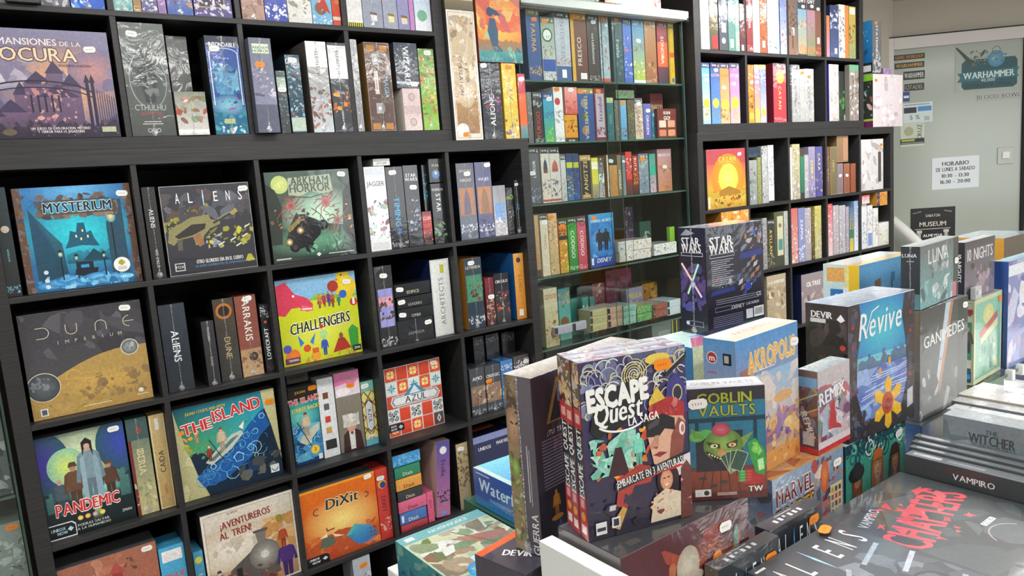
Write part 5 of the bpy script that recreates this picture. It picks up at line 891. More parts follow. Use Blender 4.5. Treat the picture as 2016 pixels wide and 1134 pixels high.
.1054 .0000 1.8614 .0677 .2906 .2600|navy spine over golden harvest|c=6a9ad8-34509a k=2a3454 E=f0dc4a@.5,.34,.35 n=8a8a5a,6a90c8@.06-.3 h=CATAN/e0b060/.8/.06 s=w@.6,.88
.1743 .0000 1.8614 .0692 .2903 .2600|orange spine over golden harvest|c=d8b48a-e8843a k=4a4a64 E=f4e04a@.5,.32,.36 n=8a7a3a,e0b070@.06-.28 h=CATAN/c8502a/.8/.06 s=w@.4,.6
.2474 .0000 1.8614 .0754 .2926 .2600|purple spine over golden harvest|c=c8b0b8-a05aa8 k=54546a E=f0e04a@.5,.34,.4 n=9a9a4a,d8c05a@.06-.3 h=CATAN/f0d8a0/.8/.06 s=w@.4,.66
.3925 .0000 1.8614 .0448 .2893 .2600|orange spine beside divider with dark script|c=d8983a-e07a34 n=4a3420@.25-.5 E=f0d84a@.5,.12,.4 s=w@.6,.7
.4415 .0000 1.8614 .0455 .2911 .2600|purple yellow-topped spine|c=d8b868-b86aa8 r=f0d070@.92-1 E=f4e050@.5,.18,.4 s=w@.5,.7
.4882 .0000 1.8614 .0504 .2924 .2600|blue yellow-topped spine|c=c8c8d0-5a6ab0 r=f0d070@.92-1 E=f4e050@.5,.18,.4 n=a8a8c0@.0-.15
.5992 .0000 1.8614 .1109 .3034 .2600|crimson big spine with sun and gold title|c=b83a4a-c8404a k=6a4a54 E=f0d83a@.55,.77,.3 t=CATAN/f0d080/.4/.42 n=e8c0b8@0-.08 s=w@.8,.86 side=6a1c24
.7435 .0000 1.8614 .0159 .2920 .3000|black thin spine with blue glints|c=1c2226-2a3034 n=4a9ac0,c03a3a@.2-.7
.7606 .0000 1.8614 .0727 .3005 .2600|first foil-grey film-wrapped spine|c=a4a4a6-b8b8ba k=4a4e52 n=7a7a7c,d4d4d6@.02-.9 T=PODER/5a5a5e/.3/.5 w s=w@.2,.88
.8345 .0000 1.8614 .0411 .2789 .3000|second slimmer foil-grey spine with orange tag|c=b0aeac-c4c2c0 n=8a8886,dcdad8@.02-.8 w s=o@.5,.93
.8768 .0000 1.8614 .0855 .2826 .2600|third foil-grey spine with tall lettering|c=b0b0b0-bcbcbc n=8a8a8a,e0e0e0@.02-.8 T=GUERRA/6a6a6a/.4/.45 w s=o@.5,.85
1.1104 .0000 1.8614 .0971 .3137 .2600|silvery film-wrapped spine with blue side|c=c8c0be-d0cac8 n=a8a0a0,ececec@0-1 w side=2a2a8a
1.2577 .0300 1.8614 .1063 .2837 .2600|black cover with green glow|c=2a3a2c-22262a n=2a8a3a,4ab04a,8a6a4a@.1-.6 R=e0e0e0@.5,.02,.92,.12
1.3178 .0000 1.8614 .0972 .3171 .0290|green-capped silver spine|c=8a8078-9a948c r=6ab088@.9-1 n=e8e8e8,5a5048,8a4a3a@.1-.85 w
@RT|2.838,-0.012,-0.02083|on end of far lower bookcase|games on the end of the far bookcase
1.5791 .0000 1.8206 .3460 .3122 .0900|mirror-bright film-wrapped box with green printed side|c=d8ccd2-e0d6da n=f6f2f4,b8aab2@0-1 w s=o@.1,.88 lf=green
1.5763 .0000 2.1386 .0972 .3021 .0900|grey spine with white upright title over blue side|c=54585c-6a6e72 t=STATIONFALL/f0f0f0/.35/.55 n=b8bcc0@.0-.4 s=o@.4,.95 lf=blue
@RL0|2.838,-0.012,-0.02083|in far bookcase's third row|games in the far bookcase's third row
.0739 .0120 1.4451 .3006 .2939 .0800|red sunset cover with golden sun|A=catan s=w@.84,.9
.3925 .0120 1.4451 .0753 .2289 .2600|silver patterned spine|c=8a9090-a0a4a4 n=6a7a70,c4c8c8,5a6268@0-.8 w
.4088 .0200 1.6869 .1009 .0515 .2000|dark blue carton resting on silver one|c=1e2c40-2a3a50 n=6a8a90@.0-.4
.4720 .0120 1.4451 .0300 .2412 .2600|olive narrow spine|c=8a9050-9aa060 n=5a6a3a@0-1
.5109 .0120 1.4451 .0477 .2972 .2600|black and white comic spine|c=a8aaac-bcbec0 n=3a3c3e,e8e8e8@0-1
.5629 .0120 1.4451 .0486 .3007 .2600|plain white spine|c=dcdcdc-e8e8e8 n=9a9aa0@.3-.8 r=2a2a2a@0-.03
.7523 .0120 1.4451 .0226 .2840 .2000|white sliver spine|c=d8d4cc-e0dcd6
.7761 .0120 1.4451 .0700 .2995 .2600|gold and silver film spine|c=a8a090-c0b88a n=d8d0b0,8a7a98,e8e4dc@0-1 w
.8478 .0100 1.4451 .0335 .2725 .2500|emerald narrow spine|c=1e6a50-2a8a68 r=2a2a2c@0-.12 r=4a3a2a@.85-1
.8892 .0120 1.4451 .0381 .2382 .2600|silver narrow film spine|c=a8a8b0-b8b8c0 n=e0e0e4,8a8a92@0-1
.9285 .0120 1.4451 .0632 .2811 .2600|violet spine with yellow lettering|c=8a80a8-9a94b0 t=SABIKA/e8d83a/.4/.55 n=c0b8d8,6a5a8a@0-.4
.9967 .0120 1.4451 .0650 .2789 .2600|indigo spine with yellow lettering|c=4a4a9a-5a5aa0 t=CAZA/f0e03a/.5/.7 n=c8b838,34347a@.1-.5
1.0972 .0120 1.4451 .0358 .2756 .2600|chestnut thin spine|c=6a4034-7a4a3c n=b89a80@.2-.8
1.1382 .0120 1.4451 .0676 .2743 .2600|olive brown framed spine|c=6a6040-7a7050 F=a89a6a t=LIBRO/c8b878/.3/.6
1.2110 .0120 1.4451 .0582 .1766 .2000|lilac brown short spine with frame|c=7a6a78-8a7a84 F=b8a49a s=w@.5,.6
1.2799 .0120 1.4451 .0593 .1735 .2000|copper short spine with frame|c=8a4a34-9a5a40 F=b8886a s=w@.5,.6
1.3501 .0120 1.4451 .0549 .1703 .2000|russet short spine at end of brown trio|c=8a4428-9a5030
1.2096 .0120 1.6276 .1166 .1507 .2000|brown framed box set over three short spines|c=8a6a50-9a7a5a F=c0a080 R=b88a6a@.55,.06,.95,.94
1.4663 .0120 1.4451 .2492 .3054 .1000|silver foil cover with suited figure|c=d8d4d6-dedadc n=f8f6f8,a8a4a8@0-1 R=3a3638@.76,.15,.9,.75 E=d8b8a0@.83,.8,.06 w s=o@.9,.88
@RL1|2.838,-0.012,-0.02083|in far bookcase's fourth row|games in the far bookcase's fourth row
.1564 .0000 1.0941 .2181 .3332 .1000|orange carton hidden behind dark duel box|c=d8882a-e09a3a n=f0e0c0,c0582a@.7-1
.5003 .0120 1.0941 .0390 .2736 .2600|black and white striped spine|c=8a8a8a-9a9a9a n=2a2a2a,e0e0e0@0-1
.5405 .0120 1.0941 .0613 .2594 .2600|black spine with yellow lettering|c=3a3a30-2e3034 t=AYLLAN/d8c83a/.45/.55 n=8a8a70@0-.3 k=3a3c40
.6029 .0120 1.0941 .0854 .2972 .2600|dark olive cover with teal vignette|c=3a3e34-55583e R=c8c8a8@.3,.2,.92,.92 R=4a8a8a@.4,.3,.85,.5 E=8a6a4a@.6,.75,.15
.6895 .0120 1.0941 .0360 .2955 .2600|silver film spine with green script|c=a8b0a8-b4b8b4 n=7a8a7a,e4e8e4@0-1 w
.7494 .0120 1.0941 .0663 .3044 .2600|coral red and white spine|c=d8a8a0-c8605a n=f4f0f0,c04a44@0-.7 w
.8206 .0120 1.0941 .0622 .3015 .2600|periwinkle spine with white title|c=8a94c0-7a86b8 t=ZAPPIA/f0f0f8/.5/.6 n=e0e4f4@0-.3
.8839 .0120 1.0941 .0583 .2965 .2600|silver narrow wrapped spine beside periwinkle one|c=a8a0a8-b4acb4 n=e4e0e4,8a8088@0-1
.9472 .0120 1.0941 .0293 .2771 .2000|black and gold thin spine|c=3a3420-6a5a2a n=c8a83a@0-1
.9777 .0120 1.0941 .0649 .3004 .2600|yellow green film spine|c=b8b088-c8c05a n=e8e8d8,8a8a4a@0-1 w
1.1093 .0120 1.0941 .0469 .3017 .2600|strawberry red and white spine|c=e0c8cc-d04a5a n=f8f4f4,c83a4a@0-1
1.1615 .0120 1.0941 .0582 .2889 .2600|first silver wrapped spine of the row|c=b0a8b0-b8b0b8 n=e8e4e8,8a848a@0-1 w
1.2250 .0120 1.0941 .0646 .2840 .2600|second silver wrapped spine of the row|c=b0acb4-b8b4bc n=e8e4e8,8a848a@0-1 w
1.2950 .0120 1.0941 .0328 .2726 .2600|third thinner violet grey spine of the row|c=a098a8-aaa2b2 n=d8d4dc@0-1
1.3333 .0120 1.0941 .0442 .2666 .2600|green to yellow spine|c=d8c83a-3a6a9a r=3a7a5a@.3-.5 t=TOKIO/1a2a2a/.5/.55
1.3830 .0120 1.0941 .0445 .2988 .2600|pale blue white spine|c=e8ecf4-8ab0d8 n=d06a6a,f4f4f8@.2-.9
1.4674 .0120 1.0941 .0572 .2742 .2600|white wrapped spine by divider|c=dce0e8-e8eaee n=8a94b0@.1-.6
1.5304 .0120 1.0941 .0582 .2602 .2600|white spine with blue patch|c=e8e8ec-ececf0 R=7a98d0@.1,.05,.9,.35 n=a8a8ac@.4-.9
1.5944 .0120 1.0941 .0591 .2397 .2600|white spine with grey photo patch|c=ececec-f0f0f0 n=9a9484,b8b8b8@.3-.9
1.6595 .0120 1.0941 .1190 .1436 .1200|small white and moss cover|c=d8d8c4-ececea n=8a9a5a,b0b888,f4f4f0@.05-.7
1.6155 .0000 1.3444 .1249 .0829 .1200|amber carton on top of white ones|c=d8902a-e0a040 R=2a2a50@0,0,.3,1 n=b86a1e@.2-.9
1.4496 .0000 1.3695 .0851 .0515 .1000|red and white small carton on white spines|c=e8e4e4-c03a44 n=f4f0f0@.2-.8
@RL2|2.838,-0.012,-0.02083|in far bookcase's fifth row|games in the far bookcase's fifth row
.5256 .0120 .7431 .1693 .3100 .2600|cream adventure cover with loose figures|c=a89a78-b8a890 H=A_LA_AVENTURA/f0ece4/.88/.07 n=e0d0b0,8a5a3a,c8b8a0,6a4a34,e8e0d0@.05-.8
.8383 .0120 .7431 .2382 .2766 .2600|mauve cover with bold white title|c=8a7a80-9a9094 H=OLTREE/f4f4f2/.78/.12 n=b89098,6a6068,c8b0a8@.1-.65 side=1a2448
@LL0|0,0,0|in first row under the ledge|games in the first row under the ledge
.0415 .0300 1.4451 .0324 .2921 .2600|dark spine with pale moon, cut by frame|c=1c2226-2a3c44 E=c8bca8@.55,.62,.3 T=MYSTERIUM/8ac8e0/.16/.38 n=7ab8d0@.03-.1 side=111111
.0866 .0300 1.4451 .2853 .2864 .0750|blue misty haunted street cover|A=mystery s=w@.92,.9
.4009 .0300 1.4451 .0365 .2707 .2600|narrow black spine with spaced white letters|c=24262a-2e3034 t=ALIENS/f0f4f8/.4/.66 T=OTRO_DIA/e8e8ea/.25/.22 w
.4473 .0300 1.4451 .2619 .2693 .0750|dark cover with rifle and yellow crystals|A=rifle s=w@.93,.93
.7619 .0300 1.4451 .2917 .2949 .0800|dark green cover with speeding car and tentacles|A=arkham s=w@.9,.94
1.1100 .0300 1.4451 .0801 .2964 .2600|white spine with green and crimson figure art|c=e6ebee-e9eef2 R=cdd4da@.05,.9,.95,.99 h=JAGGER/26262a/.8/.07 n=7aa84a,5a3a28,a03a5a,c8e0ec@.14-.6 R=d8d8d8@.1,.02,.9,.1
1.1489 .0300 1.7432 .0655 .0246 .2000|low white carton above white figure spine|c=e0e0dc-e8e8e4 h=JAGGER/5a2a24/.35/.4
1.1921 .0300 1.4451 .0683 .2925 .2600|charcoal spine with cyan upright title|c=24262a-33353a t=TIMING/3aa8e0/.5/.45 R=3a6ab0@.4,.18,.65,.24 n=c8ccd0@.02-.08 s=w@.4,.93 w
1.2626 .0300 1.4451 .0597 .2947 .2600|charcoal space spine with armoured shape|c=2a2c34-3c3e44 h=STAR/e8e8ea/.88/.05 h=WARS/e8e8ea/.83/.05 n=8a94a8,5a6478,c8d0dc@.2-.6 s=w@.6,.73
1.3244 .0300 1.4451 .0392 .1238 .2000|scarlet short box with flame figure|c=2a1214-7a1a1c R=b02a24@0,.4,1,.9 n=e8684a,c8301c@.1-.4 h=CLON/f0c8c0/.8/.12
1.3510 .0500 1.5695 .0182 .1695 .2000|black and turquoise narrow box behind|c=101418-181e24 n=2a9ac8,4ac0e0@.2-.8
1.3711 .0300 1.4451 .0564 .2232 .2600|black spine with white tilted emblem and green glow|c=26282c-1c1e22 t=STAR/f0f0f0/.4/.68 n=7ac84a,4a8a3a,9aa0a0@.1-.35 h=GUERRAS/e0e0e0/.9/.05
1.3704 .0300 1.6718 .0571 .0871 .1500|little black deck box with blazing gold title|c=16181c-1e2226 h=STAR/e8d060/.72/.12 E=3a7ac0@.5,.35,.3 E=f0c878@.5,.4,.12
1.4877 .0300 1.4451 .0800 .2921 .2600|slate blue spine with cloaked figure in orange panel|c=566272-4a4e60 R=a86a3a@.08,.32,.92,.68 g=5a4a68@.3,.33,.7,.33,.5,.64 h=SENDAS/c8b088/.9/.045 h=HADO/d0c0a0/.78/.05 n=d8dce4@.1-.2 w side=1a1a1e s=w@.6,.86
1.5726 .0300 1.4451 .0749 .2922 .2600|indigo spine with bearded figure in orange panel|c=3a3e6a-464a72 R=b0703a@.08,.32,.92,.68 g=8a5a34@.25,.33,.75,.33,.5,.65 h=VIAJES/d8d4e8/.78/.05 n=d8dce8@.08-.18 w s=w@.8,.96
1.6486 .0300 1.4451 .0620 .1984 .2500|grey and white small box with blue photo|c=b8b4ba-8a8a90 R=6a9ad0@.12,.3,.88,.66 n=8a5a3a,e8e8ec@.25-.5 n=d8d4d8@0-.25 w
1.7205 .0400 1.4451 .0354 .1864 .2000|black narrow box with lime mark|c=0e1012-14161a n=a8d83a@.75-.85 n=8a8a8a@.35-.5
1.7571 .0300 1.4451 .0214 .2141 .2600|dark film-wrapped spine with cyan fleck|c=24262a-303236 n=2a9ac8@.45-.58 n=8a9098@.0-.12 n=5a9ab0@.03-.1 s=w@.4,.92 w
@LL1|0,0,0|in second row under the ledge|games in the second row under the ledge
.0505 .0350 1.0941 .3051 .2973 .0800|desert planet cover with two grey moons|A=dune s=w@.86,.94
.3997 .0350 1.0941 .0748 .2693 .2600|dark slate spine with spaced pale letters, film wrapped|c=2b3038-3a414b t=ALIENS/e8eef4/.34/.52 T=MISION/c8d0d8/.14/.5 w
.5095 .0120 1.0941 .0367 .2048 .2600|short dark spine with grey sand title|c=2a2c30-3a3c40 t=TRAICION/d0c8b8/.22/.8 t=DUNE/a89a78/.25/.38 side=141416 w
.5555 .0350 1.0941 .0634 .2636 .2600|smoky amber spine with glowing ring|c=3a3a38-4a4238 E=b8702a@.5,.85,.4 E=2a2220@.5,.85,.28 t=DUNE/b8a070/.35/.4 w side=101012
.6221 .0350 1.0941 .0672 .2631 .2600|rust and sand spine with bold white title|c=c0a078-8a5040 r=8a4e40@.34-1 t=ARRAKIS/f4ece4/.42/.7 E=3a342e@.6,.24,.22 n=8a6a4a@.1-.3 s=w@.6,.96 w
.6976 .0350 1.0941 .0279 .2266 .2600|black spine with large white upright letters|c=141618-1c1e22 T=LOVECRAFT/ffffff/.55/.42 n=c8c8cc@.8-.98 E=c05a3a@.5,.74,.18 n=6a2a44@.03-.12
.7623 .0550 1.0941 .2850 .2927 .0600|lime green cover with pink dinosaur and bold title|A=challenge s=w@.88,.88
1.1117 .0350 1.0941 .0699 .2963 .2600|black film-wrapped spine with statue under pink sky|c=26282c-2f3135 R=9a9ad8@.1,.25,.92,.72 R=e0a0b0@.1,.5,.92,.62 n=5a4a3a@.35-.6 n=c8ccd0@.02-.12 s=w@.5,.88 w
1.1837 .0350 1.0941 .1511 .0854 .2500|black flat expansion, bottom of four|c=1c1e22-26282c h=ARMADA/8a8a90/.4/.16 s=w@.85,.75 w
1.1909 .0350 1.1802 .1478 .0415 .2500|black flat expansion, third from top of four|c=1e2024-26282c h=CITIES/c8c4b4/.3/.3 s=w@.12,.5
1.1914 .0350 1.2235 .1476 .0413 .2500|black flat expansion, second from top of four|c=1e2024-26282c h=LEADERS/b8b4a8/.3/.3 s=w@.12,.6
1.1858 .0350 1.2675 .1492 .0467 .2500|black flat expansion, topmost of four|c=1e2024-26282c h=EDIFICE/c8c0a8/.3/.3 s=w@.14,.6
1.3401 .0350 1.0941 .0832 .2921 .2600|white spine with tall grey upright title|c=dcdedd-e9ebe9 T=ARCHITECTS/8a8a80/.3/.45 R=c8c03a@.5,.82,.72,.93 F=b8b8b0 side=1e2a5a
1.4914 .0350 1.0941 .0798 .2794 .2600|green battle spine with orange side|c=2a3a4a-34424e R=4a8a6a@.05,.38,.95,.76 n=1e3028,8a4a3a,6aa07a@.4-.7 h=LEYENDA/e0d8b8/.87/.05 n=c8d0d8@.06-.18 w side=c88a3a s=w@.4,.93
1.5810 .0350 1.0941 .0423 .1920 .1200|narrow crimson-topped card box|c=4a2a28-7a2a34 n=c8a890,3a2420@.1-.55 w s=w@.6,.6
1.6257 .0350 1.0941 .0713 .2022 .1200|dark card box with fiery warrior|c=2c2a2c-26282c n=e8682a,a8341a,d8d0c8,5a3a34@.15-.65 h=CIRCULO/f0ece4/.84/.07 w
1.7282 .0350 1.0941 .0503 .2715 .2600|amber orange spine with beetle badge|c=d88a2a-e8a84a E=4a2a4a@.5,.9,.22 t=RAMIDI/b06a1e/.35/.55 R=f0ecd8@.25,.05,.7,.15 side=1e5a9a
@LL2|0,0,0|in third row under the ledge|games in the third row under the ledge
.0415 .0350 .7431 .2216 .3009 .0600|cover with coated woman under green aurora|A=pandemic s=w@.88,.94
.2686 .0350 .7431 .0579 .2992 .2600|crimson-edged antique map spine|c=c8bc88-3a6a64 R=7a2028@0,0,.14,1 r=3f5a5a@.78-1 E=8a4a3a@.55,.87,.16 t=IBERIA/e8d8a0/.4/.55 n=8a9a6a,e0d8a8@.05-.35 w
.3308 .0350 .7431 .0437 .2974 .2600|tan antique spine with black upright title|c=b89a60-c8b07a F=e0d8b8 T=CAIDA/26262a/.42/.5 t=ROMA/a84a34/.2/.2 R=d8d8d0@.35,.84,.6,.96
.3981 .0350 .7431 .3133 .2980 .0700|torn paper cover with rowing boat in wild sea|A=island s=o@.94,.86
.7645 .0600 .7431 .1007 .2725 .2500|blue sea cover with lone rower|A=rower s=o@.85,.96
.8671 .0600 .7431 .0589 .2849 .2600|white side with small round pictures|c=d8dce0-e4e8ea R=7a4a34@.28,.74,.62,.82 R=5a6068@.28,.6,.62,.68 R=c8402c@.28,.44,.62,.52 R=c89a4a@.28,.3,.62,.38 R=202226@.15,.1,.85,.22
.7655 .0600 1.0330 .0747 .0433 .2000|dark khaki carton wedged above blue sea cover|c=3e3a30-4a463a h=ISLAND/1c1a16/.4/.3
.9299 .0600 .7431 .0946 .2911 .0800|pink-topped portrait box with wild white hair|A=portrait s=o@.62,.82 side=a8a49a
1.0265 .0600 .7431 .0500 .2400 .0800|yellow lattice spine with brown beams|A=lattice s=w@.3,.93
1.1262 .0700 .7431 .2392 .2639 .0900|cover of patterned tiles with central title plate|A=azul s=w@.88,.94
1.4736 .0350 .7431 .0710 .1952 .1000|dark card box with fighters, first of pair|c=343a42-3a4048 R=8a6a54@.04,.22,.96,.62 n=2a2420,c8b8a8,8a4a34@.24-.6 h=AMO/e4e8ec/.78/.09 n=b8bcc4@.04-.14 w
1.5478 .0350 .7431 .0752 .1919 .1000|dark card box with fighters, second of pair|c=343a42-3a4048 R=8a6a54@.04,.22,.96,.62 n=2a2420,c8b8a8,d8a04a@.24-.6 h=CREPUSC/e4e8ec/.78/.08 n=b8bcc4@.04-.14 w s=o@.2,.68
1.6256 .0350 .7431 .0602 .1965 .1000|bright blue card box beside dark pair|c=2a5a8a-3a7ab8 n=d8dce8@.8-.92 n=8ab0d8@.1-.5
1.6907 .0350 .7431 .0802 .2022 .1000|dark brown card box at row end|c=343034-4a4448 n=d8d4d8@.75-.92 s=w@.8,.85 n=7a5a4a@.1-.5
1.5458 .1000 .9356 .0506 .1097 .0800|slate card box stacked behind, by divider|c=1e2428-2a3036 n=8a9098@.7-.9
1.6071 .1000 .9402 .0643 .1039 .0800|slate blue card box stacked behind, middle|c=1e2832-2a3640 n=8a98a8@.7-.9
1.6870 .1000 .9459 .0668 .0924 .0800|plain black card box stacked behind|c=16181c-202226 n=6a6a70@.6-.9
@LL3|0,0,0|in fourth row under the ledge|games in the fourth row under the ledge
.0415 .0200 .3921 .2578 .2690 .1000|terracotta cover with white bird shape|A=terra s=w@.9,.94
.3022 .0200 .3921 .0723 .2364 .1000|sky blue small box with white sticker titles|c=3a9ac8-4ab0dc R=f0f0f0@.1,.8,.9,.95 h=SIGUE/d83a34/.6/.09 h=LINEA/f4f4f4/.5/.09 n=e8f4fa@.1-.4
.3962 .0200 .3921 .0293 .1910 .1000|narrow teal box with yellow disc|c=3a8aa8-4a9ac0 E=d8d04a@.5,.85,.38 t=TORRE/ffffff/.4/.5
.4302 .0200 .3921 .2953 .2968 .0700|cream cover with steam locomotive and red title|A=train
.7435 .0200 .3921 .2836 .2710 .0800|orange sunset cover with sailing book|A=dixit s=w@.9,.95
1.0292 .0200 .3921 .0473 .2706 .2600|red spine with blue moon badge|c=c8322a-d84034 E=e0b83a@.5,.78,.36 E=34408a@.55,.77,.26 t=DIXIT/2a1e1e/.42/.5 n=e8b0a0@.1-.3 s=w@.4,.87
1.1108 .0200 .3921 .1134 .0259 .2000|crimson flat card pack at foot of stack|c=a8303a-b8404a h=Dixit/2a1a1a/.3/.4
1.1096 .0200 .4205 .1131 .0440 .2000|mid blue flat card pack, second from foot|c=3a6ab0-4a7ac0 h=Dixit/e8e0d0/.3/.4 R=f4f4f4@.06,.2,.14,.8
1.1082 .0200 .4669 .1193 .0438 .2000|pink flat card pack, third from foot|c=d05a80-e06a90 h=Dixit/2a1a1a/.3/.4
1.1089 .0200 .5124 .1057 .0376 .2000|black flat card pack in middle of stack|c=2a2e2c-34383a h=Dixit/d8ccb0/.3/.4
1.1069 .0200 .5527 .1074 .0453 .2000|orange flat card pack|c=e0963a-e8a84a h=Dixit/3a2a1e/.3/.4
1.1058 .0200 .6004 .1070 .0431 .2000|green flat card pack near top of stack|c=1e7a5a-2a8a68 h=Dixit/d8d8c0/.3/.4
1.1024 .0200 .6465 .1152 .0449 .2000|sky blue flat card pack crowning the stack|c=2a8ac8-3a9ad8 n=7ac0e8@.1-.9 top=3a2a24
1.2287 .0200 .3921 .0270 .1200 .2000|pink upright card pack beside stack|c=d0507a-e0608a t=Dixit/3a1a24/.45/.6
1.2647 .0200 .3921 .0598 .2984 .2500|violet spine leaning among flat packs|c=b86a90-4a489a E=e8e8ec@.5,.88,.26 t=Stella/2a1e30/.4/.65 n=2a2440@.2-.35 R=5a9ae0@.3,.03,.7,.07 side=c8a8a0
1.3739 .0200 .3921 .0536 .2699 .2500|tan horseman spine with black side|c=8a7a60-b8a878 n=4a3a2a,6a5440@.3-.9 s=w@.4,.92 side=161214
@LL4|0,0,0|in bottom row under the ledge|games in the bottom row under the ledge
.9026 .0060 .0411 .0667 .3292 .1000|pale blue box with orange price tag|c=a8b0bc-b8c0cc n=e8e8ec,5a6a8a@.2-.8 s=o@.6,.9"""
row = None; N = 0
for line in ROWS.split('\n'):
    if line[0] == '@':
        _, tr, suf, grp = line[1:].split('|'); row = (tuple(map(float, tr.split(','))), suf, grp); continue
    N += 1; ob, spec = wall_box(row, line, N)
    if 'violet spine leaning' in line:
        ob.rotation_euler = (0, math.radians(5), 0); ob.location.z += .006
for i, (x, w, z, h, desc, spec) in enumerate([(-.15, .125, .3405, .2, 'grey blister pack with blue upright lettering', 'c=5a6264-6a7274 t=BATTLE/4a8ac8/.2/.5 n=9aa2a2,3a4042@0-.9'), (-.12, .1, .6205, .2, 'grey blister pack with orange tag', 'c=7a8484-8a9492 n=b8c0bc,4a5250@0-.8 s=o@.8,.93'), (-.14, .118, .9005, .22, 'slate pack with pale seams and orange tag', 'c=4a5456-6a7476 n=a8b0b0,343c3e@0-.9 s=o@.8,.9'), (-.13, .11, 1.2005, .22, 'dark green pack at cabinet edge', 'c=2a3430-3a4440 n=5a6a5a,8a948c@0-.9')]):
    wall_box(((0, 0, 0), 'behind the edge glass', 'packs behind the edge glass'), '%g .07 %g %g %g .1|%s|%s' % (x, z, w, h, desc, spec), 700+i)
# bottle-shaped tube in the bottom row
k = K(.058, .05, 9); k.bg('b89a3a', 'd0b450', m=.5); k.frame('4a3a1a', .002); k.text('TEMPO', .5, .55, .014, '2a2414', wmax=.05, bold=2)
tub = tag(link('bottle_tube', tube_mesh('bottle_tube', [(0, 0, 0), (0, 0, .16), (0, 0, .2), (0, 0, .21), (0, 0, .25)], .034, .03, plain('dark_bottle', '2a2e2c', .25, coat=.6)), None, (1.135, .06, .0408)), 'dark bottle-shaped game tube with gold label in bottom row', 'game tube')
link('gold_label', k.mesh('label', M_CARD, (-.029, -.0352, .14), (1, 0, 0), (0, 0, 1)), tub)
# bag behind the lime cover
bm = bmesh.new(); bmesh.ops.create_uvsphere(bm, u_segments=20, v_segments=12, radius=1)
for v in bm.verts:
    q = random.Random(int((v.co.x+2)*97+(v.co.z+2)*31)); f = 1+.12*(q.random()-.5); v.co = Vector((v.co.x*.03*f, v.co.y*.04, v.co.z*.09*f)); v.co.x *= 1.1-.4*max(0, v.co.z/.09)
me = bpy.data.meshes.new('bag'); bm.to_mesh(me); bm.free(); me.materials.append(plain('pale_blue_plastic', '8ab4cc', .15, coat=.8, noise=.3, nscale=40))
tag(link('plastic_bag', me, None, (1.043, .16, 1.186)), 'crumpled pale blue plastic bag peeking behind the lime green cover', 'bag')
# boxes on the glass cabinet top and on the big bookcase
def fbox(name, label, x, y, z, th, w, d, h, c=('3a3c42', '33353a', '44464c'), front=None, left=None, top=None, film=True, stk=None, grp='boxes stacked on the display tables', seam=None, cat='game box', right=None):
    mat = M_TAUT if film == 2 else M_FILM if film else M_CARD; sd = int(abs(x*911+y*577+z*313)*10)
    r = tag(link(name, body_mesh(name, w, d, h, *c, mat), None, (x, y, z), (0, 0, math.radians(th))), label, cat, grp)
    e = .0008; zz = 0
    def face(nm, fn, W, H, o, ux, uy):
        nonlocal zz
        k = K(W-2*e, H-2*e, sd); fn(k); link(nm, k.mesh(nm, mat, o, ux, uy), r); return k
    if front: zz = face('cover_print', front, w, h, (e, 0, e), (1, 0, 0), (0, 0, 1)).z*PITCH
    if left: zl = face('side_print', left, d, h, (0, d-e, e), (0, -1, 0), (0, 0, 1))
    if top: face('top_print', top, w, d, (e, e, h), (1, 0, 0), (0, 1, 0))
    for s in (stk or '').split(): add_sticker(r, s, w, h, zz)
    if seam == 'l': link('film_seam', seam_mesh(), r, (-.0012, d*.5, 0), (0, 0, -math.pi/2)).scale = (1, 1, h)
    if seam == 'f': link('film_seam', seam_mesh(), r, (w*.5, -zz-.0004, 0)).scale = (1, 1, h)
    return r
def busy(base, cols, n=40, extra=None, top=None):
    def f(k):
        k.bg(*base); k.blobs(cols, 0, 0, 1, 1, n, .05, .3)
        if extra: extra(k)
    return f
def T_(t, u, v, s, c, **kw): return lambda k: k.text(t, u, v, s, c, **kw)
def flat(c, c2=None, *fs, m=.4):
    def f(k):
        k.bg(c, c2, m=m)
        for g in fs: g(k)
    return f

# tables and risers
def table(name, label, x0, y0, x1, y1, z, mat):
    r = tag(link(name, None), label, 'table', 'display tables'); r.location = (0, 0, 0)
    box('table_top', (x0, y0, z-.03, x1, y1, z), mat, r, .003)
    for a in (x0+.02, x1-.06):
        for b in (y0+.02, y1-.06): box('leg', (a, b, 0, a+.04, b+.04, z-.0305), M_STEEL, r, .002)
    box('apron', (x0+.03, y0+.03, z-.13, x1-.03, y1-.03, z-.0305), M_WHITE, r, .002)
    return r
table('display_table', 'long white display table under the far stacked boxes', 1.0, -2.06, 3.5, -1.06, .8795, M_WHITE)
table('display_table', 'short white display table under the purple adventure trio', .56, -2.06, .999, -1.36, .8795, M_WHITE)
table('low_table', 'lower white table in front of the bookcase under the blue boxes', .716, -1.05, 1.40, -.70, .6995, M_WHITE)

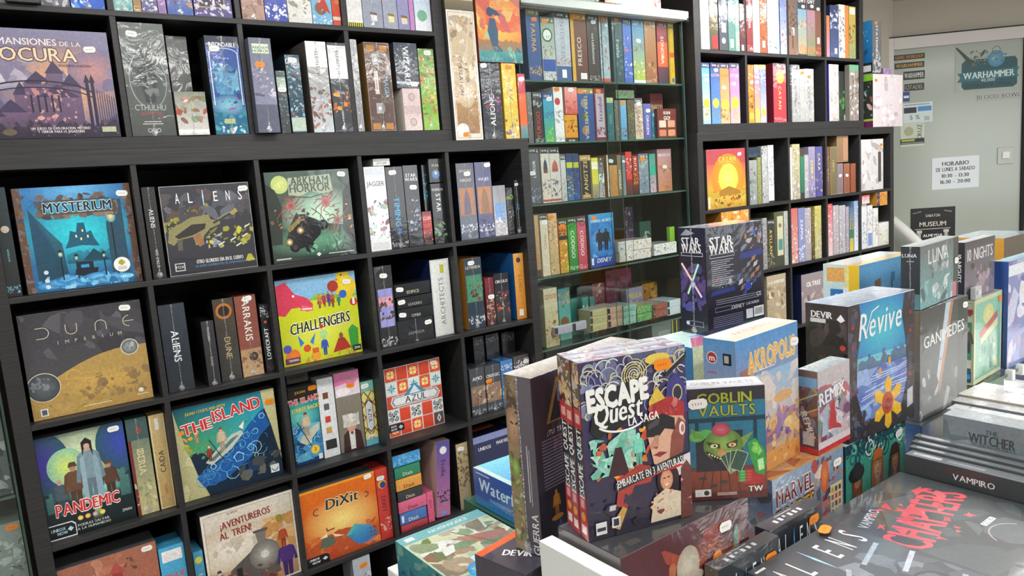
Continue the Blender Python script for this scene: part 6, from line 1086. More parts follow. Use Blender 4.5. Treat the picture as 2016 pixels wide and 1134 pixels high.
# --- escape trio
def esc_front(k):
    k.bg('2e2838', '3a3466'); k.blobs(['5a5a9a', '8a94b8', '2e2a5a', '6a5a8a'], 0, .66, 1, 1, 50, .08, .3)
    for i in range(60):
        u, v = k.r.random(), .68+.3*k.r.random(); k.arc(u, v, .03+.06*k.r.random(), 0 if i % 2 else 40, 180+90*k.r.random(), .0018, k.r.choice(['c4c8b0', 'a8b4c8', 'd8d08a', '8a94c0', 'e0e0d8']), n=9)
    for q in range(3): k.line([(.5+.0045*t*math.cos(t*.42+q*2.1), .89+.0045*t*k.a*math.sin(t*.42+q*2.1)) for t in range(1, 30)], .0016, ['d8c86a', 'c4bc7a', 'e4dcb0'][q])
    k.ell(.72, .955, .12, 'e0c85a', rv=.03); k.line([(.8, .86), (1, .95)], .009, '20202a'); k.line([(.8, .875), (.98, .955)], .002, 'd0c8b0')
    k.poly([(.78, .62), (.8, .8), (.88, .86), (.97, .8), (1, .62)], '3a3680'); k.ell(.9, .74, .05, 'c8b888', rv=.05); k.ell(.9, .74, .04, '2a2840', rv=.04); k.poly([(.62, .72), (.7, .8), (.78, .72), (.8, .6), (.62, .62)], 'd8b84a'); k.ridge(.64, .02, 20, '1c1a20', None, 3, .55, .85, .58)
    k.blobs(['c84a1c', 'e8902a', 'f0b84a', '8a2a1c', 'e8602a'], .1, .3, .62, .6, 50, .06, .3); k.blobs(['8ad8c0', '6ac0a8', 'b0e8d4'], .06, .36, .46, .58, 26, .08, .3, spiky=True); k.poly([(.2, .34), (.28, .5), (.34, .5), (.4, .34)], '3a1c24'); k.fig(.5, .36, .2, '7ad0b8', '9ae0cc')
    k.poly([(.58, .56), (.64, .36), (.78, .3), (.92, .36), (.97, .56), (.92, .64), (.64, .64)], 'd8a890', m=.4); k.poly([(.78, .3), (.92, .36), (.97, .56), (.9, .6), (.82, .5)], '8a4a40'); k.poly([(.6, .6), (.64, .7), (.82, .73), (.96, .68), (.96, .6), (.8, .62)], 'a82a2e'); k.blobs(['c8484a', '7a1c24', 'e0807a'], .62, .62, .95, .72, 18)
    k.poly([(.58, .52), (.58, .6), (.74, .64), (.86, .6), (.86, .53), (.76, .55), (.7, .51)], '1c1c22'); k.poly([(.6, .56), (.6, .59), (.72, .62), (.7, .58)], '4a4448'); k.poly([(.66, .52), (.61, .46), (.63, .445), (.69, .45), (.7, .52)], 'c08a74'); k.poly([(.64, .455), (.69, .455), (.67, .44)], '7a4034')
    k.poly([(.64, .41), (.7, .425), (.77, .41), (.7, .39)], '9a3a38'); k.line([(.64, .41), (.7, .408), (.77, .41)], .0012, '3a1a1c'); k.poly([(.68, .3), (.78, .31), (.86, .36), (.8, .36), (.72, .33)], 'a87460'); k.ell(.93, .53, .03, 'e8d8d0', rv=.04); k.ell(.935, .53, .016, 'a87460', rv=.024); k.poly([(.7, .26), (.78, .31), (.92, .37), (1, .38), (1, .26)], 'd8d0d4')
    k.poly([(.26, .17), (.3, .32), (.5, .38), (.64, .34), (.6, .26), (.44, .26), (.36, .14)], 'a83a34'); k.ell(.77, .25, .11, '2e1a1c', rv=.09); k.ell(.755, .25, .062, 'c88a6c', 'e0a888', rv=.06); k.line([(.725, .262), (.745, .262)], .002, '2a1a18'); k.line([(.765, .265), (.785, .265)], .002, '2a1a18'); k.poly([(.73, .225), (.78, .228), (.755, .214)], 'e8e4e0'); k.poly([(.6, .285), (.7, .3), (.84, .305), (.95, .315), (.86, .33), (.84, .36), (.72, .355), (.7, .32)], 'b8342e'); k.poly([(.71, .31), (.84, .318), (.84, .328), (.71, .32)], '6a1c1c'); k.poly([(.58, .02), (.62, .16), (.74, .2), (.9, .16), (.94, .02)], 'd8c8b0'); k.blobs(['d88a5a', '8a3a2a', 'e8b890'], .6, .06, .8, .18, 12)
    k.poly([(.88, .0), (.9, .3), (.96, .34), (1, .3), (1, 0)], '6a3a34'); k.blobs(['d0a090', '8a5a54'], .9, .02, 1, .34, 10); k.blobs(['3c3448', '2a2432'], .02, .0, .5, .22, 10); k.poly([(.2, .06), (.32, .16), (.36, .14), (.28, .03)], 'c8a050'); k.poly([(.2, .18), (.26, .18), (.25, .15), (.19, .15)], 'c8c4cc')
    k.poly([(.06, .62), (.12, .82), (.56, .87), (.54, .66), (.12, .57)], '181e22', m=.1); k.text('ESCAPE', .33, .795, .03, 'f2f2f0', rot=3, wmax=.1, bold=2, out='f2f2f0'); k.text('Quest', .33, .705, .031, 'f2f2f0', rot=3, wmax=.08, bold=2, sh=.15); k.text('LA SAGA', .56, .635, .012, 'f2f2f0', rot=3, wmax=.052, bold=2); k.arc(.36, .68, .26, 215, 310, .003, 'f2f2f0', rv=.09)
    k.poly([(.26, .25), (.26, .3), (.93, .39), (.93, .34)], '22262c', m=.1); k.text('¡EMBARCATE EN 3 AVENTURAS!', .6, .32, .0115, 'f0f0ee', rot=8, wmax=.118, bold=1)
    k.rect(.06, .03, .16, .1, 'e4e4e6'); k.rect(.07, .05, .15, .07, '3a3c44'); k.rect(.21, .05, .29, .11, 'd8d8dc'); k.rect(.225, .06, .275, .1, '3a3844')
def esc_spine(k):
    k.bg('8a2a30', '2c2c34'); k.rect(0, .78, 1, 1, '5a5448'); k.blobs(['e8d8b0', 'a8502a', 'c8c0b8', '4a3434', 'e0b060'], 0, .74, 1, 1, 30, .2, .7); k.rect(0, .25, 1, .74, '24282e'); k.rect(0, .63, 1, .74, 'b83438'); k.rect(.2, .66, .8, .71, 'e0a8a8'); k.rect(0, 0, 1, .25, 'b0343a')
    k.text('ESCAPE QUEST', .5, .435, k.w*.62, 'f2f2f0', rot=90, wmax=.105, bold=2); k.rect(.2, .03, .8, .08, 'e4e0e0'); k.ell(.5, .13, .3, 'd8a040'); k.rect(.25, .18, .75, .23, 'd8a0a0')
for i in range(3):
    t = math.radians(-14.9); o = Vector((.647, -1.574)); b = Vector((-math.sin(t), math.cos(t)))*(.0246*i); sl = Vector((math.cos(t), math.sin(t)))*(0, -.0012, .001)[i]
    fbox('game_book', ('front book of the purple adventure trio with red-capped man cover', 'middle book of the purple adventure trio, spine and top showing', 'rear book of the purple adventure trio, touching the tall fantasy box')[i],
         o.x+b.x+sl.x, o.y+b.y+sl.y, 1.1155, -14.9, .181, .0242, .272, ('332e4a', '8a2a30', 'b9b2b4'), esc_front if i == 0 else None, esc_spine, lambda k: (k.bg('8a8aa0', 'c4c4cc'), k.blobs(['e8e8ec', '5a5a7a', 'a83a44', 'c8c0a0', 'f4f4f6'], 0, 0, 1, 1, 40, .1, .5)), True, 'o@.76,.915' if i == 0 else None, 'shrink-wrapped adventure trio', cat='game book')

# --- fantasy miniatures box left of the trio
def motu_left(k):
    k.bg('5a5058', '6a6068'); k.poly([(0, 0), (.45, 0), (.5, .25), (.4, .5), (.5, .8), (.44, 1), (0, 1)], '8a7a5a'); k.ell(.26, .72, .28, '8a6850', 'c09a7c', rv=.12); k.poly([(0, .8), (.1, .93), (.4, .9), (.45, .78), (.3, .84)], '4a3c30'); k.line([(.16, .74), (.24, .73)], .003, '2a201c'); k.line([(.34, .73), (.42, .74)], .003, '2a201c'); k.poly([(.27, .73), (.24, .67), (.32, .67)], '9a7458')
    k.blobs(['6a5a48', 'a88a6a', '3a322c', '8a7a58'], 0, .76, .48, 1, 20, .15, .5); k.blobs(['7a8a3a', '5a6a3a', 'a8b45a', '4a4a34', 'c8c8a0', '6a5a44'], 0, .06, .46, .56, 44, .1, .4); k.ell(.24, .48, .14, '6a8a3a', '9ab85a', rv=.06)
    k.rect(.44, 0, 1, 1, '4c4854', '5e5864', m=.3); k.rect(.68, .3, .71, .62, 'c8c4c8', m=.8); k.rect(.76, .28, .78, .6, 'b8b4b8', m=.8); k.text('GUERRA', .82, .12, .014, 'e0dce0', rot=90, wmax=.07)
def motu_front(k):
    k.bg('2a2836', '38323e'); k.poly([(.1, .72), (.2, .96), (.9, .96), (.96, .72)], '9a7a3a'); k.poly([(.13, .73), (.22, .94), (.88, .94), (.93, .73)], '22202c'); k.text('M', .26, .88, .03, '3a8ad0', bold=2, out='c84a3a'); k.text('FIELDS', .4, .755, .016, 'c8823a', wmax=.14, bold=2); k.text('¡TU TIENES', .2, .67, .008, 'e4e0e0', wmax=.07)
    for i in range(16): k.rect(.05, .63-.018*i, .5, .637-.018*i, '8a86a0', m=.8)
    for u, c in ((.14, 'd8943a'), (.28, 'c8a84a')): k.fig(u, .18, .16, c, c); k.ell(u, .18, .05, c, rv=.016)
    for u in (.16, .28): k.fig(u, .05, .11, '4a4a9a', '5a5aa8')
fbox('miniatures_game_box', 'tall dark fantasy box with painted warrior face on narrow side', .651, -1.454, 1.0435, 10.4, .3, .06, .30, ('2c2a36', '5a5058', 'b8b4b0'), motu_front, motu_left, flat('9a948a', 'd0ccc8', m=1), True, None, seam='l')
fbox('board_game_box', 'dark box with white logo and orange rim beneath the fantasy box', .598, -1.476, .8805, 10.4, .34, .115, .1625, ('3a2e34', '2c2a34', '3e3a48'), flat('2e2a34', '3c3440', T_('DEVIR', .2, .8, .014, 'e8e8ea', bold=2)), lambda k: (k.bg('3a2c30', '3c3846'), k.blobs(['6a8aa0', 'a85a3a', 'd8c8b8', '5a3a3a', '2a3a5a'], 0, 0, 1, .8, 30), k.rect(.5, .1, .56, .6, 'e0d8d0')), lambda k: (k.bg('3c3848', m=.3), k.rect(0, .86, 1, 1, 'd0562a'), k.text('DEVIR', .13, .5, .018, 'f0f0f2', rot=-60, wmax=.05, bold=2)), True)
fbox('white_carton', 'plain white carton standing edge-on at the table corner', .617, -1.73, .8805, 0, .026, .238, .2195, ('e9ece9', 'dfe3e1', 'f3f5f2'), None, lambda k: (k.bg('dfe3e1', m=.05), k.rect(.66, .62, .82, .66, 'b8bcba'), k.rect(.7, .56, .8, .59, 'b8bcba')), None, False, cat='carton')

# --- redzen, goblin
def red_front(k):
    k.bg('4a2428', '54282e'); k.ell(.62, .4, .3, '6a3230', 'c8643a', rv=.45); k.blobs(['a84a34', '7a3030', '5a2c30', 'c87a4a'], .3, .0, .95, .9, 40, .1, .35); k.ell(.48, .72, .09, 'a89c8c', 'c8c0b0', rv=.14); k.ell(.46, .62, .14, 'b0a494', rv=.06); k.poly([(.38, .3), (.42, .6), (.52, .6), (.54, .3)], '7a2c24'); k.ell(.47, .5, .045, 'c08060', rv=.1); k.blobs(['2a1c20', 'b85a3a', 'd89a7a'], .38, .1, .56, .45, 16)
    k.fig(.28, .0, .42, '5a2a26', 'd8a080', '3a2420'); k.ell(.72, .66, .04, 'e8903a', rv=.06); k.text('REDZEN', .1, .45, .012, 'e8dcd8', wmax=.05, bold=1); k.rect(.075, .55, .125, .7, 'd83a3a'); k.ell(.885, .74, .02, '5a8a7a', rv=.1)
fbox('board_game_box', 'wide maroon box with hatted man, under the purple adventure trio', .649, -1.637, .8805, 0, .292, .137, .2345, ('50282c', '3a3236', '43454a'), red_front, flat('4a4448', '5e595c'), lambda k: (k.bg('3c3e43', '4c4e54', m=.3), k.rect(.12, .1, .2, .2, '5a5450'), k.blobs(['b8a080', 'd8c4a0', '8a6a4a'], .32, .28, .52, .62, 14), k.ell(.83, .4, .06, '6a6c70', rv=.13), k.ell(.83, .4, .05, '3c3e43', rv=.11)), True, 'w@.79,.86')
def goblin(k):
    k.bg('7a3a2c', '1f4a66'); k.rect(0, .3, 1, 1, '2a6a84', '2f7a98'); k.rect(0, .88, 1, 1, '32303c', m=.3)
    for x in (.08, .3, .84): k.rect(x, .3, x+.05, .74, '1c3a4c')
    k.rect(0, .7, 1, .74, '1c3a4c'); k.rect(.08, .26, .7, .62, '2c2c36', m=.5); k.rect(0, 0, 1, .26, '6e3226', '8c4634'); k.rect(0, 0, 1, .07, '5c2c2a')
    for i in range(7): k.line([(.1+.14*i, 0), (.2+.1*i, .26)], .0014, '4a2420')
    k.ell(.1, .58, .11, '4aa84a', '8ad07a', rv=.05); k.ell(.22, .6, .09, '5ab05a', rv=.04); k.poly([(.06, .56), (.02, .66), (.22, .56)], '6a9a4a'); k.poly([(.64, .54), (.84, .6), (.7, .46)], '7a9a4a')
    k.ell(.44, .49, .26, '5a7a3a', '93b45c', rv=.15); k.ell(.42, .63, .12, 'a83a54', 'd86a7a', rv=.06); k.poly([(.22, .53), (.4, .5), (.4, .46), (.26, .48)], '34481f'); k.poly([(.48, .5), (.64, .54), (.62, .47), (.5, .46)], '34481f'); k.ell(.32, .487, .05, 'e8e0b8', rv=.018); k.ell(.56, .49, .05, 'e8c8a8', rv=.018); k.ell(.33, .487, .016, '2a1c14'); k.ell(.56, .49, .018, 'b8402a')
    k.ell(.42, .42, .06, 'b8844a', 'd8a468', rv=.04); k.poly([(.2, .44), (.34, .34), (.56, .36), (.56, .39), (.36, .39), (.24, .44)], '2c1c1a'); 
    for i in range(7): k.poly([(.24+.035*i, .425-.012*i), (.27+.035*i, .42-.012*i), (.255+.035*i, .4-.01*i)], 'ece4c8')
    for i, a in enumerate((28, 10, -6, -22)):
        c, s = math.cos(math.radians(a)), math.sin(math.radians(a)); P = lambda x, y: (.6+(x*c-y*s), .26+(x*s+y*c)*k.a); q = [P(-.09, .0), P(.07, .0), P(.07, .27), P(-.09, .27)]; k.poly(q, '3c5a4c'); k.line(q+[q[0]], .0011, 'b8c0a0')
    k.poly([(.76, .5), (.86, .54), (.97, .44), (1, .32), (.97, .2), (.86, .18), (.84, .28), (.8, .34)], '3f9a44'); k.poly([(.82, .5), (.88, .5), (.95, .42), (.9, .38)], '8ad06a'); k.poly([(.88, .34), (.96, .36), (.97, .26), (.9, .24)], 'b8e8a8'); k.ell(.86, .44, .05, '6abf54', 'a4dc7a', rv=.04); k.poly([(.62, .15), (.6, .2), (.66, .25), (.8, .26), (.88, .22), (.97, .2), (.96, .13), (.84, .12), (.7, .13)], 'a83434')
    for i in range(4): k.ell(.68, .165+.026*i, .06, '2f8a4a', '6ac878', rv=.014); k.ell(.765, .165+.026*i, .045, 'b03a36', 'd05a4c', rv=.013)
    for u, v in ((.3, .13), (.44, .16), (.16, .2)): k.ell(u, v, .05, '3a3a40', rv=.014)
    k.text('GOBLIN', .47, .91, .017, 'a8ac3a', wmax=.112, bold=1, out='3a4a2a'); k.text('VAULTS', .5, .80, .017, 'a8ac3a', wmax=.09, bold=1, out='2a4a54'); k.text('TW', .85, .085, .009, 'e8e4e0', bold=2); k.rect(.05, .035, .26, .1, 'e4e4e0'); k.ell(.2, .067, .035, '3a3a3a'); k.rect(.34, .055, .6, .065, 'c8a8a0'); k.rect(.34, .04, .6, .05, 'c8a8a0')
fbox('card_game_box', 'small cover with green goblin holding a fan of cards', .857, -1.590, 1.1155, -38, .123, .05, .188, ('4a2c2c', '3c2c30', 'c4c4c8'), goblin, None, flat('a4a6ac', 'd0d2d4', T_('GOBLIN VAULTS', .5, .5, .014, '7a7c84', wmax=.1), m=.5), True, 'w@.06,.87')

# --- alien boxes in front
def al_top(k):
    k.bg('3a3c42', '46484e', m=.25)
    for i in range(6): k.rect(.2+.09*i, .25, .245+.09*i, .6, 'd8dce0') if i != 2 else k.rect(.2+.09*i, .42, .24+.09*i, .62, 'c8ccd0')
    k.rect(.3, .78, .62, .84, 'c8ccd0')
def al_front(k):
    k.bg('1c2026', '2a2f36', m=.25)
    for i, ch in enumerate('AL ENS'):
        if ch != ' ': k.text(ch, .16+.14*i, .76, .034, 'e8ecf0', bold=0, wmax=.009)
    k.poly([(.43, .76), (.44, .9), (.45, .76), (.44, .62)], '6ab0f0')
fbox('game_expansion_box', 'slim black box with orange tag in front of the maroon box', .822, -1.666, .8805, 0, .158, .026, .1595, ('22262c', '4a443c', '3e4046'), al_front, busy(('3c382f', '4c483e'), ['6a6454', '24221e', '8a8474']), al_top, True, 'o@.85,.82', 'pair of slim black boxes')
fbox('game_expansion_box', 'slim black box further along the pair, ending by the zombie box', .982, -1.648, .8805, 0, .158, .03, .1595, ('22262c', '3a3c40', '3e4046'), al_front, None, al_top, True, 'o@.82,.86', 'pair of slim black boxes')
def al_lid(k):
    k.bg('2f3339', '383c42', m=.25); k.blobs(['565c66', '444a54', '6a7078', '3a4048'], .1, .2, .95, .72, 30, .1, .4, .5)
    k.poly([(.3, .36), (.36, .52), (.5, .56), (.66, .5), (.72, .36), (.6, .24), (.44, .22)], '1e2228'); k.poly([(.5, .5), (.54, .66), (.62, .68), (.66, .56), (.6, .48)], '24282e'); k.arc(.62, .6, .12, 200, 330, .006, '22262c'); k.arc(.4, .5, .14, 30, 160, .005, '20242a'); k.arc(.7, .36, .12, -60, 120, .005, '22262c')
    for a in ((.2, .3, .5, .42), (.6, .66, .9, .72), (.55, .2, .9, .3), (.7, .5, .96, .56), (.3, .6, .46, .68)): k.line([(a[0], a[1]), (a[2], a[3])], .008, k.r.choice(['8a94a0', 'a8aeb8', '7a6a70']), m=.8)
    k.line([(.46, .3), (.6, .36)], .003, 'c8c850'); k.blobs(['e8e8e8', 'c8c83a', '9a9a9a'], .42, .16, .52, .3, 12)
    for i, ch in enumerate('AL ENS'):
        if ch != ' ': k.text(ch, .12+.155*i, .84, .05, 'f0f3f6', bold=0, wmax=.013)
    k.poly([(.425, .84), (.437, .95), (.449, .84), (.437, .72)], '9ac8f0'); k.rect(.02, .955, .12, .97, 'e8e8e8')
fbox('board_game_box', 'large dark flat box with creature lid and spaced white letters', .889, -1.995, .8805, 0, .248, .327, .1315, ('24282e', '2a2e34', '32363c'), flat('24282e', '2c3036'), flat('24282e', '2a2e34'), al_lid, 2)
link('price_sticker', sticker_mesh('o'), bpy.data.objects[[o.name for o in COL.objects if o.get('label', '').startswith('large dark flat')][0]], (.2, .312, .1325+.005), (math.pi/-2, 0, .3)).scale = (1.1, 1, 1.1)
def vam_lid(k):
    k.bg('33373a', '3d4143', m=.3); k.blobs(['4c5254', '444a4c', '2e3234', '565c60'], .05, .05, .95, .95, 24, .1, .4, .5)
    k.text('VAMPIRO', .3, .82, .018, 'b8bcc0', rot=14, wmax=.085, bold=1); k.text('CHAPTERS', .52, .63, .075, 'd84a54', rot=10, wmax=.27, bold=2, sh=-.12); k.blobs(['d84a54', 'c83a48', 'e0606a'], .22, .44, .86, .84, 26, .03, .16, .2, spiky=True); k.rect(.62, .38, .74, .41, 'd8dcdc'); k.text('GO IN', .68, .395, .008, '5a5e60'); k.arc(.62, .22, .14, 30, 150, .003, '9a8a8a'); k.blobs(['c8c83a', 'e0e04a'], .3, .03, .42, .1, 12)
fbox('board_game_box', 'large grey-black flat box with ragged red title', 1.142, -1.965, .8805, 0, .352, .352, .0995, ('2a2e30', '2a2e30', '363a3c'), flat('2a2e30', '303436'), None, vam_lid, 2)

# --- middle of the table
def zom_front(k):
    k.bg('6a7a94', '8aa0b8'); k.blobs(['b83a34', '3a3440', 'e0d0c0', 'd87a3a', '5a3a44', '4a3a3a'], .52, 0, .92, 1, 46, .08, .3); k.ell(.72, .74, .06, 'c85a34', 'e8905a', rv=.2); k.rect(.8, .1, .98, .6, 'd8cca8'); 
    for i in range(5):
        for j in range(3): k.rect(.815+.055*j, .14+.09*i, .85+.055*j, .2+.09*i, k.r.choice(['7a8a9a', 'b85a4a', '5a4a44', 'c8a04a']))
    k.blobs(['d8742a', 'e89a4a'], .88, .3, 1, .9, 10); k.text('MARVEL', .3, .78, .034, '6a2028', rot=2, wmax=.125, bold=2, out='e8dcd8'); k.text('ZOMBIES', .3, .53, .036, 'e0a02a', rot=2, wmax=.13, bold=2, out='3a1c1c')
fbox('board_game_box', 'grey comic zombie box with maroon and yellow title', 1.12, -1.559, .8805, 0, .249, .229, .1795, ('7a8698', '3a4a6a', 'd8a060'), zom_front, busy(('4a5a7a', '6a7a94'), ['8a94a8', 'b83a34', '3a3440']), lambda k: (k.bg('c88a50', 'dca868'), k.blobs(['e8c890', 'b85a3a', '8a4a34', 'f0d8a8'], 0, 0, 1, 1, 40)), True, 'w@.9,.84')
def teal_front(k):
    k.bg('2a5a5a', '22404c'); k.rect(0, .1, 1, .86, '2f8a74', '3f9a88')
    for i in range(46): k.arc(k.r.random(), .7+.32*k.r.random(), .03+.05*k.r.random(), 360*k.r.random(), 200+500*k.r.random(), .0045, k.r.choice(['2a5a6a', '1c4a54', '3a6a78', '6ab89a', 'c8d4d4']), n=9)
    k.blobs(['c8d0d4', '2a3a54', '8a9aa8'], .82, .55, 1, 1, 14)
    for u, s, hair, hat, sk in ((.17, .8, '6a3418', '1a1a1e', 'b87a54'), (.5, 1.0, '9a5226', 'b8642a', 'd0a078'), (.8, .92, '4a2418', '3a2018', 'a87650')):
        h = .62*s; y = .1
        k.poly([(u-.16*s, 0), (u-.12*s, y+.12), (u+.12*s, y+.12), (u+.16*s, 0)], '3a2c24'); k.ell(u, y+h*.62, .098*s, hair, rv=.27*s); k.poly([(u-.1*s, y+.05), (u-.095*s, y+h*.7), (u+.095*s, y+h*.7), (u+.1*s, y+.05)], hair)
        k.rect(u-.032*s, y+.08, u+.032*s, y+h*.4, mixc(sk, '2a1810', .35)); k.ell(u, y+h*.6, .062*s, mixc(sk, '3a2014', .3), sk, rv=.175*s); k.poly([(u+.012*s, y+h*.36), (u+.05*s, y+h*.46), (u+.058*s, y+h*.74), (u+.02*s, y+h*.8)], mixc(sk, '3a2014', .35))
        for q in (-1, 1): k.ell(u+q*.026*s, y+h*.66, .014*s, 'e4d8c8', rv=.014*s); k.ell(u+q*.026*s, y+h*.66, .007*s, '2a1c16', rv=.013*s); k.line([(u+q*.012*s, y+h*.71), (u+q*.042*s, y+h*.715)], .0018, '3a2418')
        k.poly([(u-.006*s, y+h*.67), (u-.016*s, y+h*.53), (u+.014*s, y+h*.53)], mixc(sk, '6a3a24', .3)); k.poly([(u-.026*s, y+h*.455), (u, y+h*.475), (u+.026*s, y+h*.455), (u, y+h*.43)], '8a4438')
        if u < .2: k.poly([(u-.06*s, y+h*.56), (u-.03*s, y+h*.47), (u+.03*s, y+h*.47), (u+.06*s, y+h*.56), (u+.045*s, y+h*.26), (u, y+h*.2), (u-.045*s, y+h*.26)], '7a3c1c'); k.ell(u-.01, y+h*.9, .15*s, hat, rv=.15*s); k.ell(u, y+h*1.0, .09*s, '26262c', rv=.14*s)
        else: k.poly([(u-.085*s, y+h*.76), (u+.085*s, y+h*.76), (u+.075*s, y+h*.98), (u+.02*s, y+h*1.08), (u-.06*s, y+h*1.03)], hat); k.rect(u-.086*s, y+h*.76, u+.086*s, y+h*.82, mixc(hat, '000000', .4))
fbox('board_game_box', 'teal box with three long-haired sailors and swirls', 1.41, -1.541, .8805, 0, .262, .204, .1595, ('2f7a6c', '284c54', 'd8dce0'), teal_front, None, flat('c8ccd0', 'e0e4e8'), False, 'w@.86,.82')
def rev_front(k):
    k.bg('3a6ab0', '3a7ac8'); k.ell(.5, .78, .5, '2f7ac4', '4accda', rv=.3, m=.3); k.rect(.1, .46, .9, .6, '8ad0d8', '6ac4d8'); k.ridge(.58, .04, 14, '3a5a80', '5a7a98', 3, .14, .9, .46); k.blobs(['3a4a80', '5a6a94', '4a7a8a'], .1, .5, .9, .62, 20)
    k.rect(.1, .12, .92, .5, '6a80c0', '8aa0d8'); k.blobs(['8ab0e4', '5a6ab8', 'b0c4ec', '4a5aa8', '9ab8e8'], .1, .14, .92, .5, 40, .1, .45); 
    for i in range(14): k.line([(.1+.02*i, .2+.02*i), (.4+.03*i, .26+.016*i), (.9, .24+.02*i)], .0025, k.r.choice(['c4d4f0', '6a80c8', 'a8c0ec']))
    for x, s in ((0, 1), (1, -1)):
        k.poly([(x, 0), (x+s*.34, 0), (x+s*.2, .16), (x+s*.12, .34), (x+s*.13, .6), (x+s*.2, .84), (x+s*.16, 1), (x, 1)], '3a2e2e', m=.9); k.blobs(['2a2224', '4c3c3a', '5a4642'], min(x, x+s*.12), .1, max(x, x+s*.12), 1, 26, .2, .7)
        for v in (.36, .7, .84): k.ell(x+s*.07, v, .018, 'a82a2a')
    k.rect(0, 0, 1, .12, '3a3438', m=.8); k.blobs(['4a4448', '5a5458', '2e2a2e'], .0, 0, 1, .2, 30)
    for u, v in ((.46, .46), (.6, .52)): k.ell(u, v, .02, 'e8a02a', rv=.03)
    for a in range(6):
        A = math.radians(90+60*a); k.poly([(.58+.05*math.cos(A-.9), .2+.045*math.sin(A-.9)), (.58+.2*math.cos(A-.28), .2+.17*math.sin(A-.28)), (.58+.24*math.cos(A), .2+.21*math.sin(A)), (.58+.2*math.cos(A+.28), .2+.17*math.sin(A+.28)), (.58+.05*math.cos(A+.9), .2+.045*math.sin(A+.9))], ['d8941c', 'f0c02a', 'f0b828', 'e8b42a', 'f0bc28', 'd8981e'])
    k.ell(.57, .2, .085, 'b8401c', 'd8602a', rv=.085); k.ell(.57, .19, .05, '8a2a1a', 'b0341c'); k.blobs(['e8702a', 'a8301c'], .51, .14, .64, .27, 10)
    k.text('Revive', .48, .84, .056, 'f0f4f8', rot=3, wmax=.16, bold=1, sh=.2); k.line([(.24, .74), (.34, .92), (.44, .95)], .003, 'f0f4f8'); k.poly([(.88, .1), (.88, .24), (.97, .26), (.97, .12)], 'c8ccd0', m=.2)
def rev_left(k): k.bg('2a2425', '382f30', m=.9); k.blobs(['4a3c3c', '20191a', '54444a'], 0, .1, 1, .88, 26, .15, .5); k.text('DEVIR', .4, .925, .014, 'e8e8ea', wmax=.05, bold=2); k.poly([(.76, .9), (.86, .94), (.96, .9), (.86, .88)], 'e8e8ea'); k.rect(.12, .865, .5, .895, 'c8cccc'); k.ell(.9, .7, .07, 'b83434', rv=.02); k.text('Revive', .5, .24, .03, 'e4dce0', wmax=.08, sh=.2)
fbox('board_game_box', 'tall box with orange flower below a blue icy landscape', 1.424, -1.540, 1.0405, -3.7, .258, .1, .301, ('3a3032', '302829', 'a8b8c8'), rev_front, rev_left, flat('7a8a9a', 'b8c8d8', m=.9), True, None, seam=None)
def remix_front(k):
    k.bg('a8a4aa', 'c4bcc0'); k.blobs(['b83a3c', '8a94b0', '3a4a7a', 'e0d8dc', '5a3a44', '4a9a5a', 'd8d0d4', 'b8485a'], 0, .08, 1, .8, 60, .06, .3); k.poly([(.3, .25), (.4, .56), (.5, .6), (.56, .3), (.7, .25), (.72, .2), (.5, .24)], 'b8343a'); k.poly([(.1, .2), (.16, .5), (.3, .5), (.28, .2)], 'a8b8d0'); k.rect(0, 0, 1, .06, 'c8343a'); k.rect(0, .06, 1, .14, 'dcd4d8'); k.text('REMIX', .44, .68, .027, 'f4f2f4', rot=6, wmax=.1, bold=2, out='8a7a84')
def remix_left(k): k.bg('5a4a58', '7a5a50'); k.blobs(['c85a34', '4a6a94', '2a2a3a', 'd8a060', '8a3a3a', 'a8a8b0'], 0, .1, 1, .95, 40, .1, .4); k.rect(0, .8, 1, .92, '7ab0d8'); k.line([(0, .62), (1, .74)], .003, 'd8c060'); k.line([(0, .44), (1, .56)], .003, 'd8c060'); k.text('REMIX', .5, .34, .014, 'f0ecf0', rot=-70, wmax=.06, bold=2); k.rect(0, 0, 1, .07, 'c8343a'); k.rect(.2, .1, .8, .26, 'd0ccd4')
fbox('card_game_box', 'small upright comic box with red base on the zombie box', 1.283, -1.556, 1.0605, 2, .128, .042, .174, ('a89aa0', '6a4a50', 'c0d0d4'), remix_front, remix_left, busy(('a8b8bc', 'd8e4e4'), ['e8f0f0', '7a9aa0', 'b0888a']), True)
def akro(k):
    k.bg('c88a4a', '4a94d4'); k.rect(0, .3, 1, .72, 'd8c8b8', '8ab8dc', m=.4); k.blobs(['f0e4d4', 'e0c8b0', 'c8c4d0', 'f4ecdc'], .1, .4, 1, .72, 30, .15, .5, .4); k.poly([(.05, .4), (.05, .78), (.2, .8), (.22, .4)], '9a6a64', m=.8); k.poly([(.18, .4), (.2, .8), (.26, .76), (.25, .4)], 'd8a06a'); k.ridge(.4, .06, 12, '8a6a9a', 'b08ab0', 8, .3, 1, .2); k.blobs(['d8903a', 'e8b860', '4a3a8a', '6a4a9a', 'f0d090'], .4, .1, 1, .42, 40, .08, .35); k.rect(0, 0, 1, .14, 'c88a44', 'd89a50'); k.blobs(['e8b870', 'b87434'], 0, 0, 1, .16, 16); k.ell(.72, .5, .16, 'e0b078', rv=.04)
    k.text('AKROPOLIS', .56, .83, .036, 'e8a83a', rot=2, wmax=.165, bold=0, out='f0d8a0'); k.rect(.25, .745, .6, .75, 'f0f4f8')
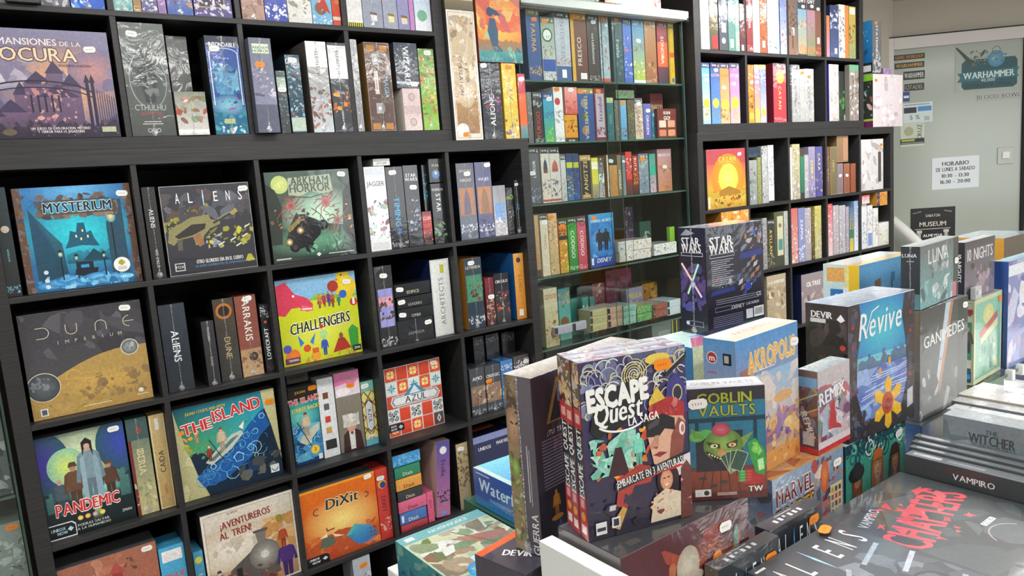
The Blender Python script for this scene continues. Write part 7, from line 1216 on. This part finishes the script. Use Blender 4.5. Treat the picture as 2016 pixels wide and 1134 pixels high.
def akro_left(k): k.bg('dcb088', '5a9ad0', m=.3); k.ell(.27, .87, .17, 'f0f0f0'); k.ell(.27, .87, .15, 'a83a3a'); k.text('m', .27, .87, .012, 'f4f0f0', bold=2); k.text('mebo', .27, .77, .006, 'b83a44'); k.rect(.62, .83, .88, .91, '2a2a2c'); k.rect(.66, .845, .8, .895, 'b8b8b4'); k.text('AKROPOLIS', .5, .56, .008, 'c8963a', wmax=.055, rot=-4)
fbox('board_game_box', 'sunny box with ancient city art behind the goblin cover', 1.056, -1.535, 1.0605, 3.4, .216, .07, .276, ('c8a070', '8aa8c8', 'e8dcd8'), akro, akro_left, flat('d8c8b0', 'f0e8e4', T_('AKROPOLIS', .5, .5, .016, 'c89a7a', wmax=.14), m=.8), True, 'w@.93,.86')
rz = tag(link('display_riser', None), 'white riser block carrying the green-sided box', 'riser')
box('riser_top', (1.02, -1.326, .9495, 1.75, -1.075, .9695), M_WHITE, rz, .002)
for a in (1.02, 1.73): box('riser_side', (a, -1.326, .8797, a+.02, -1.075, .9493), M_WHITE, rz, .001)
# --- duel box
def duel_left(k):
    k.bg('171827', '23243a', m=.3); k.poly([(.08, .93), (.3, .99), (.62, .95), (.36, .93)], '9aa0b0'); k.text('STAR', .45, .87, .02, 'ececec', wmax=.055, bold=2); k.text('WARS', .47, .81, .02, 'ececec', wmax=.06, bold=2); k.rect(.08, .735, .9, .77, 'c8c8d0'); k.rect(.1, .74, .88, .765, '23243a'); k.blobs(['3a3a7a', '5a4a8a', '2a2a4a', '8a6a9a', '4a5aa0'], .05, .2, .95, .66, 46, .08, .35)
    k.line([(.1, .66), (.8, .36)], .006, 'f0b8c0'); k.line([(.1, .66), (.8, .36)], .0025, 'fff0f2'); k.line([(.72, .66), (.3, .38)], .006, '8ae0b0'); k.line([(.72, .66), (.3, .38)], .0025, 'e8fff4'); k.ell(.5, .47, .1, '8a80c0', 'f4f0ff'); k.rect(.3, .07, .85, .12, '8a90a8'); k.rect(.32, .075, .83, .115, '1c1d2c'); k.ell(.25, .095, .06, 'c8ccd8')
def duel_front(k):
    k.bg('171827', '25263c', m=.25); k.text('STAR', .26, .86, .022, 'f0f0f0', wmax=.075, bold=2); k.text('WARS', .26, .79, .022, 'f0f0f0', wmax=.08, bold=2); k.rect(.06, .71, .48, .745, 'c8c8d0'); k.rect(.065, .715, .475, .74, '22233a')
    for i in range(13): k.rect(.08, .68-.019*i, .46-.06*(i % 3), .687-.019*i, 'a8a8b8', m=.8)
    k.rect(.58, .74, .98, .93, '3a3440'); k.blobs(['b8885a', '8a9ac0', 'd8d8e0', '3a6ab0'], .58, .74, .98, .95, 20); k.poly([(.56, .66), (.58, .72), (.98, .74), (.98, .68)], '2a3a8a')
    for i in range(4):
        for j in range(4): u, v = .5+.09*i+.035*j, .47-.055*j+.05*i; k.poly([(u, v), (u+.07, v+.02), (u+.09, v+.065), (u+.02, v+.045)], k.r.choice(['8a8a94', 'c8c8d0', '5a5a68', '3a4a8a', 'a87a5a']))
    k.blobs(['d8d8dc', '8a8a90', 'a86a4a', '4a4a58'], .08, .42, .46, .56, 12); k.poly([(.05, .36), (.08, .4), (.46, .42), (.48, .38)], '2a3a8a'); k.poly([(.62, .4), (.74, .43), (.78, .38), (.66, .35)], '3040b0')
    for i in range(3): k.rect(.14, .31-.02*i, .9, .316-.02*i, '9a9aa8', m=.8)
    k.rect(.12, .2, .4, .245, '8a90a8'); k.rect(.125, .205, .395, .24, '1c1d2c'); k.text('DISNEY', .52, .22, .009, 'd8d8e0', sh=.2); k.text('LUCASFILM', .78, .225, .006, 'd8d8e0'); k.rect(.66, .08, .78, .17, 'd8d8dc'); k.rect(.8, .08, .98, .18, 'e4e4e6'); k.text('CE', .9, .3, .01, 'd8d8e0')
    for i in range(12): k.rect(.82+.012*i, .1, .826+.012*i, .165, '2a2a30')
    for i in range(6): k.rect(.08, .15-.018*i, .6, .157-.018*i, '7a7a90', m=.8)
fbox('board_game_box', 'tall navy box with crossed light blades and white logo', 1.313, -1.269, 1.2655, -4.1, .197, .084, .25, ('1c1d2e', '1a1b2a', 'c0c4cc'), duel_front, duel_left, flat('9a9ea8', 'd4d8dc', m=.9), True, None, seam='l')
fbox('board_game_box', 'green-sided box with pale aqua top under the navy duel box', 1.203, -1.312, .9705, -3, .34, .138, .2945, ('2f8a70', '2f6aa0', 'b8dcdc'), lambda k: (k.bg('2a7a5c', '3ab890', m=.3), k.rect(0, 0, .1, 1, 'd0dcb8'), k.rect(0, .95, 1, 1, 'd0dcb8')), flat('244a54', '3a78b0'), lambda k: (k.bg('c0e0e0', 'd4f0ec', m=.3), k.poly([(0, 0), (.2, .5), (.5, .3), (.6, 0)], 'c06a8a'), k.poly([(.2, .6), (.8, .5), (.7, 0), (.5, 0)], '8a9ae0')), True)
# --- right half
fbox('board_game_box', 'plain grey carton carrying the sandcastle box', 2.0, -1.255, .8805, 0, .36, .17, .1795, ('8a8a88', '8a8a88', '9a9a98'), film=False, front=flat('7a7c7a', '8a8c8a'))
def castle_y(k): k.bg('3a7ab0', '6ab0e0'); k.blobs(['8a6a4a', 'b08a64', '6a4c38', 'a87a54'], .1, .1, .7, .55, 36, .1, .3); k.poly([(.22, .5), (.26, .8), (.36, .82), (.4, .5)], '7a5a44'); k.rect(.55, .45, .58, .85, '2a5a8a'); k.rect(.56, .75, .62, .85, '3a7aa8')
def castle_l(k): k.bg('a8d0e4', 'c8dcd8', m=.4); k.rect(.7, 0, 1, 1, 'd8b020', 'e4be2c', m=.1); k.rect(.62, 0, .72, 1, 'e8d88a'); k.rect(.2, .42, .56, .74, '2a70b4'); k.ell(.38, .58, .12, 'e4ecf4', rv=.11); k.ell(.38, .58, .07, '2a70b4', rv=.07); k.rect(.56, .4, .7, .76, 'e0e8ec'); k.rect(.1, .82, .6, .97, 'e0a860'); k.ridge(.3, .04, 6, '8ab8d0', None, 3)
fbox('board_game_box', 'yellow and sky blue sandcastle box with blue badge', 2.012, -1.25, 1.0605, 0, .33, .112, .28, ('5aa0d0', 'b8d0d8', 'e4e0d0'), castle_y, castle_l, lambda k: (k.bg('e0c070', 'e8f0f0'), k.rect(0, .4, 1, 1, 'dce8ec')), True)
fbox('board_game_box', 'flat blue-black box under the two dark moon boxes', 1.83, -1.505, .8805, 0, .31, .22, .0865, ('2a3244', '1c2430', '4a5058'), lambda k: (k.bg('26303e', '34404e'), k.rect(0, 0, .2, 1, '3a6ab0'), k.rect(.4, .3, .43, .9, 'd8dce4'), k.rect(.66, .3, .69, .9, 'd8dce4'), k.ell(.88, .5, .06, 'c85a64', rv=.3), k.ell(.88, .5, .04, 'e8d8d8', rv=.2)), flat('2a4a7a', '3a5a8a'))
fbox('board_game_box', 'grey space box with broken white capitals under the moon box', 1.855, -1.489, .9675, 0, .275, .05, .288, ('4a4e4e', '54565a', '5a5e60'), lambda k: (k.bg('5a5e60', '4a4c4a', m=.6), k.poly([(.3, .2), (.36, .2), (.62, 1), (.52, 1)], 'b8c8d8'), k.poly([(.36, .2), (.42, .2), (.68, 1), (.62, 1)], 'b8845a'), k.blobs(['3a3e40', '8a8e90', 'c8ccd0', '6a6468'], 0, 0, 1, .5, 26), k.rect(.78, 0, 1, 1, '3c4240'), k.text('GANIMEDES', .5, .72, .03, 'e4e6e6', rot=3, wmax=.23, bold=1)), flat('5a5c60', '7a6a58'), None, True, 'w@.93,.92')
fbox('board_game_box', 'dark film-wrapped moon box with white spaced name, atop the space box', 1.86, -1.487, 1.2565, 4.4, .262, .046, .161, ('6a7476', '2c343a', 'c0c6c8'), lambda k: (k.bg('7ab0b4', '6a7074', m=.8), k.blobs(['8ac0c4', 'b8d8d8', '4a6468', 'd8e8e8'], 0, 0, 1, .42, 26, .1, .5), k.blobs(['9aa0a4', 'e0e4e6', '5a6064'], .2, .45, .85, 1, 16), k.text('LUNA', .46, .8, .036, 'e8ecee', wmax=.19, bold=0), k.rect(.86, .0, 1, 1, '3a4246'), k.rect(.84, 0, .95, .25, 'd87a94')), lambda k: (k.bg('5a8a90', '2c343a', m=.3), k.rect(0, .25, 1, 1, '2c343b', m=.2), k.text('LUNA', .45, .86, .009, 'e0e4e6', wmax=.036), k.rect(.3, .76, .7, .775, '9aa0a4')), flat('a8b0b2', 'd4dadb', m=.9), True, 'w@.94,.6', seam='l')
slab = tag(link('glass_counter', None), 'glass counter sheet with green edge under the mint dancers box', 'glass shelf')
slab_glass('glass_sheet', (2.17, -1.478, .957, 3.42, -1.12, .9665), slab, 2)
for x in (2.44, 2.52): box('glass_clip', (x, -1.492, .945, x+.022, -1.47, .9775), M_WHITE, slab, .003)
fbox('board_game_box', 'dark green leafy box beneath the glass counter', 2.19, -1.465, .8805, 0, .26, .2, .0755, ('2a5a2a', '223c22', '3a5a3a'), busy(('24401e', '2f5a2c'), ['3a8a3a', '6aa84a', '1c2c18', 'c8b84a']), busy(('24401e', '2f5a2c'), ['3a8a3a', '6aa84a', '1c2c18']))
fbox('board_game_box', 'dull violet box further along beneath the glass counter', 2.7, -1.45, .8805, 0, .4, .3, .0755, ('6a6488', '5a5478', '7a7490'), front=flat('5a5478', '7a749a'))
def deco(k): k.bg('7ab49a', '8ac4b0', m=.5); k.frame('d0d4a8', .012, m=.3); k.ell(.5, .78, .2, 'c8d08a', 'e0dc9a', rv=.12); k.blobs(['5a9a84', 'a8ccb4', '3a8a7a', 'd8d0a0'], .2, .08, .85, .5, 30); k.poly([(.22, .52), (.2, .6), (.82, .78), (.84, .7)], 'c0524e'); k.poly([(.24, .44), (.24, .52), (.84, .68), (.84, .6)], 'e0d8b0'); k.fig(.6, .1, .36, '2f8a7a', 'd8a880'); k.ell(.92, .9, .03, 'f08a2a')
def deco_l(k): k.bg('2a5a5a', '4a8a6a', m=.4); k.frame('c8c49a', .006); k.rect(.1, .88, .95, .97, 'b8b8a0'); k.rect(.1, .84, .95, .9, 'a83a34'); k.rect(.1, .75, .95, .82, 'd0ccb0'); k.rect(.1, .3, .9, .75, '4a9478'); k.fig(.34, .38, .24, '4a2a2a', 'c89070', '3a2420'); k.fig(.66, .38, .3, '5a5a54', 'd8a880', 'd8c05a'); k.rect(.3, .2, .88, .3, 'dcd8cc'); k.rect(.1, .04, .9, .16, '2a5a7a'); k.ell(.4, .1, .1, '5ab0d8'); k.rect(.55, .07, .85, .13, '4a9ac8')
fbox('board_game_box', 'mint green vintage box with two dancers on the side', 2.25, -1.458, .9675, 3.1, .2275, .049, .25, ('8ac0a8', '4a8468', 'c8d0c0'), deco, deco_l, flat('b0b8b4', 'd0d8d4'), True, 'o@.92,.9')
fbox('card_game_box', 'black wrapped night box standing on the mint dancers box', 2.236, -1.437, 1.2185, 1, .215, .03, .168, ('5a545c', '24242c', 'd0d0d4'), lambda k: (k.bg('8a8090', '4c4a50', m=.6), k.blobs(['a890a0', '6a6a58', 'c0a8b4', '3a3c40'], .05, .0, .95, .6, 30), k.text('10 NIGHTS', .5, .76, .034, 'e0e0e0', wmax=.18, bold=1)), lambda k: (k.bg('22222a', '2a2a30', m=.2), k.text('10 NIGHTS', .5, .55, .012, 'e8e8ea', rot=-90, wmax=.1)), flat('c8c8cc', 'e4e4e8'), True)
fbox('card_pack', 'white card pack with round icons lying by the night box', 2.257, -1.4575, 1.2185, 3.1, .05, .013, .036, ('c4c8c8', 'b8bcbc', 'd8dcdc'), lambda k: (k.bg('c4c8c8', m=.1), k.ell(.3, .55, .12, '3a4044'), k.ell(.3, .55, .07, 'c4c8c8'), k.rect(.55, .3, .9, .7, 'e4e6e6')), None, None, True, cat='card pack')
fbox('board_game_box', 'deep blue sided box with violet festival cover at table end', 2.482, -1.46, .9675, 0, .3, .04, .335, ('7a80b8', '24468a', '9ac4dc'), lambda k: (k.bg('7a8ac8', '8a90c0'), k.blobs(['b8c0e8', '5a5aa0', 'a88ab8', 'e8e8f4', '4a5a94'], 0, 0, 1, 1, 44), k.text('MUSE', .5, .7, .03, 'e8e0c0', wmax=.2), k.rect(0, .86, 1, .96, 'e4ecf4')), flat('1c3a7a', '2f56a0', m=.1), flat('8ab8d8', 'b0d8e8'), True)
fbox('board_game_box', 'amber-edged dark box behind the blue sided one', 3.17, -1.2, .9675, 0, .3, .2, .33, ('5a5044', 'c8922a', '7a7468'), flat('4a4238', '5c5248'), flat('b8842a', 'd8a23a'), flat('8a9aa0', 'a8b8bc'), True)
# --- slim upright books and boxes on the right
def cov(c, txt=None):
    def f(k):
        k.bg(c, mixc(c, '606468', .3), m=.4)
        if txt:
            for t, u, v, s, cc in txt: k.text(t, u, v, s, cc, bold=1)
    return f
def edge_top(a, b):
    def f(k):
        k.bg(a, b, m=.6); k.rect(.3, .82, .7, .97, 'b8bcc0', m=.9); k.rect(.36, .6, .6, .79, '8a8e94', m=.9)
    return f
X = 1.4985
for i, (t, z, y1, col, lab, txt) in enumerate([(.034, 1.0205, -1.622, '1c2020', 'first black book of the upright row, facing the red-titled box', [('VAMPIRO', .36, .84, .012, 'd8dcdc')]), (.020, 1.0255, -1.615, '2a2e30', 'second slim dark book of the upright row', None), (.022, 1.0305, -1.61, '2a2e30', 'third slim dark book of the upright row', None), (.022, 1.036, -1.605, '303436', 'fourth slim dark book, beside the tall pale grey box', None)]):
    fbox('game_book', lab, X, -1.99-.0, .8805, 0, t-.0012, 1.99+y1, z-.8805, (col, col, '5a6064'), None, cov(col, txt), edge_top('4c5256', '6a7074'), True, None, 'upright row of slim books', cat='game book'); X += t
def wit(k): k.bg('5a6468', '747e82', m=.5); k.blobs(['6a7478', '88929a', '4c565c'], 0, 0, .6, 1, 14, .2, .6, .4); k.text('THE', .27, .9, .009, '30383c'); k.text('WITCHER', .27, .82, .02, '30383c', wmax=.085, bold=2); k.text('EL VIEJO MUNDO', .28, .755, .008, '4a5458', wmax=.08)
fbox('board_game_box', 'tall pale grey box with dark lettering behind the slim books', X+.001, -2.0, .8805, 0, .058, .345, .2095, ('6a7478', '6a7478', '7a8488'), None, wit, flat('6a7276', '9aa2a6', m=.9), True, None, 'upright row of slim books'); X += .062
for i, (t, z, y1, col, lab) in enumerate([(.04, 1.03, -1.64, '8a9296', 'pale silver wrapped box just past the tall grey box'), (.045, 1.045, -1.62, '6a7074', 'grey wrapped box second past the tall grey box'), (.05, 1.055, -1.6, 'a0a6aa', 'light silver box third past the tall grey box'), (.045, 1.06, -1.59, '54585c', 'charcoal box fourth past the tall grey box'), (.055, 1.065, -1.585, 'a49a8c', 'warm grey box fifth past the tall grey box'), (.06, 1.06, -1.58, '7a7e80', 'mid grey box near the end of the wrapped row'), (.07, 1.05, -1.57, 'b0b2b0', 'pale end box of the wrapped row')]):
    fbox('card_game_box', lab, X, -2.0, .8805, 0, t-.002, 2.0+y1, z-.8805, (col, col, col), None, cov(col), lambda k, col=col: (k.bg(col, mixc(col, 'ffffff', .4), m=.9), k.blobs([mixc(col, 'ffffff', .4), mixc(col, '202428', .5), 'd8d8d4', 'a89a88'], 0, 0, 1, 1, 24)), True, None, 'wrapped boxes in the upright row'); X += t
# --- the lower table
def wing_top(k):
    k.bg('6aa8a8', '7ab8bc', m=.4); k.rect(.0, .16, 1, .86, 'b8c4a0', 'd0d4b0'); k.blobs(['8a9a5a', 'b08a6a', '6a7a44', 'd8d8c0', '9a6a54', 'e4e8e4', '5a6a4a'], .04, .2, .98, .84, 70, .06, .3); k.poly([(.4, .7), (.62, .5), (.9, .44), (.95, .56), (.6, .66)], 'a8786a', m=.9); k.line([(.5, .8), (.74, .4)], .004, '7a6250'); k.rect(.36, .2, .8, .36, 'c8dce4', m=.5)
    k.ell(.36, .16, .16, '3a8ac8', rv=.12); k.ell(.36, .16, .145, '4a9ad4', rv=.108); k.text('ALAS', .36, .19, .014, 'b8d84a', rot=180, bold=2); k.text('ASIA', .36, .12, .014, 'b8d84a', rot=180, bold=2); k.text('EXPANSION', .56, .93, .014, 'e4f0ec', rot=180, wmax=.11, bold=1); k.rect(.06, .9, .16, .96, 'e8eaea'); k.text('ALAS', .72, .08, .03, 'c8dc7a', rot=180, bold=2, sh=.15)
fbox('board_game_box', 'teal bird expansion box lying flat on the lower table', .712, -1.085, .7005, 0, .245, .312, .1, ('4a9aa0', '3a88a0', '7ab8b8'), busy(('3a8aa0', '4aa0a0'), ['5ab0a0', '8ac87a', '2a6a8a', 'd8d8a0']), busy(('2f7aa0', '4a9a98'), ['5a8a9a', '8a7a6a', '2a5a7a', '8ac0b0']), wing_top, True)
fbox('board_game_box', 'dark green box under the deep blue cascade box', .966, -1.05, .7005, 0, .29, .36, .0985, ('1e4a38', '1c4434', '2a5a48'), flat('1e4a38', '245040'), flat('1c4434', '2a5a44'), None, True)
def wf_left(k): k.bg('2454a0', '2a4fa8', m=.3); k.rect(0, 0, 1, .25, '3a8ac8', '2a64b0'); k.blobs(['6ab0dc', '8a7a8a', 'a8c8e0', '4a8ac0'], .5, 0, 1, .3, 16); k.text('Waterfall', .5, .62, .034, 'c8e0f0', wmax=.2, bold=2, sh=.1); k.rect(.05, .9, .3, .93, 'c8d8ec'); k.rect(.28, .3, .7, .32, '8ab0e0'); k.rect(.28, .25, .66, .27, '8ab0e0'); k.text('BETTINA', .85, .2, .01, 'c8e0f0')
fbox('board_game_box', 'deep blue cascade box with white script on its side', .977, -.985, .8, 0, .26, .25, .1, ('2a5ab0', '244ea0', '7ac8e4'), flat('2454a0', '2a5ab0'), wf_left, lambda k: (k.bg('4a90dc', '8ad8ec', m=.5), k.text('Waterfall', .56, .5, .05, 'd8f0f8', wmax=.2, bold=2, sh=.1), k.rect(0, 0, .06, 1, 'c8e0d8')), True)
# --- on the bookcases and the cabinet
fbox('board_game_box', 'sunset cover with girl silhouette, resting on two upright boxes', 1.614, -.003, 2.1092, 0, .207, .07, .29, ('c8683a', '9a4a34', '8a3a2a'), lambda k: (k.bg('2f8a94', 'e0664c'), k.ell(.5, .5, .6, 'e8863e', 'f8d860', rv=.35), k.blobs(['e8603a', 'f0a050', 'f4c86a', 'd85a5a'], 0, .4, 1, 1, 26, .1, .5), k.ridge(.28, .02, 16, '3a8a8a', 'b07a4a', 3), k.rect(0, 0, 1, .14, '2a7a84', '4aa0a0'), k.blobs(['4aa89a', '2a7a8a', '8ac0a0', '1c6a7a'], 0, 0, 1, .2, 30), k.poly([(.3, .2), (.22, .4), (.28, .56), (.4, .56), (.46, .4), (.44, .2)], '3a5a7a'), k.ell(.3, .64, .08, '2f4a6a', rv=.06), k.poly([(.3, .7), (.46, .66), (.54, .6), (.4, .6)], '2f4a6a'), k.poly([(.22, .4), (.12, .3), (.26, .3)], 'a8d0a0'), k.text('Canvas', .3, .93, .032, 'f8f4ec', wmax=.12, bold=2, sh=.1), k.ell(.7, .86, .1, 'e8d070')), None, None, True, None, 'games standing on the lower bookcase')
fbox('board_game_box', 'brown box lying flat over the tall cream map box', 1.4815, .002, 2.2918, 0, .125, .28, .06, ('8a7a5a', '5a5048', '6a6050'), flat('6a6250', '9a8c6a', lambda k: k.rect(0, .6, 1, .75, 'd0c8b0')), None, None, False, None, 'games standing on the lower bookcase')
fbox('board_game_box', 'orange box with bold white capitals on the glass cabinet top', 2.345, .06, 2.3815, 0, .36, .28, .3, ('c86a44', '7a3a34', '5a3a34'), lambda k: (k.bg('c8643e', 'a84a3a'), k.blobs(['e08a5a', '8a3a34', 'd8a070', '5a2a2c'], 0, 0, 1, .6, 34), k.text('LEGACY', .52, .14, .05, 'f4f0ea', wmax=.3, bold=2, out='6a2c2a'), k.rect(.3, .02, .7, .05, 'e8d8c8')), None, None, True, None, 'boxes on the glass cabinet top')
fbox('board_game_box', 'moss green box beside the orange one on the glass cabinet top', 1.95, .07, 2.3815, 0, .37, .28, .3, ('7a8464', '5a6450', '5a6450'), busy(('6a7658', '8a9478'), ['a8b090', '5a6a4a', 'c8c4a0']), None, None, True, None, 'boxes on the glass cabinet top')
fbox('card_game_box', 'violet wrapped carton lying behind the mirror-bright box', 4.545, -.042, 2.1343, -1.2, .1, .075, .035, ('9a7aa8', '7a5a8a', 'a88ab0'), busy(('8a6a9a', 'a88ab0'), ['c8b8d0', '6a4a7a']), None, None, True, None, "games on the end of the far bookcase")
fbox('board_game_box', 'navy comic box under the ledge in the far corner compartment', 1.46, .03, .392, 0, .19, .3, .27, ('1e2450', '181a34', '24284a'), lambda k: (k.bg('1c2048', '262c5a', m=.3), k.rect(0, .9, 1, 1, '8a94c8'), k.text('MARVEL', .75, .82, .014, 'e8e0e4', wmax=.06, bold=2), k.text('UNIDOS', .28, .8, .014, 'e0e0e8', wmax=.06, bold=2)), None, lambda k: (k.bg('1a1c34', m=.3), k.rect(.2, .2, .8, .5, 'a8502a')), True, None, 'games in the fourth row under the ledge')
fbox('board_game_box', 'emerald box next to the navy comic box', 1.655, .04, .392, 0, .115, .3, .27, ('1e7a4a', '14402a', '1c5a3a'), flat('1c6a44', '2a8a58', lambda k: k.rect(0, .9, 1, 1, '5ab87a')), None, flat('164a30', '1e6a40'), True, None, 'games in the fourth row under the ledge')
